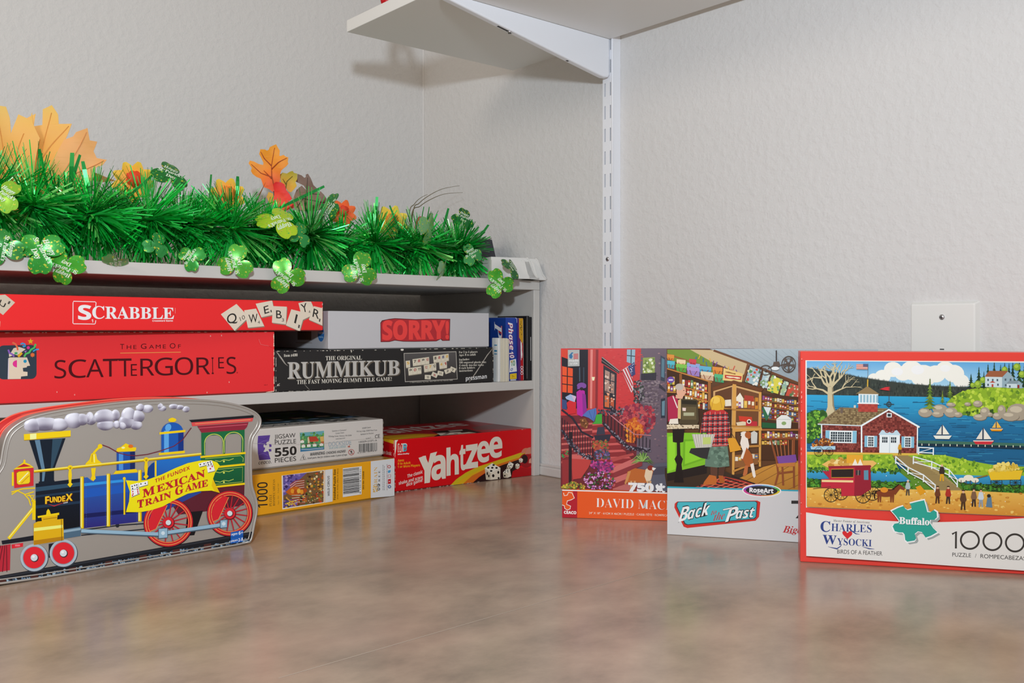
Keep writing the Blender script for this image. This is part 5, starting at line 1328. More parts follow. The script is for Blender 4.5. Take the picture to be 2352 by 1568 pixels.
# lower panel
c.p('#dcd8d3', [(117, 1147), (300, 1172), (500, 1187), (700, 1196), (850, 1200), (1000, 1198), (1250, 1188), (1450, 1172), (1640, 1158), (1640, 1512), (126, 1434)])
J = [(688, 1128), (735, 1104), (770, 1092), (782, 1110), (800, 1120), (826, 1112), (822, 1090), (812, 1075), (860, 1062), (912, 1050), (925, 1092), (935, 1130), (955, 1132), (978, 1116), (1000, 1130), (1003, 1165), (985, 1182), (955, 1184), (950, 1200), (978, 1240), (1006, 1266), (960, 1292), (925, 1304), (900, 1268), (872, 1262), (850, 1280), (860, 1310), (850, 1325), (800, 1334), (785, 1322), (780, 1285), (768, 1272), (740, 1272), (712, 1264), (697, 1232), (708, 1214), (736, 1208), (745, 1195), (718, 1160)]
cx0, cy0 = 848, 1195
c.p('#9aa09e', [(x + 16, y + 14) for x, y in J]); c.p('#f2f2ee', [(cx0 + (x - cx0) * 1.04, cy0 + (y - cy0) * 1.04) for x, y in J]); c.p('#2c9c8c', [(cx0 + (x - cx0) * .975, cy0 + (y - cy0) * .975) for x, y in J])
c.t('#1c6a60', 'Buffalo', (746, 1216), (950, 1222), 44, 'serif', .016); c.t('#f4f4f0', 'Buffalo', (744, 1213), (948, 1219), 44, 'serif', .016)
nv = '#2f4180'
c.t('#55504c', 'Master Painter of Americana', (300, 1206), (546, 1214), 15, 'serifi', -.008)
c.t(nv, 'C', (216, 1272), (282, 1274), 68, 'serif', .005); c.t(nv, 'HARLES', (288, 1268), (560, 1274), 50, 'serif', -.004); c.l(nv, [10, 6, 2], [(430, 1266), (455, 1284), (480, 1286)])
c.p('#cf2a30', [(398, 1320), (368, 1290), (362, 1276), (372, 1267), (386, 1268), (398, 1280), (410, 1268), (424, 1268), (431, 1278), (428, 1292)])
c.t(nv, 'W', (232, 1352), (326, 1356), 58, 'serif', .005); c.t(nv, 'YSOCKI', (330, 1358), (562, 1366), 44, 'serif', -.002)
c.l(nv, [2, 9, 5, 2], [(270, 1372), (330, 1384), (355, 1366), (362, 1352)]); c.l(nv, [2, 7, 2], [(500, 1368), (545, 1380), (580, 1382)])
c.t('#3f3c3a', 'BIRDS OF A FEATHER', (332, 1415), (634, 1424), 27, 'sans')
dk = '#3a3633'
c.l(dk, 13, [(1128, 1370), (1128, 1258), (1102, 1276)])
for x, y in ((1222, 1314), (1374, 1320), (1526, 1327)): c.ring(dk, 13, x, y, 61, 57, 40)
c.t('#3f3c3a', 'PUZZLE', (1104, 1423), (1230, 1426), 26, 'sans'); c.t('#3f3c3a', '/', (1258, 1428), (1266, 1428), 26, 'sans'); c.t('#3f3c3a', 'ROMPECABEZAS', (1294, 1430), (1600, 1442), 27, 'sans')
c.scuffs('#f0b0a4', (60, 80), (90, 1470), 16, 5, 73)
mb.build('lid', M_GLOSS, g)

# white-bottomed box with the shop interior, in the middle of the row
W, D, H = 0.203, 0.05, 0.2
hd = cdir(.1326, -.0395); p = cw(.1689, 1.0300)
g = place('puzzle_box', 'puzzle box with a grocery shop picture over a white band, middle of the standing row', 'puzzle', p, hd, W, D, 0, 'puzzle boxes standing along the right wall')
mb = MB(); mb.box(-W/2 + .0015, W/2 - .0015, -D/2 + .02, D/2, .0015, H - .0015, lin('#c9c9c6', INK), 0, .0008)
mb.build('box_base', M_PRINT, g)
mb = MB(); mb.box(-W/2, W/2, -D/2, D/2 - .012, 0, H, lin('#cccccc'), 0, .0008, 2, inks('#cccbcb', '#c6c6c6', '#bcbcba'))
c = front(mb, W, D, H, [(105, 1466), (1122, 1527), (1090, 66), (75, 58)], 0, .138)
rr = random.Random(12)
pic = [(78, 60), (1600, 66), (1600, 1140), (98, 1100)]
c.window([(70, 50), (1700, 50), (1700, 1150), (70, 1150)])
c.p('#5f3c22', [(70, 50), (1700, 50), (1700, 1162), (98, 1102)])
c.p('#a5b2b8', [(400, 50), (1700, 50), (1700, 420), (1092, 322), (700, 150)], '#8a979e')
c.begin()
for i in range(14): c.l('#8f9ca2', 3, [(470 + i * 60, 60), (760 + i * 60, 200 + i * 14)])
c.end()
c.p('#6f8a34', [(75, 55), (260, 55), (420, 130), (430, 230), (78, 130)]); c.p('#c4ae84', [(250, 55), (430, 60), (700, 160), (664, 250), (420, 150)]); 
c.l('#6a3f1f', 16, [(430, 62), (700, 160), (1100, 320)]); c.l('#8a5a2e', 12, [(75, 90), (420, 200), (800, 335), (1100, 440)]); c.l('#7a4a26', 14, [(695, 165), (660, 300)])
# clerestory pictures
for P, cols in (([(712, 178), (800, 212), (770, 335), (676, 300)], ['#9fb8c0', '#d8d0b0', '#c84a3a', '#5a8a4a', '#e8e4d8']), ([(818, 225), (865, 240), (840, 352), (792, 330)], ['#a8c0c8', '#c8d8d0', '#7a9a6a']), ([(880, 255), (962, 285), (930, 395), (846, 370)], ['#d8cf4a', '#9fb87a', '#e8e8da', '#6a9a5a']), ([(975, 296), (1005, 305), (978, 410), (945, 402)], ['#8fb0a0', '#c8d8c0', '#a8c08a']), ([(1020, 312), (1095, 335), (1095, 425), (985, 415)], ['#c8503a', '#d8c8a8', '#8a6a4a', '#5a7a4a'])):
    c.p('#4a2f1c', [(x + (x - sum(q[0] for q in P) / 4) * .14, y + (y - sum(q[1] for q in P) / 4) * .14) for x, y in P]); c.p(cols[0], P); c.blobs(cols, 24, P, 6, 16, rr.randint(1, 999))
# paper tags along the ceiling
for x, y in ((300, 110), (330, 95), (352, 120), (375, 150), (402, 122), (432, 140), (460, 150), (520, 180), (548, 185), (570, 205), (595, 180), (605, 210)): c.l(rr.choice(('#8aa83a', '#c8503a', '#3a6a9a', '#d8a83a', '#7a4a8a')), 7, [(x, y), (x + rr.randint(-14, 14), y + 32)])
# top shelf of gift boxes
def gift(x, y, w2, h2, lid_, body):
    c.p(body, [(x, y), (x + w2, y + w2 * .12), (x + w2, y + h2 + w2 * .14), (x + 2, y + h2)]); c.p(lid_, [(x - 3, y - 20), (x + w2 + 4, y - 20 + w2 * .12), (x + w2 + 4, y + 8 + w2 * .12), (x - 3, y + 8)]); c.l('#7a3a2a', 5, [(x + w2 * .2, y + 6), (x + w2 * .35, y + h2)]); c.l('#7a3a2a', 5, [(x + w2 * .8, y + 14), (x + w2 * .6, y + h2)])
gift(78, 110, 48, 22, '#d08a3a', '#c8782a'); gift(80, 158, 52, 36, '#52b0c0', '#3f98a8'); gift(152, 148, 62, 28, '#e0c8a0', '#d8b07a'); gift(148, 182, 76, 38, '#7ab84a', '#4f9a3a'); gift(232, 175, 92, 26, '#8aa0d0', '#7a90c8'); gift(232, 205, 94, 44, '#a88ac8', '#9478b8'); gift(248, 145, 48, 20, '#c8404a', '#b83040')
gift(326, 198, 86, 32, '#5aa8c8', '#3a8ab0'); gift(338, 240, 96, 42, '#d8c8a8', '#c8a888'); gift(428, 205, 70, 42, '#d88a3a', '#c87a2a'); gift(444, 260, 70, 40, '#4fae7a', '#3f9a68')
c.p('#e0c078', [(510, 196), (660, 240), (652, 305), (505, 290)]); c.p('#b8342a', [(520, 248), (650, 260), (645, 288), (522, 275)]); c.l('#f0e0c0', [6, 12, 7, 13, 6], [(532, 262), (560, 266), (590, 268), (615, 272), (638, 274)]); c.l('#8a5a2a', [5, 11, 6, 10], [(525, 226), (550, 230), (580, 238), (602, 242)])
# goods on the shelves
def jars(x0, y0, x1, y1, n2, h2, seed):
    r3 = random.Random(seed); c.begin()
    for i in range(n2):
        k = i / n2; x = x0 + (x1 - x0) * k; y = y0 + (y1 - y0) * k; w2 = (x1 - x0) / n2 * .86; hh = h2 * r3.uniform(.65, 1)
        c.p(r3.choice(('#c8842a', '#b8402a', '#8a4a8a', '#d8b04a', '#4a6a9a', '#d8c8a8', '#a85a2a', '#6a8a5a', '#e0dcd0', '#8a2a2a')), [(x, y - hh), (x + w2, y - hh + 2), (x + w2, y), (x, y)])
        c.p(r3.choice(('#f0e0c0', '#e8c060', '#d8d8d0', '#6a3a1a')), [(x + w2 * .15, y - hh * .65), (x + w2 * .85, y - hh * .65), (x + w2 * .85, y - hh * .3), (x + w2 * .15, y - hh * .3)])
    c.end()
c.p('#3f2614', [(78, 210), (395, 300), (395, 640), (85, 640)])
jars(80, 320, 140, 325, 3, 70, 1); jars(85, 372, 150, 374, 3, 55, 2); jars(196, 330, 390, 385, 9, 62, 3); jars(215, 395, 390, 445, 9, 55, 4); jars(220, 440, 390, 470, 8, 40, 5); jars(300, 500, 395, 520, 5, 50, 6)
for a in ([(80, 378), (150, 382)], [(190, 340), (395, 385)], [(200, 400), (395, 452)], [(78, 200), (425, 305)]): c.l('#b87a3a', 10, a)
c.l('#8a5628', 20, [(182, 240), (190, 420)]); c.l('#9a6432', 22, [(404, 300), (408, 520)])
c.e('#6a4a9a', 108, 285, 28, 24); c.l('#e8e0f0', 9, [(92, 287), (124, 287)])
# right-hand wall of shelves
c.p('#4a2c18', [(805, 390), (1700, 480), (1700, 900), (805, 900)])
for i, (ya, yb) in enumerate(((440, 470), (480, 520), (530, 560), (575, 600))): jars(812, ya, 1130, yb + 14, 17, 34, 20 + i); c.l('#8a5a2e', 7, [(808, ya + 4), (1130, yb + 18)])
jars(815, 730, 1130, 735, 16, 52, 31); jars(815, 780, 1010, 785, 10, 40, 32); c.l('#a86a34', 12, [(808, 668), (1130, 668)]); c.l('#8a5628', 9, [(808, 738), (1130, 742)])
# display case
c.p('#6a3c1c', [(426, 345), (590, 290), (820, 358), (800, 380), (590, 320), (432, 372)]); c.p('#caa06a', [(436, 372), (590, 325), (800, 382), (800, 660), (590, 660), (436, 600)]) ; c.p('#5f3a20', [(450, 380), (578, 340), (578, 650), (450, 600)]); c.p('#6f4424', [(612, 345), (785, 392), (785, 640), (612, 640)])
for P in ([(582, 318), (610, 322), (610, 1010), (592, 1012)], [(784, 380), (804, 380), (812, 950), (796, 948)]): c.p('#d09a4a', P)
for y in (515, 640): c.l('#b07a34', 14, [(440, y - 18), (600, y), (800, y + 6)])
c.p('#e0d8c4', [(526, 440), (572, 436), (575, 485), (528, 488)]); c.p('#e8e0cc', [(612, 420), (640, 385), (668, 430), (660, 490), (615, 490)]); jars(672, 500, 785, 512, 4, 95, 41); jars(612, 500, 670, 500, 3, 60, 42); c.p('#a83a2a', [(674, 402), (745, 412), (745, 450), (674, 445)])
c.p('#d8c8a8', [(615, 612), (690, 600), (700, 632), (625, 636)]); c.p('#c83a24', [(634, 562), (735, 570), (740, 615), (640, 600)]); c.p('#b82a34', [(690, 598), (776, 604), (776, 640), (690, 638)]); c.e('#e8e0d0', 714, 604, 17, 17); c.e('#2a2020', 714, 604, 10, 10)
c.p('#d09a4a', [(590, 660), (812, 650), (815, 672), (590, 684)]); c.l('#b8803a', 16, [(600, 800), (805, 790)]); c.l('#b8803a', 16, [(600, 985), (810, 900)]); jars(615, 940, 790, 900, 7, 50, 43); c.p('#8a5a30', [(612, 860), (790, 845), (790, 930), (612, 960)]); jars(614, 905, 790, 880, 7, 40, 44)
# scale and jar on the counter
c.p('#2f6a44', [(810, 500), (835, 490), (880, 510), (860, 580), (845, 600), (830, 570)]); c.p('#d8e0e0', [(822, 492), (880, 498), (858, 560)]); c.p('#1f5a34', [(812, 610), (920, 618), (922, 656), (812, 652)]); c.p('#e6e6e0', [(922, 585), (960, 555), (1000, 556), (1038, 585), (1034, 656), (925, 656)]); c.l('#b8c0b8', 4, [(925, 588), (1036, 588)]); c.e('#8aa86a', 980, 618, 18, 14); c.p('#c8c8c0', [(728, 690), (755, 675), (780, 692), (778, 770), (735, 772)])
# fan
c.l('#3a3230', 10, [(910, 62), (912, 145)]); c.p('#5a4a40', [(892, 150), (932, 146), (945, 178), (915, 195), (885, 182)]); c.l('#4a3c34', 6, [(945, 175), (1000, 160)]); c.ring('#4a3c34', 7, 1006, 168, 52, 60); c.ring('#4a3c34', 4, 1006, 168, 36, 44); c.e('#4a3c34', 1006, 168, 14, 16)
for a in range(5): c.p('#5a4c44', [(1006, 168), (1006 + 46 * math.cos(a * 1.257), 168 + 54 * math.sin(a * 1.257)), (1006 + 46 * math.cos(a * 1.257 + .5), 168 + 54 * math.sin(a * 1.257 + .5))])
c.ring('#4a3c34', 6, 832, 212, 44, 36); c.e('#5a4a40', 826, 210, 12, 12); c.l('#5a4a40', 6, [(885, 180), (850, 200)]); c.e('#dfe4e4', 905, 200, 30, 14)
# floor and rug
c.p('#3a2a1e', [(70, 960), (420, 930), (600, 1010), (1700, 900), (1700, 1170), (95, 1110)]); c.p('#c88f3a', [(640, 1040), (830, 950), (1040, 900), (1700, 950), (1700, 1170), (900, 1120)], '#a8702a')
for a in ([(700, 1055), (960, 915)], [(790, 1080), (1100, 905)], [(900, 1100), (1300, 920)], [(1020, 1125), (1400, 950)]): c.l('#7a4e20', 4, a)
c.p('#a83a30', [(300, 1110), (530, 1022), (800, 1082), (700, 1125), (420, 1120)]); 
for i in range(6): c.l('#2a1a1a', 10, [(340 + i * 50, 1095 - i * 15), (560 + i * 42, 1130 - i * 10)]); c.l('#d87a5a', 5, [(330 + i * 60, 1115), (520 + i * 46, 1030 + i * 10)])
# green counter with a dark turned leg
c.p('#7ab828', [(88, 690), (392, 690), (400, 930), (96, 1000)]); c.p('#8fcf30', [(98, 720), (150, 712), (158, 968), (104, 985)]); c.p('#6aa81f', [(215, 740), (385, 735), (388, 890), (215, 950)]); c.p('#86c82c', [(230, 755), (375, 750), (375, 880), (230, 930)]); c.p('#231a18', [(95, 1000), (400, 930), (400, 1000), (98, 1060)])
c.p('#d0bfa0', [(85, 628), (420, 630), (430, 652), (88, 662)]); c.blobs(['#a8987c', '#e0d4b8', '#7a6a54'], 40, [(85, 628), (420, 630), (430, 655), (88, 662)], 4, 9, 51)
c.p('#1f1614', [(130, 660), (222, 660), (215, 760), (190, 765), (195, 860), (215, 890), (205, 930), (225, 1070), (150, 1070), (168, 930), (150, 890), (168, 860), (165, 765), (135, 760)])
# shopkeeper and till
c.p('#a82848', [(86, 420), (130, 402), (165, 430), (180, 520), (160, 590), (95, 605)]); c.l('#e0d8d0', 8, [(128, 410), (165, 500)]); c.e('#d8a488', 190, 370, 36, 48); c.e('#b8aca0', 176, 340, 32, 26); c.p('#d8a488', [(150, 400), (210, 400), (200, 435), (150, 425)]); c.l('#4a3028', 4, [(205, 368), (216, 366)]); c.p('#d8a488', [(222, 372), (232, 385), (222, 390)])
c.p('#4a3f2a', [(186, 430), (318, 438), (330, 600), (318, 628), (168, 622), (190, 585)]); c.p('#d0b07a', [(168, 440), (190, 432), (192, 585), (168, 580)]); c.p('#2a2418', [(196, 440), (310, 446), (312, 475), (198, 470)]); c.p('#5f5236', [(200, 490), (308, 492), (312, 590), (200, 590)]); c.r('#a8a888', 212, 535, 294, 560); c.p('#e0c8c0', [(202, 498), (230, 500), (228, 524), (204, 522)]); c.p('#e0d8c8', [(110, 585), (170, 580), (175, 622), (100, 622)])
# customer in a plaid coat, seen from behind
c.p('#5a3a2c', [(425, 930), (480, 930), (480, 1030), (430, 1030)]); c.p('#4f3226', [(490, 930), (545, 930), (525, 1030), (490, 1030)])
c.p('#b8642a', [(420, 1010), (470, 1020), (480, 1055), (470, 1085), (372, 1088), (380, 1065)]); c.p('#a85824', [(490, 1015), (525, 1018), (540, 1070), (500, 1075)])
c.p('#5f7868', [(392, 770), (552, 770), (572, 945), (480, 955), (384, 945)]); c.blobs(['#6f8a78', '#4f6658'], 40, [(400, 780), (545, 780), (562, 940), (395, 940)], 7, 18, 52)
c.p('#b83030', [(365, 540), (425, 512), (515, 512), (552, 540), (572, 690), (552, 790), (440, 795), (395, 690), (340, 690)]); c.window([(338, 512), (574, 795)])
coat = [(365, 540), (425, 512), (515, 512), (552, 540), (572, 690), (552, 790), (440, 795), (395, 690), (340, 690)]
for i in range(6): c.l('#3a2a34', 9, [(362 + i * 38, 545), (350 + i * 42, 785)]); c.l('#c8b8b0', 3, [(378 + i * 38, 530), (368 + i * 42, 785)])
for i in range(6): c.l('#3a2a34', 9, [(350, 560 + i * 42), (570, 552 + i * 42)]); c.l('#c8b8b0', 3, [(350, 578 + i * 42), (570, 570 + i * 42)])
c.window([(70, 50), (1700, 50), (1700, 1150), (70, 1150)])
c.p('#3f2614', [(338, 512), (425, 512), (365, 540), (340, 690), (330, 690)]); c.p('#3f2614', [(515, 510), (580, 510), (580, 680), (552, 540)])
c.e('#d8a82f', 470, 462, 58, 58, 24); c.p('#d8a82f', [(412, 465), (528, 465), (518, 515), (426, 515)]); c.e('#e8c050', 455, 440, 34, 28); c.l('#b8862a', 4, [(440, 430), (425, 500)]); c.l('#b8862a', 4, [(490, 430), (505, 500)])
c.p('#c8c4b8', [(280, 700), (455, 700), (430, 800), (310, 805)]); c.begin()
for i in range(9): c.l('#8a8880', 3, [(285 + i * 20, 700), (312 + i * 14, 800)])
c.end(); c.p('#b8c870', [(365, 725), (425, 722), (425, 775), (365, 778)]); c.p('#2f2c2e', [(275, 808), (420, 800), (400, 890), (350, 880), (262, 840)])
c.p('#d8982a', [(552, 730), (610, 728), (660, 820), (575, 838)]); c.l('#4a3020', 5, [(556, 735), (580, 690), (606, 732)])
# dog on its hind legs
c.p('#e6ddd0', [(665, 690), (700, 700), (720, 790), (700, 850), (670, 890), (655, 880), (672, 830), (650, 770)]); c.p('#a85a28', [(690, 684), (730, 690), (728, 730), (712, 740), (700, 710)]); c.e('#e6ddd0', 680, 700, 32, 20); c.e('#a85a28', 708, 705, 24, 26); c.e('#2a2020', 650, 700, 6, 6)
c.p('#a85a28', [(700, 800), (745, 860), (755, 930), (735, 950), (700, 950), (672, 890)]); c.p('#b8683a', [(690, 940), (715, 940), (710, 1000), (690, 1020), (675, 1015)]); c.p('#e6ddd0', [(730, 930), (755, 920), (775, 1020), (762, 1035), (752, 1020)])
# chair
lc = '#8a4a28'
for a in ([(880, 730), (930, 900), (945, 1000), (925, 1085)], [(1060, 730), (1062, 900), (1068, 1110)], [(975, 940), (985, 1090)], [(880, 735), (1075, 730)], [(940, 1000), (1060, 985)]): c.l(lc, 15, a)
for i in range(5): c.l('#a8623a', 7, [(920 + i * 32, 745), (945 + i * 26, 880)])
c.p('#7a4a98', [(930, 870), (1075, 855), (1085, 905), (1060, 925), (945, 925)]); c.p('#c0783a', [(930, 925), (1075, 915), (1070, 945), (940, 950)])
c.window()
c.p('#2fa0b4', [(98, 1098), (1700, 1142), (1700, 1152), (98, 1110)])
c.p('#cccbcb', [(98, 1110), (1700, 1152), (1700, 1560), (90, 1560)])
# oval maker's badge
c.e('#e6e6e4', 822, 1130, 150, 50, 40, rot=2); 
cols = ['#d83a3a', '#e08a2a', '#d8c02a', '#4fae4a', '#3a9ac8', '#4a5ab8', '#8a4ab0', '#c83a8a']
for i in range(24):
    a0 = i * 15; pts = []
    for a, k in ((a0, 1), (a0 + 15.5, 1), (a0 + 15.5, .86), (a0, .86)):
        pts.append((822 + 140 * k * math.cos(math.radians(a)), 1130 - 42 * k * math.sin(math.radians(a)) + 3 * math.cos(math.radians(a))))
    c.p(cols[(i + 9) // 3 % 8], pts)
c.e('#2a2a2e', 822, 1130, 121, 35, 40, rot=2); c.t('#f0f0ee', 'RoseArt', (728, 1142), (912, 1150), 34, 'bold', .025); c.t('#f0f0ee', 'Since 1922', (784, 1158), (856, 1161), 9, 'bold', .01)
# diner-sign title
c.p('#c83028', [(160, 1230), (178, 1214), (790, 1206), (814, 1218), (806, 1330), (780, 1360), (260, 1416), (232, 1406), (158, 1260)])
c.p('#3a3a40', [(176, 1225), (186, 1214), (778, 1210), (792, 1220), (786, 1335), (770, 1348), (260, 1394), (238, 1386), (172, 1250)])
c.p('#46b0bc', [(182, 1224), (192, 1218), (774, 1214), (786, 1224), (780, 1330), (766, 1342), (262, 1388), (244, 1380), (178, 1250)])
for col, off in (('#22262a', .05), ('#ecebe6', 0.0)):
    c.t(col, 'B', (190, 1370), (262, 1352), 108, 'boldi', off, (.12, -1)); c.t(col, 'ack', (258, 1352), (425, 1312), (88, 92), 'boldi', off, (.1, -1)); c.t(col, 'P', (548, 1372), (640, 1345), 100, 'boldi', off, (.1, -1)); c.t(col, 'ast', (626, 1346), (768, 1332), (80, 78), 'boldi', off, (.1, -1))
c.l('#22262a', 14, [(528, 1278), (600, 1262)]); c.l('#ecebe6', 9, [(530, 1277), (600, 1262)])
c.t('#c02c30', 'to', (438, 1318), (478, 1308), 40, 'serifi', -.006, (.15, -1)); c.t('#c02c30', 'the', (458, 1362), (540, 1345), 58, 'serifi', -.006, (.15, -1))
c.r('#2f2d2d', 1050, 1206, 1240, 1230); c.p('#2f2d2d', [(1175, 1230), (1215, 1230), (1128, 1342), (1085, 1340)]); c.l('#2f2d2d', 22, [(1180, 1235), (1140, 1285), (1106, 1342)])
c.t('#b82c30', 'Bigelow', (988, 1448), (1235, 1460), 50, 'serifi', .004, (.12, -1)); c.l('#b82c30', [2, 5, 2], [(1010, 1448), (1050, 1456), (1100, 1452)])
mb.build('lid', M_GLOSS, g)

# orange-banded box with the street picture, farthest back
W, D, H = 0.2, 0.048, 0.1988
hd = cdir(.1202, -.0190); p = cw(.0592, 1.1210)
g = place('puzzle_box', 'puzzle box with a red street picture over an orange band, farthest back', 'puzzle', p, hd, W, D, 0, 'puzzle boxes standing along the right wall')
mb = MB(); mb.box(-W/2 + .0015, W/2 - .0015, -D/2 + .02, D/2, .0015, H - .0015, lin('#8a3c26', INK), 0, .0008)
mb.build('box_base', M_PRINT, g)
mb = MB(); mb.box(-W/2, W/2, -D/2, D/2 - .012, 0, H, lin('#cccccc'), 0, .0008, 2, inks('#e2561f', '#6a4a42', '#8f8580'))
c = front(mb, W, D, H, [(80, 1502), (972, 1528), (940, 62), (65, 58)], 0, .1215)
c.window([(60, 50), (1700, 50), (1700, 1285), (60, 1255)])
rr = random.Random(9)
c.p('#6f2a30', [(55, 540), (1700, 540), (1700, 1300), (55, 1290)])
c.p('#c83a3c', [(55, 50), (740, 50), (740, 620), (55, 620)]); c.p('#6a5a66', [(730, 50), (1700, 50), (1700, 1290), (700, 1290)])
c.begin()
for i in range(170): x, y = rr.uniform(400, 735), rr.uniform(60, 540); c.r(rr.choice(('#b83436', '#d04a48', '#c03e40')), x, y, x + 18, y + 6)
for i in range(230): x, y = rr.uniform(740, 880), rr.uniform(310, 620); c.r(rr.choice(('#7a6a70', '#4f434c', '#8f7f84', '#5f5058')), x, y, x + 18, y + 9)
for i in range(260): x, y = rr.uniform(855, 1400), rr.uniform(60, 1000); c.r(rr.choice(('#7a5f68', '#8a6a70', '#5a4a58', '#9a7a7c')), x, y, x + 16, y + 9)
c.end()
# doorway and pilasters on the left
c.p('#1f1c26', [(62, 60), (300, 60), (290, 560), (70, 560)]); c.p('#d0402c', [(62, 60), (116, 60), (116, 140), (62, 120)]); c.p('#e0522a', [(68, 200), (158, 220), (158, 430), (72, 420)])
for y in (280, 350): c.l('#2a1c1c', 8, [(66, y), (160, y + 12)])
c.l('#2a1c1c', 8, [(112, 205), (112, 430)]); c.l('#4a5a6a', 8, [(215, 210), (218, 330)]); c.l('#3a4656', 8, [(250, 210), (252, 340)])
c.p('#b84440', [(285, 60), (372, 60), (372, 560), (290, 560)]); c.p('#d8807a', [(305, 60), (325, 60), (325, 560), (308, 560)]); c.p('#8a2c30', [(350, 60), (372, 60), (372, 560), (352, 560)]); c.p('#e8e0b8', [(318, 292), (345, 292), (340, 322), (324, 322)])
# windows
c.p('#2a2226', [(402, 118), (555, 240), (548, 264), (398, 172)]); c.l('#b0a8a4', 5, [(402, 124), (552, 242)]); c.l('#8a8080', 4, [(400, 150), (548, 255)])
c.p('#2f2a32', [(416, 190), (530, 262), (525, 580), (420, 560)]); c.p('#a8887c', [(430, 232), (470, 250), (470, 430), (430, 420)]); c.p('#9a7a70', [(480, 258), (512, 272), (510, 440), (480, 432)]); c.p('#c8683c', [(430, 448), (470, 455), (470, 552), (432, 545)]); c.p('#b8583a', [(480, 470), (510, 475), (510, 562), (480, 556)]); c.blobs(['#d8c0b0', '#8a6a60', '#e0a080'], 26, [(430, 240), (510, 275), (510, 550), (432, 540)], 6, 14, 81)
for y in (318, 425): c.l('#2f2a32', 8, [(425, y - 14), (520, y + 20)])
c.p('#8fb0c0', [(612, 60), (682, 60), (680, 190), (612, 165)]); c.l('#3a4450', 8, [(648, 60), (648, 180)]); c.l('#3a4450', 8, [(612, 110), (682, 118)])
c.p('#8fa050', [(748, 130), (848, 125), (850, 260), (748, 262)]); c.blobs(['#c8d0a0', '#6a8040', '#dfe4c8'], 30, [(750, 140), (845, 135), (845, 250), (752, 250)], 6, 16, 82); c.p('#2a2630', [(735, 265), (862, 255), (860, 320), (735, 318)]); c.begin()
for i in range(9): c.l('#4a4450', 4, [(745 + i * 13, 262), (745 + i * 13, 318)])
c.end()
c.p('#3a4250', [(895, 110), (935, 130), (935, 330), (900, 320)]); c.p('#5a7a8a', [(905, 130), (930, 145), (930, 300), (905, 290)]); c.p('#2f3440', [(905, 480), (942, 470), (945, 640), (910, 640)]); c.p('#6a8a98', [(915, 500), (940, 492), (940, 620), (917, 620)]); c.p('#3a343c', [(890, 350), (944, 400), (944, 420), (888, 380)])
# flag
c.l('#5a4238', 6, [(690, 190), (560, 250)]); c.p('#d8d0d0', [(570, 236), (650, 184), (672, 400), (655, 425)])
for i in range(4): c.p('#b83038', [(570 + i * 20, 238 - i * 12), (580 + i * 20, 232 - i * 12), (664 + i * 2, 400 - i * 40), (660 + i * 2, 415 - i * 40)])
c.p('#3a3f70', [(622, 205), (676, 165), (686, 270), (655, 290)]); c.blobs(['#d8d8e4'], 14, [(630, 205), (672, 178), (680, 265), (658, 280)], 3, 5, 83)
# climbing plants, trees
c.blobs(['#2f2c34', '#8a8488', '#4a424a', '#3a4038'], 120, [(670, 330), (740, 320), (770, 460), (720, 520), (680, 520)], 5, 13, 84)
c.blobs(['#a83040', '#8f2c44', '#b84a50', '#7a2a3c', '#c05858'], 240, [(570, 560), (700, 520), (850, 560), (860, 720), (800, 770), (560, 680)], 7, 22, 85); c.blobs(['#d8742a', '#e0902f', '#c85a24', '#b84a24'], 200, [(620, 660), (700, 640), (760, 720), (770, 790), (640, 860), (600, 720)], 6, 20, 86)
c.blobs(['#4a3f48', '#7a7078', '#2f2a32', '#8a7f88'], 60, [(480, 540), (600, 560), (580, 620), (470, 620)], 5, 13, 87)
# steps
for i in range(10):
    y = 690 + i * 58; xl = 300 + i * 22; xr = 410 + i * 45
    c.p('#c85a58', [(xl - 40, y), (xr, y - 12), (xr + 30, y + 6), (xl - 30, y + 22)]); c.p('#8a2c30', [(xl - 30, y + 22), (xr + 30, y + 6), (xr + 36, y + 44), (xl - 20, y + 60)])
for i in range(7):
    y = 680 + i * 52; c.p('#c0605c', [(70, y + 20), (330, y), (330, y + 16), (70, y + 38)]); c.p('#7a2a30', [(70, y + 38), (330, y + 16), (330, y + 52), (70, y + 70)])
c.p('#b04a48', [(480, 990), (680, 940), (690, 960), (500, 1020)]); c.p('#c86a66', [(490, 1075), (690, 985), (760, 1010), (520, 1110)]); c.p('#8a3438', [(520, 1110), (760, 1010), (760, 1050), (510, 1160)]); c.p('#c86a66', [(500, 1165), (720, 1080), (780, 1110), (540, 1200)]); c.p('#8a3438', [(540, 1200), (740, 1120), (740, 1180), (520, 1240)]); c.p('#b86460', [(510, 1250), (700, 1180), (700, 1290), (520, 1280)])
c.p('#8f2f32', [(75, 1000), (160, 1000), (180, 1230), (80, 1230)]); c.p('#b8403c', [(150, 985), (330, 1000), (300, 1070), (240, 1160), (170, 1170)]); c.p('#c8605c', [(150, 960), (335, 970), (330, 1000), (150, 990)]); c.p('#2a1a20', [(130, 760), (158, 760), (160, 1200), (135, 1200)])
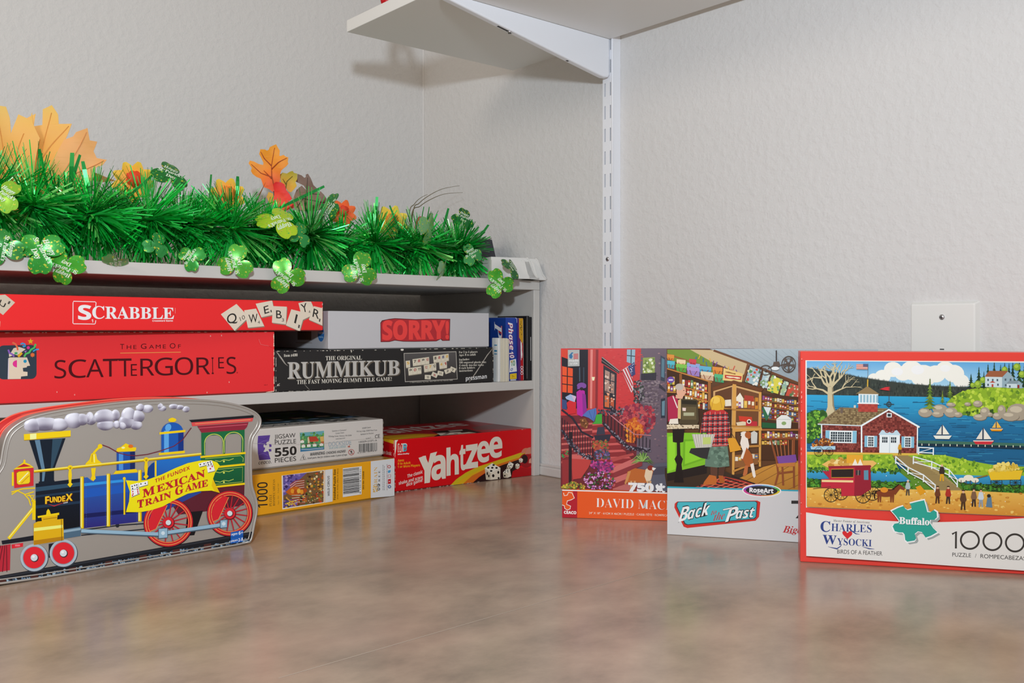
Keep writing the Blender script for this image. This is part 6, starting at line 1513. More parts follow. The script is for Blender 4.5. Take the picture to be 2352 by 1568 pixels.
# railings
c.begin()
for i in range(13): x = 72 + i * 22; y = 640 + i * 17; c.l('#241f28', 6, [(x, y), (x + 2, y + 175)])
for i in range(14): x = 430 + i * 30; y = 590 + i * 18; c.l('#241f28', 7, [(x, y), (x, y + 130 - i * 2)])
c.end()
c.l('#2a2430', 16, [(68, 570), (160, 640), (240, 760), (340, 810)]); c.l('#2a2430', 20, [(70, 740), (170, 890), (250, 960), (335, 990)]); c.blobs(['#8a8490', '#2a2430', '#5a5462'], 90, [(70, 740), (120, 780), (250, 940), (335, 970), (335, 1000), (230, 985), (70, 790)], 4, 9, 88); c.l('#b8727a', 9, [(430, 572), (560, 680), (690, 780), (830, 790)]); c.l('#2a2430', 24, [(420, 680), (520, 790), (640, 890), (820, 920)]); c.blobs(['#6f6a78', '#2a2430', '#8a8490'], 90, [(420, 670), (640, 880), (830, 900), (830, 935), (630, 915)], 4, 10, 89)
c.p('#2f2c3a', [(345, 790), (490, 780), (475, 840), (360, 840)]); c.p('#3a3848', [(375, 720), (430, 715), (440, 780), (365, 785)]); c.blobs(['#4a4452', '#2a2430'], 50, [(380, 570), (520, 570), (500, 620), (385, 620)], 5, 12, 90)
# figures with umbrellas, bag
c.e('#7a4a98', 235, 365, 40, 26); c.p('#7a4a98', [(196, 380), (275, 372), (270, 384), (200, 396)]); c.p('#b0289a', [(192, 420), (225, 395), (262, 410), (275, 560), (285, 600), (240, 630), (200, 610)]); c.e('#2a2028', 235, 392, 16, 14); c.p('#8a2a8a', [(240, 430), (270, 440), (284, 600), (250, 620)])
c.p('#c82830', [(110, 510), (150, 480), (190, 505), (188, 600), (125, 610)]); c.p('#9aaed0', [(98, 462), (140, 438), (188, 455), (178, 505), (108, 480)]); c.p('#c8b0c8', [(150, 445), (190, 460), (178, 505)]); c.p('#3a4a78', [(70, 480), (110, 490), (112, 570), (72, 560)])
c.p('#5070b0', [(245, 620), (290, 575), (360, 555), (365, 600), (345, 672), (300, 640)]); c.l('#3a5490', 4, [(350, 565), (340, 665)]); c.l('#3a5490', 4, [(300, 580), (330, 655)]); c.p('#3fa03a', [(362, 612), (410, 605), (412, 690), (325, 692), (352, 670)]); c.p('#7a4a28', [(220, 650), (270, 640), (300, 690), (280, 735), (235, 710)]); c.blobs(['#c88a5a', '#5a3420'], 12, [(225, 655), (290, 660), (285, 725), (240, 705)], 5, 10, 91)
# flowers, fern, dog
c.blobs(['#a03070', '#c84a90', '#7a2a60', '#5a3a68'], 120, [(330, 1010), (500, 1000), (530, 1080), (420, 1110), (320, 1060)], 6, 15, 92); c.blobs(['#5a4a78', '#3a3f50', '#7a6a98', '#4a5a40'], 90, [(340, 900), (470, 890), (480, 1000), (350, 1000)], 6, 15, 93); c.blobs(['#7a6a3a', '#c8603a', '#5a6a3a', '#a84838'], 80, [(340, 840), (460, 830), (470, 900), (340, 910)], 6, 14, 94)
c.blobs(['#c878b8', '#a85a98', '#d898c8', '#4a6a3a', '#6a3a68', '#2a3a28'], 190, [(260, 1120), (480, 1090), (530, 1180), (500, 1250), (320, 1260), (270, 1180)], 5, 13, 95); c.blobs(['#c8b03a', '#8a8a3a', '#5a6a30', '#a87a3a'], 80, [(80, 1220), (180, 1190), (260, 1210), (280, 1258), (85, 1250)], 6, 15, 96)
c.blobs(['#3a8a4a', '#2f6a3a', '#a8383a'], 26, [(75, 920), (125, 920), (125, 980), (75, 980)], 6, 13, 97)
rr2 = random.Random(3)
for i in range(46): a = rr2.uniform(-.3, 3.45); L2 = rr2.uniform(60, 105); c.l(rr2.choice(('#7aa04a', '#4f7a34', '#9ab868', '#5f8f3f')), [7, 5, 1], [(765, 1010), (765 + L2 * .6 * math.cos(a), 1000 - L2 * .7 * math.sin(a)), (765 + L2 * math.cos(a), 1015 - L2 * .55 * math.sin(a) + 12)])
c.p('#5a5a68', [(870, 1030), (1700, 960), (1700, 1290), (720, 1280)]); c.p('#4a4654', [(850, 1060), (1700, 1000), (1700, 1060), (850, 1130)])
c.p('#b8642c', [(635, 1100), (700, 1070), (790, 1085), (830, 1060), (860, 1075), (840, 1160), (790, 1200), (680, 1190), (640, 1210), (625, 1160)]); c.p('#e0c8a8', [(790, 1080), (822, 1060), (850, 1100), (835, 1175), (800, 1190), (780, 1140)]); c.e('#8a2c1f', 830, 1068, 26, 22); c.p('#e6e0d8', [(845, 1062), (878, 1070), (860, 1090), (845, 1085)]); c.p('#c88a50', [(640, 1100), (665, 1095), (640, 1180), (620, 1215), (612, 1200)])
for x in (660, 690, 800, 822): c.p('#d0a070', [(x, 1180), (x + 18, 1180), (x + 14, 1255), (x + 2, 1255)])
c.window()
c.p('#efe9e4', [(76, 1256), (1700, 1300), (1700, 1312), (76, 1266)])
c.p('#e2571f', [(76, 1266), (1700, 1312), (1700, 1600), (76, 1600)])
c.p('#b01c2c', [(76, 1266), (210, 1270), (212, 1504), (80, 1500)]); c.p('#e2571f', [(84, 1268), (170, 1270), (186, 1330), (160, 1345), (125, 1360), (120, 1385), (155, 1400), (150, 1425), (118, 1430), (100, 1400), (80, 1390)])
c.l('#f0e4d8', 6, [(92, 1285), (100, 1310), (125, 1305), (135, 1280), (165, 1285), (186, 1330), (160, 1345), (125, 1355), (120, 1385), (155, 1400), (150, 1425), (125, 1434), (104, 1420), (100, 1396), (80, 1390)])
c.t('#f4ece4', 'CEACO', (98, 1466), (204, 1470), 24, 'bold', .03)
c.t('#f0ede8', '750', (644, 1265), (862, 1272), 66, 'bold', .05)
c.p('#f0ede8', [(875 + (x - 0) , 1240 + (y - 0)) for x, y in [(0, -20), (18, -34), (30, -18), (42, -24), (34, -36), (58, -40), (60, -14), (72, -22), (86, -10), (74, 4), (60, 0), (64, 24), (88, 30), (70, 46), (50, 26), (40, 36), (30, 22), (14, 38), (-2, 22), (14, 14), (4, 0)]])
c.t('#f4ece4', 'DAVID MACLEAN', (372, 1408), (1240, 1440), (78, 80), 'serif', -.016)
c.t('#f4d8c4', '24" X 18" · 61CM X 46CM / PUZZLE · CASSE-TÊTE · ROMPECABEZAS', (312, 1468), (1060, 1490), 18, 'sans', .004)
c.p('#a8aaa8', [(116, 62), (214, 60), (216, 200), (118, 202)]); c.p('#2f6a98', [(126, 108), (150, 82), (164, 86), (150, 100), (158, 118), (148, 138), (130, 132)])
for i in range(4): c.l('#c03a40', 7, [(165, 100 + i * 12), (204, 98 + i * 12)])
c.t('#e6e6e4', 'made', (128, 162), (206, 160), 20, 'sans'); c.t('#e6e6e4', 'in USA', (138, 186), (200, 184), 16, 'sans')
mb.build('lid', M_GLOSS, g)

# ------------------------------------------------------------------ things on top of the shelf unit
def on_front(px, py, s=0.0):
    """photo pixel -> world point on the upright plane s metres behind the front of the shelf unit"""
    kx = (px - 1176) / FPX; kz = (757 - py - (13 * ((px - 1176) / 1176) ** 2 - 4)) / FPX
    dy = E1[0] - E1[1] * kx
    d = (YF + s - CAM.y) / dy
    return Vector((CAM.x + (E1[0] * kx + E1[1]) * d, YF + s, CAM.z + kz * d))

M_FOIL = print_mat('green_foil', 0.26, 0.0, 0.55, spec=0.9)
m, n, l, b = new_mat('glitter_green_film')
at = n.new('ShaderNodeAttribute'); at.attribute_name = 'ink'
tc = n.new('ShaderNodeTexCoord')
vo = n.new('ShaderNodeTexVoronoi'); vo.inputs['Scale'].default_value = 620
l.new(tc.outputs['Object'], vo.inputs['Vector'])
hs = n.new('ShaderNodeSeparateColor'); l.new(vo.outputs['Color'], hs.inputs['Color'])
gt = n.new('ShaderNodeMath'); gt.operation = 'GREATER_THAN'; gt.inputs[1].default_value = 0.84
l.new(hs.outputs['Red'], gt.inputs[0])
mxx = n.new('ShaderNodeMix'); mxx.data_type = 'RGBA'; l.new(gt.outputs['Value'], mxx.inputs['Factor'])
l.new(at.outputs['Color'], mxx.inputs['A'])
br2 = n.new('ShaderNodeValToRGB'); br2.color_ramp.interpolation = 'CONSTANT'
br2.color_ramp.elements[0].color = (.30, .62, .04, 1); br2.color_ramp.elements[1].position = .45; br2.color_ramp.elements[1].color = (.62, .62, .06, 1)
e_ = br2.color_ramp.elements.new(.7); e_.color = (.05, .5, .12, 1); e_ = br2.color_ramp.elements.new(.9); e_.color = (.7, .42, .06, 1)
l.new(hs.outputs['Green'], br2.inputs['Fac']); l.new(br2.outputs['Color'], mxx.inputs['B'])
l.new(mxx.outputs['Result'], b.inputs['Base Color'])
b.inputs['Metallic'].default_value = 0.3; b.inputs['Roughness'].default_value = 0.3
bp = n.new('ShaderNodeBump'); bp.inputs['Strength'].default_value = .25; bp.inputs['Distance'].default_value = .0006
l.new(hs.outputs['Blue'], bp.inputs['Height']); l.new(bp.outputs['Normal'], b.inputs['Normal'])
M_GLIT = m
M_CORD = plain('green_cord', lin('#14532a'), 0.6)
M_STEM = plain('brown_stem', lin('#5a4426'), 0.6)

ZT = Z_TOP
gar = thing('tinsel_garland', 'shiny green foil tinsel garland with shamrock charms along the shelf unit top', 'garland', (-0.5, YF + .06, ZT))
G0 = Vector((-0.5, YF + .06, ZT))
# centres of the bursts: photo column, height of the core above the board, distance behind the front edge, strand length
burst = [(-120, .056, .07, .066), (-25, .062, .064, .070), (75, .060, .056, .070), (145, .050, .07, .060), (212, .052, .046, .068), (280, .046, .066, .056), (342, .054, .046, .068), (415, .048, .064, .056), (462, .050, .056, .056), (532, .050, .044, .066),
         (600, .046, .060, .056), (640, .046, .060, .052), (712, .048, .046, .064), (780, .040, .060, .052), (862, .044, .046, .062), (918, .040, .060, .050), (965, .044, .048, .060), (1020, .040, .062, .050), (1052, .042, .048, .058)]
mb = MB()
rr = random.Random(77)
foils = ['#12c447', '#0da63a', '#1fdc55', '#0b8a2e', '#3ae56a', '#10b845', '#2ccc54', '#0a7428', '#86ec78']
core = []
def strand(base, dirv, L2, w, col, droop, twist, side=None):
    side = side or dirv.cross(Vector((rr.uniform(-1, 1), rr.uniform(-1, 1), rr.uniform(-1, 1)))).normalized()
    pts = []
    p = base.copy(); d = dirv.copy(); seg = 4
    for i in range(seg + 1):
        pts.append(p.copy())
        d = (d + Vector((0, 0, -droop * (i + 1) / seg))).normalized()
        p = p + d * (L2 / seg)
        if p.z < ZT + .0012 and p.y > YF - .002:
            p.z = ZT + .0012 + rr.random() * .0015
        if p.y > -0.004: p.y = -0.004
    q = []
    for i, a in enumerate(pts):
        dd = (pts[min(i + 1, seg)] - pts[max(i - 1, 0)]).normalized()
        s1 = (side - dd * side.dot(dd)).normalized()
        s2 = dd.cross(s1)
        an = twist * i / seg
        sv = s1 * math.cos(an) + s2 * math.sin(an)
        ww = w * (1.0 if 0 < i < seg else .8)
        q.append((a + sv * ww / 2 - G0, a - sv * ww / 2 - G0))
    for i in range(seg):
        if (q[i][0] - q[i + 1][0]).length > 1e-5:
            mb.face([q[i][0], q[i][1], q[i + 1][1], q[i + 1][0]], col, 0, True)
for px, hz, s, L2 in burst:
    cpt = on_front(px, 600, s); cpt.z = ZT + hz
    core.append(cpt)
    axis = Vector((1, .12, -.05)).normalized()
    for tuft in range(74):
        # tufts of nearly parallel strips, thrown out from the centre in every direction
        while True:
            d0 = Vector((rr.gauss(0, .8), rr.gauss(0, 1), rr.gauss(0, 1))).normalized()
            if d0.y > .45 and rr.random() < .6: continue
            break
        sd = d0.cross(Vector((rr.uniform(-1, 1), rr.uniform(-1, 1), rr.uniform(-1, 1)))).normalized()
        ln0 = L2 * rr.uniform(.72, 1.0); tw = rr.uniform(-.9, .9); dr = rr.uniform(-.05, .22) if d0.z < .7 else rr.uniform(-.03, .06)
        cc = rr.choice(foils)
        for k in range(rr.randint(5, 9)):
            d = (d0 + Vector((rr.gauss(0, .13), rr.gauss(0, .13), rr.gauss(0, .13)))).normalized()
            w = rr.choice((.0009, .0013, .0017, .0022, .0027))
            if d0.z > .6: w *= .55
            strand(cpt + d * .002 + axis * rr.uniform(-.006, .006), d, ln0 * rr.uniform(.8, 1.05), w, lin(cc, rr.uniform(.85, 1.5)), dr, tw + rr.gauss(0, .2), (sd + Vector((rr.gauss(0, .25), rr.gauss(0, .25), rr.gauss(0, .25)))).normalized())
for px, py, px2, py2, w in ((160, 470, 166, 345, .0058), (112, 440, 90, 335, .0045), (148, 460, 184, 350, .004), (640, 480, 745, 430, .004), (860, 540, 866, 455, .0045), (735, 540, 742, 470, .005), (205, 440, 190, 365, .0045), (270, 470, 350, 400, .003), (480, 470, 485, 400, .004), (545, 450, 546, 405, .0045), (1010, 560, 1030, 482, .004), (1080, 580, 1122, 520, .005), (1050, 580, 1085, 535, .006), (920, 540, 895, 475, .003), (585, 470, 610, 420, .0045), (430, 620, 350, 612, .003)):
    a = on_front(px, py, .05); e2 = on_front(px2, py2, .05)
    a.z = max(a.z, ZT + .01); e2.z = max(e2.z, ZT + .006)
    strand(a, (e2 - a).normalized(), (e2 - a).length, w, lin('#159a40'), .0, .5)
o = mb.build('tinsel', M_FOIL, gar); o['kind'] = 'stuff'
mb = MB(); mb.tube([p - G0 for p in core], .0016, seg=6); mb.build('cord', M_CORD, gar)

def shamrock(px, py, s, size, rot, tiltx, tilty, col, text=True, lobes_col2=None, parent=gar):
    """a flat three-lobed film charm, gently curled, with its greeting printed on it"""
    mb = MB()
    n = 72; rings = 4
    def shape(th):
        k = abs(math.cos(1.5 * th)) ** .55
        lob = ((th + math.pi / 3) % (2 * math.pi / 3)) - math.pi / 3
        return size * (0.16 + 0.84 * k) * (1 - .13 * math.exp(-(lob / .16) ** 2))
    def curl(x, y):
        r2 = math.hypot(x, y) / size
        return -.16 * size * r2 * r2 + .05 * size * math.sin(3 * math.atan2(y, x) + 1) * r2
    vs = [(0, curl(0, 0), 0)]; fs = []
    for r_ in range(1, rings + 1):
        for i in range(n):
            th = 2 * math.pi * i / n
            rr_ = shape(th) * r_ / rings
            x, z = rr_ * math.sin(th), rr_ * math.cos(th)
            vs.append((x, -curl(x, z), z))
    for i in range(n): fs.append((0, 1 + i, 1 + (i + 1) % n))
    for r_ in range(rings - 1):
        for i in range(n): fs.append((1 + r_ * n + i, 1 + (r_ + 1) * n + i, 1 + (r_ + 1) * n + (i + 1) % n, 1 + r_ * n + (i + 1) % n))
    fs = [f[::-1] for f in fs]
    mb.mesh(vs, fs, lin(col), 0, True)
    mb.mesh([(x, y + .0004, z) for x, y, z in vs], [f[::-1] for f in fs], lin(col), 0, True)
    st = [(-.012 * size, 0), (.03 * size, -.4 * size), (.12 * size, -.72 * size)]
    if text:
        for s2, w2, y0, h2 in (('Happy', .74, .30, .20), ("St. Patrick's", 1.25, .02, .19), ('Day', .5, -.26, .20)):
            tv, tt = text_mesh(s2, 'serifi', .012, 1.0)
            xs = [a[0] for a in tv]; x0, x1 = min(xs), max(xs)
            P = []
            for x, y in tv:
                u = ((x - x0) / (x1 - x0) - .5) * w2 * size; v = y0 * size + y / .675 * h2 * size
                P.append((u, -curl(u, v) - .0005, v))
            mb.mesh(P, [t[::-1] if ((tv[t[1]][0] - tv[t[0]][0]) * (tv[t[2]][1] - tv[t[0]][1]) - (tv[t[1]][1] - tv[t[0]][1]) * (tv[t[2]][0] - tv[t[0]][0])) < 0 else t for t in tt], lin('#d5e6cf', 1.1), 1)
    o = mb.build('shamrock', [M_GLIT, M_PRINT], parent)
    w = on_front(px, py, s)
    if s > 0: w.z = max(w.z, ZT + .012)
    o.location = w - G0
    o.rotation_euler = (Matrix.Rotation(math.radians(-32 + tilty), 3, 'Z') @ Matrix.Rotation(math.radians(tiltx), 3, 'X') @ Matrix.Rotation(math.radians(rot), 3, 'Y')).to_euler()
    return o
SH = [(92, 570, -.012, .025, 60, -8, 8, '#2f9a34'), (150, 606, -.016, .021, 200, 10, 0, '#46b032'), (8, 440, .0, .020, 30, -20, 0, '#8fc83a'), (6, 560, -.006, .021, 100, 0, 10, '#2f8a3a'), (440, 590, -.006, .017, 300, -10, 0, '#2f9a38'),
      (541, 602, -.012, .023, 250, 0, 0, '#4fae34'), (659, 636, -.016, .024, 215, 8, 10, '#52b030'), (640, 507, -.004, .029, 150, -42, 20, '#b8dc2f'), (828, 622, -.016, .025, 250, 4, 10, '#4aa838'), (392, 398, .04, .024, 20, -35, 40, '#1f7a34'),
      (1147, 655, -.016, .024, 215, 0, 6, '#4cae30'), (1176, 617, -.032, .020, 60, -30, 50, '#1f6a30'), (985, 528, .01, .026, 40, 10, 60, '#7fb87a'), (1018, 622, -.008, .019, 160, 20, 70, '#8fc090'), (755, 476, .03, .022, 120, -20, -50, '#1f7a34'), (1065, 505, .05, .020, 20, -20, 20, '#1a6a30'),
      (262, 602, -.004, .016, 80, 60, 20, '#6fae6a'), (1085, 588, .004, .018, 330, -10, 20, '#3f9a52'), (690, 540, -.002, .018, 20, -10, 40, '#2f9a4a'), (360, 560, .0, .016, 20, -10, 30, '#2f8f44')]
for i, a in enumerate(SH): 
    o = shamrock(*a, text=(i not in (12, 13, 18, 19)))
    if i == 7: o['label'] = 'yellow-green shamrock charm with the light on it painted into its colour'  # its lit look is put into the brighter yellow-green

# ---- autumn leaves and flowers behind the garland
def leaf(name, parent, origin, outline_px, base_px, s, tips, curl_=.2, yaw=-32, veins=None, vein_col='#8a4a14', lean=0.0):
    """a cloth leaf: outline in photo pixels is only its shape; it gets its own place, size, bend and thickness"""
    mb = MB()
    B = on_front(base_px[0], base_px[1], s)
    d = (B - CAM).dot(Vector((E1[1], E1[0], 0)))
    k = d / FPX
    P = [((x - base_px[0]) * k, (base_px[1] - y) * k) for x, y in outline_px]
    # resample so the leaf can bend
    pts = []
    for i in range(len(P)):
        a, b3 = P[i], P[(i + 1) % len(P)]
        m2 = max(1, int(math.hypot(b3[0] - a[0], b3[1] - a[1]) / .004))
        for q in range(m2): pts.append((a[0] + (b3[0] - a[0]) * q / m2, a[1] + (b3[1] - a[1]) * q / m2))
    R2 = max(math.hypot(*a) for a in pts)
    def bend(x, y): return curl_ * R2 * ((x / R2) ** 2 * .8 - (y / R2) ** 2 * .6) + .05 * R2 * math.sin(9 * x / R2) * math.sin(7 * y / R2 + 1)
    def colr(x, y):
        t = max(0, min(1, math.hypot(x, y) / R2)); st = tips
        f = t * (len(st) - 1); i = min(int(f), len(st) - 2)
        return lin(mix(st[i], st[i + 1], f - i), 1.15)
    bmm = bmesh.new()
    cx = sum(a[0] for a in pts) / len(pts); cy = sum(a[1] for a in pts) / len(pts)
    tri = tessellate_polygon([[Vector((a[0], a[1], 0)) for a in pts]])
    bv = [bmm.verts.new((a[0], a[1], 0)) for a in pts]
    for t in tri:
        try: bmm.faces.new([bv[i] for i in t])
        except ValueError: pass
    for _ in range(4):
        es = [e for e in bmm.edges if e.calc_length() > .009]
        if not es: break
        bmesh.ops.subdivide_edges(bmm, edges=es, cuts=1, use_grid_fill=False)
        bmesh.ops.triangulate(bmm, faces=bmm.faces[:])
    bmm.verts.index_update()
    V0 = [(v.co.x, v.co.y) for v in bmm.verts]; F0 = []
    for f in bmm.faces:
        t = [v.index for v in f.verts]
        ar = sum(V0[t[i - 1]][0] * V0[t[i]][1] - V0[t[i]][0] * V0[t[i - 1]][1] for i in range(len(t)))
        F0.append(t if ar > 0 else t[::-1])
    bmm.free()
    th = .0004
    vs = [(x, bend(x, y), y) for x, y in V0]
    mb.mesh(vs, F0, lambda j, v: colr(v[0], v[2]), 0, True)
    mb.mesh([(x, y + th, z) for x, y, z in vs], [f[::-1] for f in F0], lambda j, v: colr(v[0], v[2]), 0, True)
    leafmesh = mb; mb = MB()
    for pl_ in (veins or []):
        q = [((x - base_px[0]) * k, (base_px[1] - y) * k) for x, y in pl_]
        dense = []
        for i in range(len(q) - 1):
            for w in range(6): dense.append((q[i][0] + (q[i+1][0] - q[i][0]) * w / 6, q[i][1] + (q[i+1][1] - q[i][1]) * w / 6))
        dense.append(q[-1])
        mb.tube([(x, bend(x, y) - .0003, y) for x, y in dense], [.0009 * (1 - .6 * i / len(dense)) for i in range(len(dense))], lin(vein_col), 0, 5)
    o = leafmesh.build(name, M_LEAF, parent)
    if veins: mb.build('vein', M_LEAF, o)
    o.location = B - origin
    o.rotation_euler = (Matrix.Rotation(math.radians(yaw), 3, 'Z') @ Matrix.Rotation(lean, 3, 'X')).to_euler()
    return o
def stem(parent, origin, a, b3, r=.0014):
    mb = MB(); mid = (a + b3) / 2 + Vector((0, .004, .004)); mb.tube([a - origin, mid - origin, b3 - origin], r, seg=6); return mb.build('stem', M_STEM, parent)

O = on_front(80, 480, .15); O.z = ZT
sp = thing('maple_leaf_spray', 'big pale orange artificial maple leaves standing behind the garland at the far left', 'artificial leaves', O)
pal = ['#f0a050', '#f09a3c', '#efa64a', '#ecb060', '#e0b85a']
leaf('leaf', sp, O, [(-30, 500), (-40, 330), (-15, 250), (-5, 238), (22, 240), (28, 265), (30, 300), (45, 255), (70, 268), (75, 250), (78, 275), (95, 310), (80, 400), (60, 500)], (20, 480), .17, pal, .12, -40, [[(20, 480), (10, 380), (5, 260)], [(25, 420), (60, 300)]], '#e09a48')
leaf('leaf', sp, O, [(35, 480), (38, 340), (30, 310), (42, 255), (58, 262), (75, 250), (72, 280), (90, 276), (88, 238), (105, 226), (120, 248), (125, 272), (156, 272), (150, 300), (145, 318), (140, 360), (150, 420), (120, 500)], (80, 490), .15, pal, -.14, -36, [[(80, 490), (95, 360), (106, 245)], [(92, 380), (60, 270)], [(95, 360), (150, 278)]], '#e09a48')
leaf('leaf', sp, O, [(60, 500), (90, 420), (130, 350), (146, 313), (165, 305), (172, 295), (198, 286), (200, 312), (216, 314), (206, 335), (212, 350), (235, 354), (225, 366), (210, 372), (205, 400), (150, 460), (100, 520)], (95, 470), .135, ['#f0a050', '#f2a050', '#efa862', '#eaa664', '#e8a868'], .12, -30, [[(95, 470), (150, 380), (195, 295)], [(130, 410), (228, 356)]], '#de9656')
stem(sp, O, O + Vector((0, .0, .0)), O + Vector((0, .005, .04))); 
q = on_front(205, 388, .13)
leaf('leaf', sp, O, [(196, 384), (215, 390), (240, 400), (262, 408), (235, 412), (205, 408)], (200, 400), .12, ['#8a5a20', '#9a6a2a'], .1)

def flower(name, label, px, py, s, petals, size, colp, colc):
    o2 = on_front(px, py, s); base = Vector((o2.x, o2.y, ZT))
    t2 = thing(name, label, 'artificial flower', base)
    for i in range(petals):
        a = 2 * math.pi * i / petals + .3
        mb = MB(); vs = []; fs = []; nu, nv = 6, 5
        for u in range(nu):
            for v in range(nv):
                k = u / (nu - 1); wv = (v / (nv - 1) - .5) * 2; ww = size * .34 * math.sin(math.pi * (.12 + .80 * k)) 
                vs.append((wv * ww, -size * .25 * k * k - .06 * size * (1 - wv * wv), size * k))
        for u in range(nu - 1):
            for v in range(nv - 1): fs.append((u * nv + v, u * nv + v + 1, (u + 1) * nv + v + 1, (u + 1) * nv + v))
        mb.mesh(vs, fs, lambda j, v: lin(mix(colp[0], colp[1], min(1, v[2] / size)), 1.15), 0, True)
        pt = mb.build('petal', M_LEAF, t2)
        pt.location = Vector((0, 0, o2.z - ZT)); pt.rotation_euler = (Matrix.Rotation(math.radians(-32), 3, 'Z') @ Matrix.Rotation(a, 3, 'Y')).to_euler()
    mb = MB(); bmm = bmesh.new(); bmesh.ops.create_icosphere(bmm, subdivisions=3, radius=size * .38)
    for v in bmm.verts: v.co *= 1 + .25 * math.sin(v.co.x * 900 + v.co.z * 500) * .4; v.co.y *= .7
    mb.bm(bmm, lin(colc, 1.15), 0, None, True); ct = mb.build('flower_centre', M_LEAF, t2); ct.location = Vector((-.002, -.006, o2.z - ZT + .004))
    mb = MB(); mb.tube([(0, .002, 0), (.002, .004, (o2.z - ZT) * .5), (0, .001, o2.z - ZT)], .0015, seg=6); mb.build('stem', M_STEM, t2)
    return t2
flower('artificial_flower', 'yellow petalled artificial flower with a red orange centre, in the left half of the garland', 308, 416, .10, 9, .025, ('#e8862a', '#f0c03a'), '#e0451f')
flower('artificial_flower', 'orange yellow artificial flower peeping over the garland left of the upright orange leaf', 522, 452, .10, 8, .024, ('#e8702a', '#f0c23c'), '#e0842a')
flower('artificial_flower', 'small orange red artificial flower just right of the brown leaf', 787, 494, .10, 8, .020, ('#e0501f', '#f06a2a'), '#d8401f')
flower('artificial_flower', 'yellow artificial flower low behind the right half of the garland', 898, 516, .10, 8, .026, ('#e8a82a', '#f0d048'), '#d8862a')

O = on_front(655, 500, .11); O.z = ZT
sp = thing('autumn_leaf_spray', 'upright orange maple leaf with yellow, red and brown leaves behind the garland middle', 'artificial leaves', O)
def z7(P): return [(560 + x / 6.273, 310 + y / 6.273) for x, y in P]
leaf('leaf', sp, O, z7([(470, 148), (490, 185), (520, 235), (515, 310), (535, 312), (575, 296), (600, 318), (640, 330), (632, 395), (640, 420), (610, 460), (540, 520), (525, 560), (520, 640), (500, 720), (440, 780), (420, 830), (370, 790), (290, 760), (270, 690), (250, 640), (180, 610), (130, 570), (110, 530), (125, 490), (80, 425), (100, 385), (160, 400), (220, 430), (280, 440), (285, 410), (255, 340), (230, 290), (250, 225), (320, 230), (345, 245), (370, 230), (385, 195)]), z7([(440, 760)])[0], .115,
     ['#e0481f', '#e86a1f', '#ee8a1f', '#f0921f', '#ee961f'], .16, -34, [z7(a) for a in ([(440, 760), (405, 600), (400, 450), (450, 200)], [(410, 620), (250, 560), (120, 440)], [(400, 450), (300, 350), (255, 260)], [(402, 500), (500, 410), (620, 340)], [(405, 640), (330, 560), (290, 520)])], '#a8481a')
leaf('leaf', sp, O, z7([(520, 580), (560, 550), (620, 560), (660, 530), (700, 520), (720, 550), (765, 560), (765, 640), (740, 680), (760, 740), (720, 790), (680, 830), (640, 820), (600, 760), (540, 700)]), z7([(600, 800)])[0], .122, ['#d8862a', '#d8a42a', '#c4a82a', '#a8a024'], -.12, -30, [z7(a) for a in ([(600, 800), (620, 680), (700, 600)], [(610, 720), (560, 640)])], '#7a6a1a')
leaf('leaf', sp, O, z7([(740, 680), (770, 640), (770, 575), (830, 590), (870, 625), (890, 610), (890, 575), (920, 565), (960, 630), (1000, 720), (1060, 770), (1080, 840), (1100, 800), (1150, 850), (1200, 920), (1210, 980), (1150, 1060), (1000, 1100), (850, 1100), (700, 1050), (720, 900), (760, 800), (830, 740), (870, 780), (900, 800), (860, 740)]), z7([(760, 1060)])[0], .14, ['#b08a6a', '#94745a', '#86685a', '#7a6052'], .14, -24, [z7(a) for a in ([(760, 1060), (900, 850), (915, 620)], [(860, 920), (1080, 960), (1190, 960)], [(900, 840), (1090, 850)])], '#5a463a')
leaf('leaf', sp, O, z7([(430, 720), (470, 690), (540, 690), (590, 720), (610, 800), (650, 850), (690, 920), (660, 960), (590, 940), (520, 930), (440, 900)]), z7([(500, 960)])[0], .095, ['#f05a2a', '#e8301f', '#d8181c'], .2, -40)
leaf('leaf', sp, O, z7([(430, 880), (500, 910), (560, 920), (640, 960), (720, 1000), (710, 1060), (660, 1070), (600, 1100), (500, 1070), (420, 1020)]), z7([(500, 1080)])[0], .085, ['#f0702a', '#f04a2a', '#e8281f'], -.2, -30)
leaf('leaf', sp, O, z7([(330, 900), (360, 830), (420, 850), (430, 980), (380, 1010)]), z7([(400, 1010)])[0], .11, ['#c88a2a', '#d8a42a'], .1)
stem(sp, O, O.copy(), on_front(630, 440, .12))
stem(sp, O, O + Vector((.02, .02, 0)), on_front(690, 470, .142))

# thin dry grass blades bending right
O = on_front(940, 560, .15); O.z = ZT
gs = thing('grass_spray', 'three thin brown grass blades arching to the right in front of the room corner', 'artificial grass', O)
for pts in ([(948, 495), (963, 470), (988, 451), (1018, 437), (1056, 430)], [(945, 500), (965, 477), (990, 461), (1022, 449), (1063, 446)], [(940, 500), (952, 472), (966, 458), (982, 450)]):
    P = [O + Vector((rr.uniform(-.003, .003), 0, 0))] + [on_front(x, y, .15) for i, (x, y) in enumerate(pts)]
    dense = []
    for i in range(len(P) - 1):
        p0 = P[max(i - 1, 0)]; p1 = P[i]; p2 = P[i + 1]; p3 = P[min(i + 2, len(P) - 1)]
        for q in range(8):
            t = q / 8
            dense.append(.5 * ((2 * p1) + (p2 - p0) * t + (2 * p0 - 5 * p1 + 4 * p2 - p3) * t * t + (3 * p1 - p0 - 3 * p2 + p3) * t ** 3))
    dense.append(P[-1])
    mb = MB(); mb.tube([a - O for a in dense], [.0009 * (1 - .75 * i / len(dense)) for i in range(len(dense))], lin('#6a6040'), 0, 6)
    mb.build('blade', M_LEAF, gs)
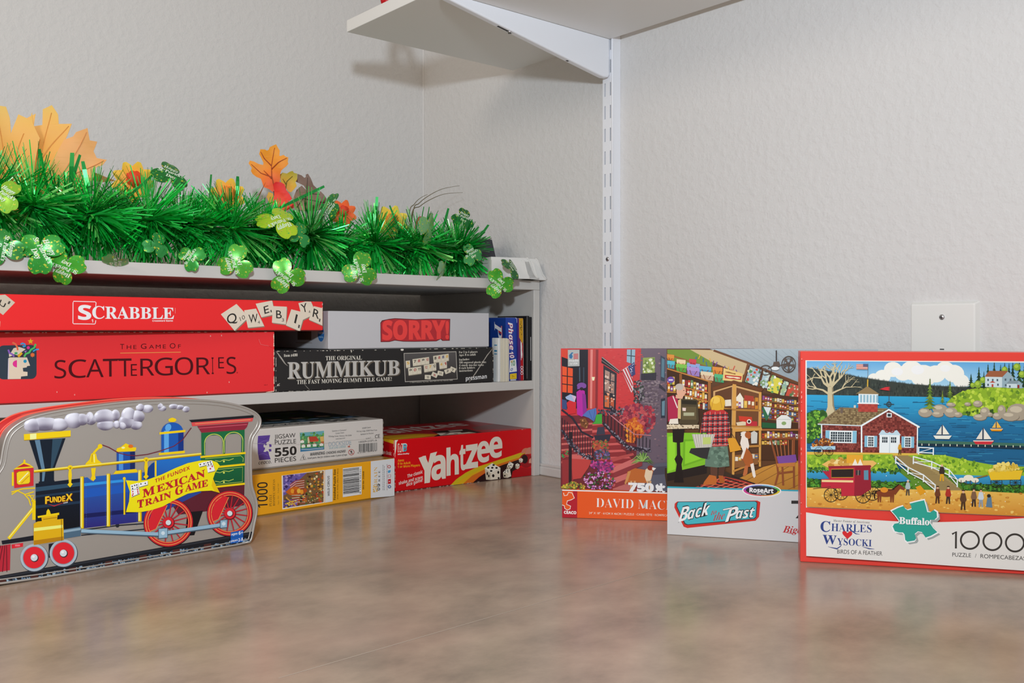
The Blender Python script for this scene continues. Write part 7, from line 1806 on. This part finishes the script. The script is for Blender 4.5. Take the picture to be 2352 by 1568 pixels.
# red ribbon curl
M_RED = plain('red_satin', lin('#c81f2a', 1.1), 0.35)
P = [on_front(x, y, .12) for x, y in ((955, 545), (958, 515), (966, 500), (975, 505), (982, 520), (984, 548))]
P[0].z = P[-1].z = ZT + .001
mb = MB()
for i in range(len(P) - 1): mb.face([P[i], P[i + 1], P[i + 1] + Vector((.002, .009, 0)), P[i] + Vector((.002, .009, 0))], (1, 1, 1, 1), 0, True)
o = mb.build('ribbon', M_RED); mo = o.modifiers.new('thickness', 'SOLIDIFY'); mo.thickness = .0005
tag(o, 'little loop of red ribbon rising behind the right part of the garland', 'ribbon')

# dark block leaning behind the right end of the garland
mb = MB()
a = on_front(1150, 640, .075); a.z = ZT
w2, h2, d2 = .04, .067, .05
vs = [(-w2, 0, 0), (.001, 0, 0), (.001, d2, 0), (-w2, d2, 0), (-w2, .004, h2), (-.013, .004, h2), (-.013, d2 - .004, h2), (-w2, d2 - .004, h2)]
bmm = bmesh.new(); q = [bmm.verts.new(v) for v in vs]
for f in ((3, 2, 1, 0), (4, 5, 6, 7), (0, 1, 5, 4), (1, 2, 6, 5), (2, 3, 7, 6), (3, 0, 4, 7)): bmm.faces.new([q[i] for i in f])
bmesh.ops.bevel(bmm, geom=bmm.edges[:], offset=.0009, segments=2, profile=.5, affect='EDGES')
mb.bm(bmm)
o = mb.build('block', plain('dark_grey_plastic', lin('#33333c'), .45)); o.location = a; o.rotation_euler = (0, 0, math.radians(-15))
tag(o, 'small dark grey block with a slanted side behind the right end of the garland', 'block')

# white ribbed plastic tray, its wavy end hanging past the unit's corner
M_WP = plain('white_plastic', (0.78, 0.77, 0.74, 1), 0.35)
tr = thing('plastic_tray', 'white plastic tray with curved flaring ends overhanging the right corner of the shelf unit', 'tray', (-.0408, -.3378, ZT + .0004), math.radians(-14))
def prism(mb, P, y0, y1):
    n = len(P)
    tri = []
    for t in tessellate_polygon([[Vector((x, z, 0)) for x, z in P]]):
        (ax, ay), (bx, by), (cx, cy) = (P[i] for i in t)
        tri.append(tuple(t) if (bx - ax) * (cy - ay) - (by - ay) * (cx - ax) > 0 else tuple(t)[::-1])
    f = [(x, y0, z) for x, z in P]; k = [(x, y1, z) for x, z in P]
    ar = sum(P[i - 1][0] * P[i][1] - P[i][0] * P[i - 1][1] for i in range(n))
    mb.mesh(f, tri, (1, 1, 1, 1)); mb.mesh(k, [t[::-1] for t in tri], (1, 1, 1, 1))
    q = [(i, n + i, n + (i + 1) % n, (i + 1) % n) for i in range(n)]
    mb.mesh(f + k, q if ar > 0 else [t[::-1] for t in q], (1, 1, 1, 1), 0, True)
def flare(x, h, w):            # the curved right edge, from top to the flared foot
    return [(x - .004, h), (x - .0012, h * .985), (x, h * .94), (x + w * .18, h * .72), (x + w * .35, h * .48), (x + w * .55, h * .26), (x + w * .8, h * .1), (x + w, .0012), (x + w, 0)]
for nm, dx, dy in (('front_shell', 0.0, 0.0), ('rear_shell', .0205, .0105)):
    mb = MB()
    prism(mb, [(-.062, 0), (-.062, .0315)] + flare(dx, .0315, .0165)[:], dy + .0105, dy + .07) if dx == 0 else prism(mb, [(-.03, 0), (-.03, .0315)] + flare(dx, .0315, .0175), dy + .0105, dy + .07)
    pl2 = [(-.066 if dx == 0 else -.01, 0), (-.066 if dx == 0 else -.01, .0262)] + flare(dx - .0125, .0262, .0095)
    prism(mb, pl2, dy, dy + .0016)
    mb.tube([(x, dy + .0004, z) for x, z in flare(dx - .0125, .0262, .0095)[:-1]], .0011, seg=6)
    mb.tube([(x, dy + .0105, z) for x, z in flare(dx, .0315, .0165)[:-1]], .0012, seg=6)
    prism(mb, [(-.060 if dx == 0 else -.008, 0), (-.060 if dx == 0 else -.008, .004), (dx - .006, .004), (dx - .005, 0)], dy + .0014, dy + .011)
    mb.build(nm, M_WP, tr)

# red crinkled bow on the high wall shelf, only its foot in view
m, n, l, b = new_mat('red_cellophane')
b.inputs['Base Color'].default_value = lin('#c8141f', 1.1); b.inputs['Roughness'].default_value = .22; b.inputs['Transmission Weight'].default_value = .15
tc = n.new('ShaderNodeTexCoord'); nz = n.new('ShaderNodeTexNoise'); nz.inputs['Scale'].default_value = 240; nz.inputs['Detail'].default_value = 4
l.new(tc.outputs['Object'], nz.inputs['Vector']); bp = n.new('ShaderNodeBump'); bp.inputs['Strength'].default_value = .6; bp.inputs['Distance'].default_value = .003
l.new(nz.outputs['Fac'], bp.inputs['Height']); l.new(bp.outputs['Normal'], b.inputs['Normal'])
bow = thing('ribbon_bow', 'red crinkled ribbon bow at the front edge of the high wall shelf', 'bow', (-0.303, -.352, .642))
def strip(pts, w):
    mb = MB()
    for i in range(len(pts) - 1):
        a, b4 = Vector(pts[i]), Vector(pts[i + 1]); s3 = Vector((w * .5 * .75, -w * .5 * .65, 0))
        mb.face([a - s3, b4 - s3, b4 + s3, a + s3], (1, 1, 1, 1), 0, True)
    return mb
for nm, pts, w in (('tail', [(0, 0, .0006), (-.003, 0, .012), (.004, .004, .026), (.0, .006, .045)], .016), ('tail', [(.02, -.01, .0006), (.016, -.006, .02), (.008, .002, .045)], .012)):
    o = strip(pts, w).build(nm, m, bow); mo = o.modifiers.new('thickness', 'SOLIDIFY'); mo.thickness = .0006
for k in range(3):
    a = k * 2.1; pts = []
    for i in range(13):
        t = 2 * math.pi * i / 12; r_ = .022 * (1 - math.cos(t)); pts.append((r_ * math.cos(a) + .006 * math.sin(t) * math.sin(a), r_ * math.sin(a) - .006 * math.sin(t) * math.cos(a), .045 + .012 * math.sin(t) + .006))
    o = strip(pts, .014).build('loop', m, bow); mo = o.modifiers.new('thickness', 'SOLIDIFY'); mo.thickness = .0006
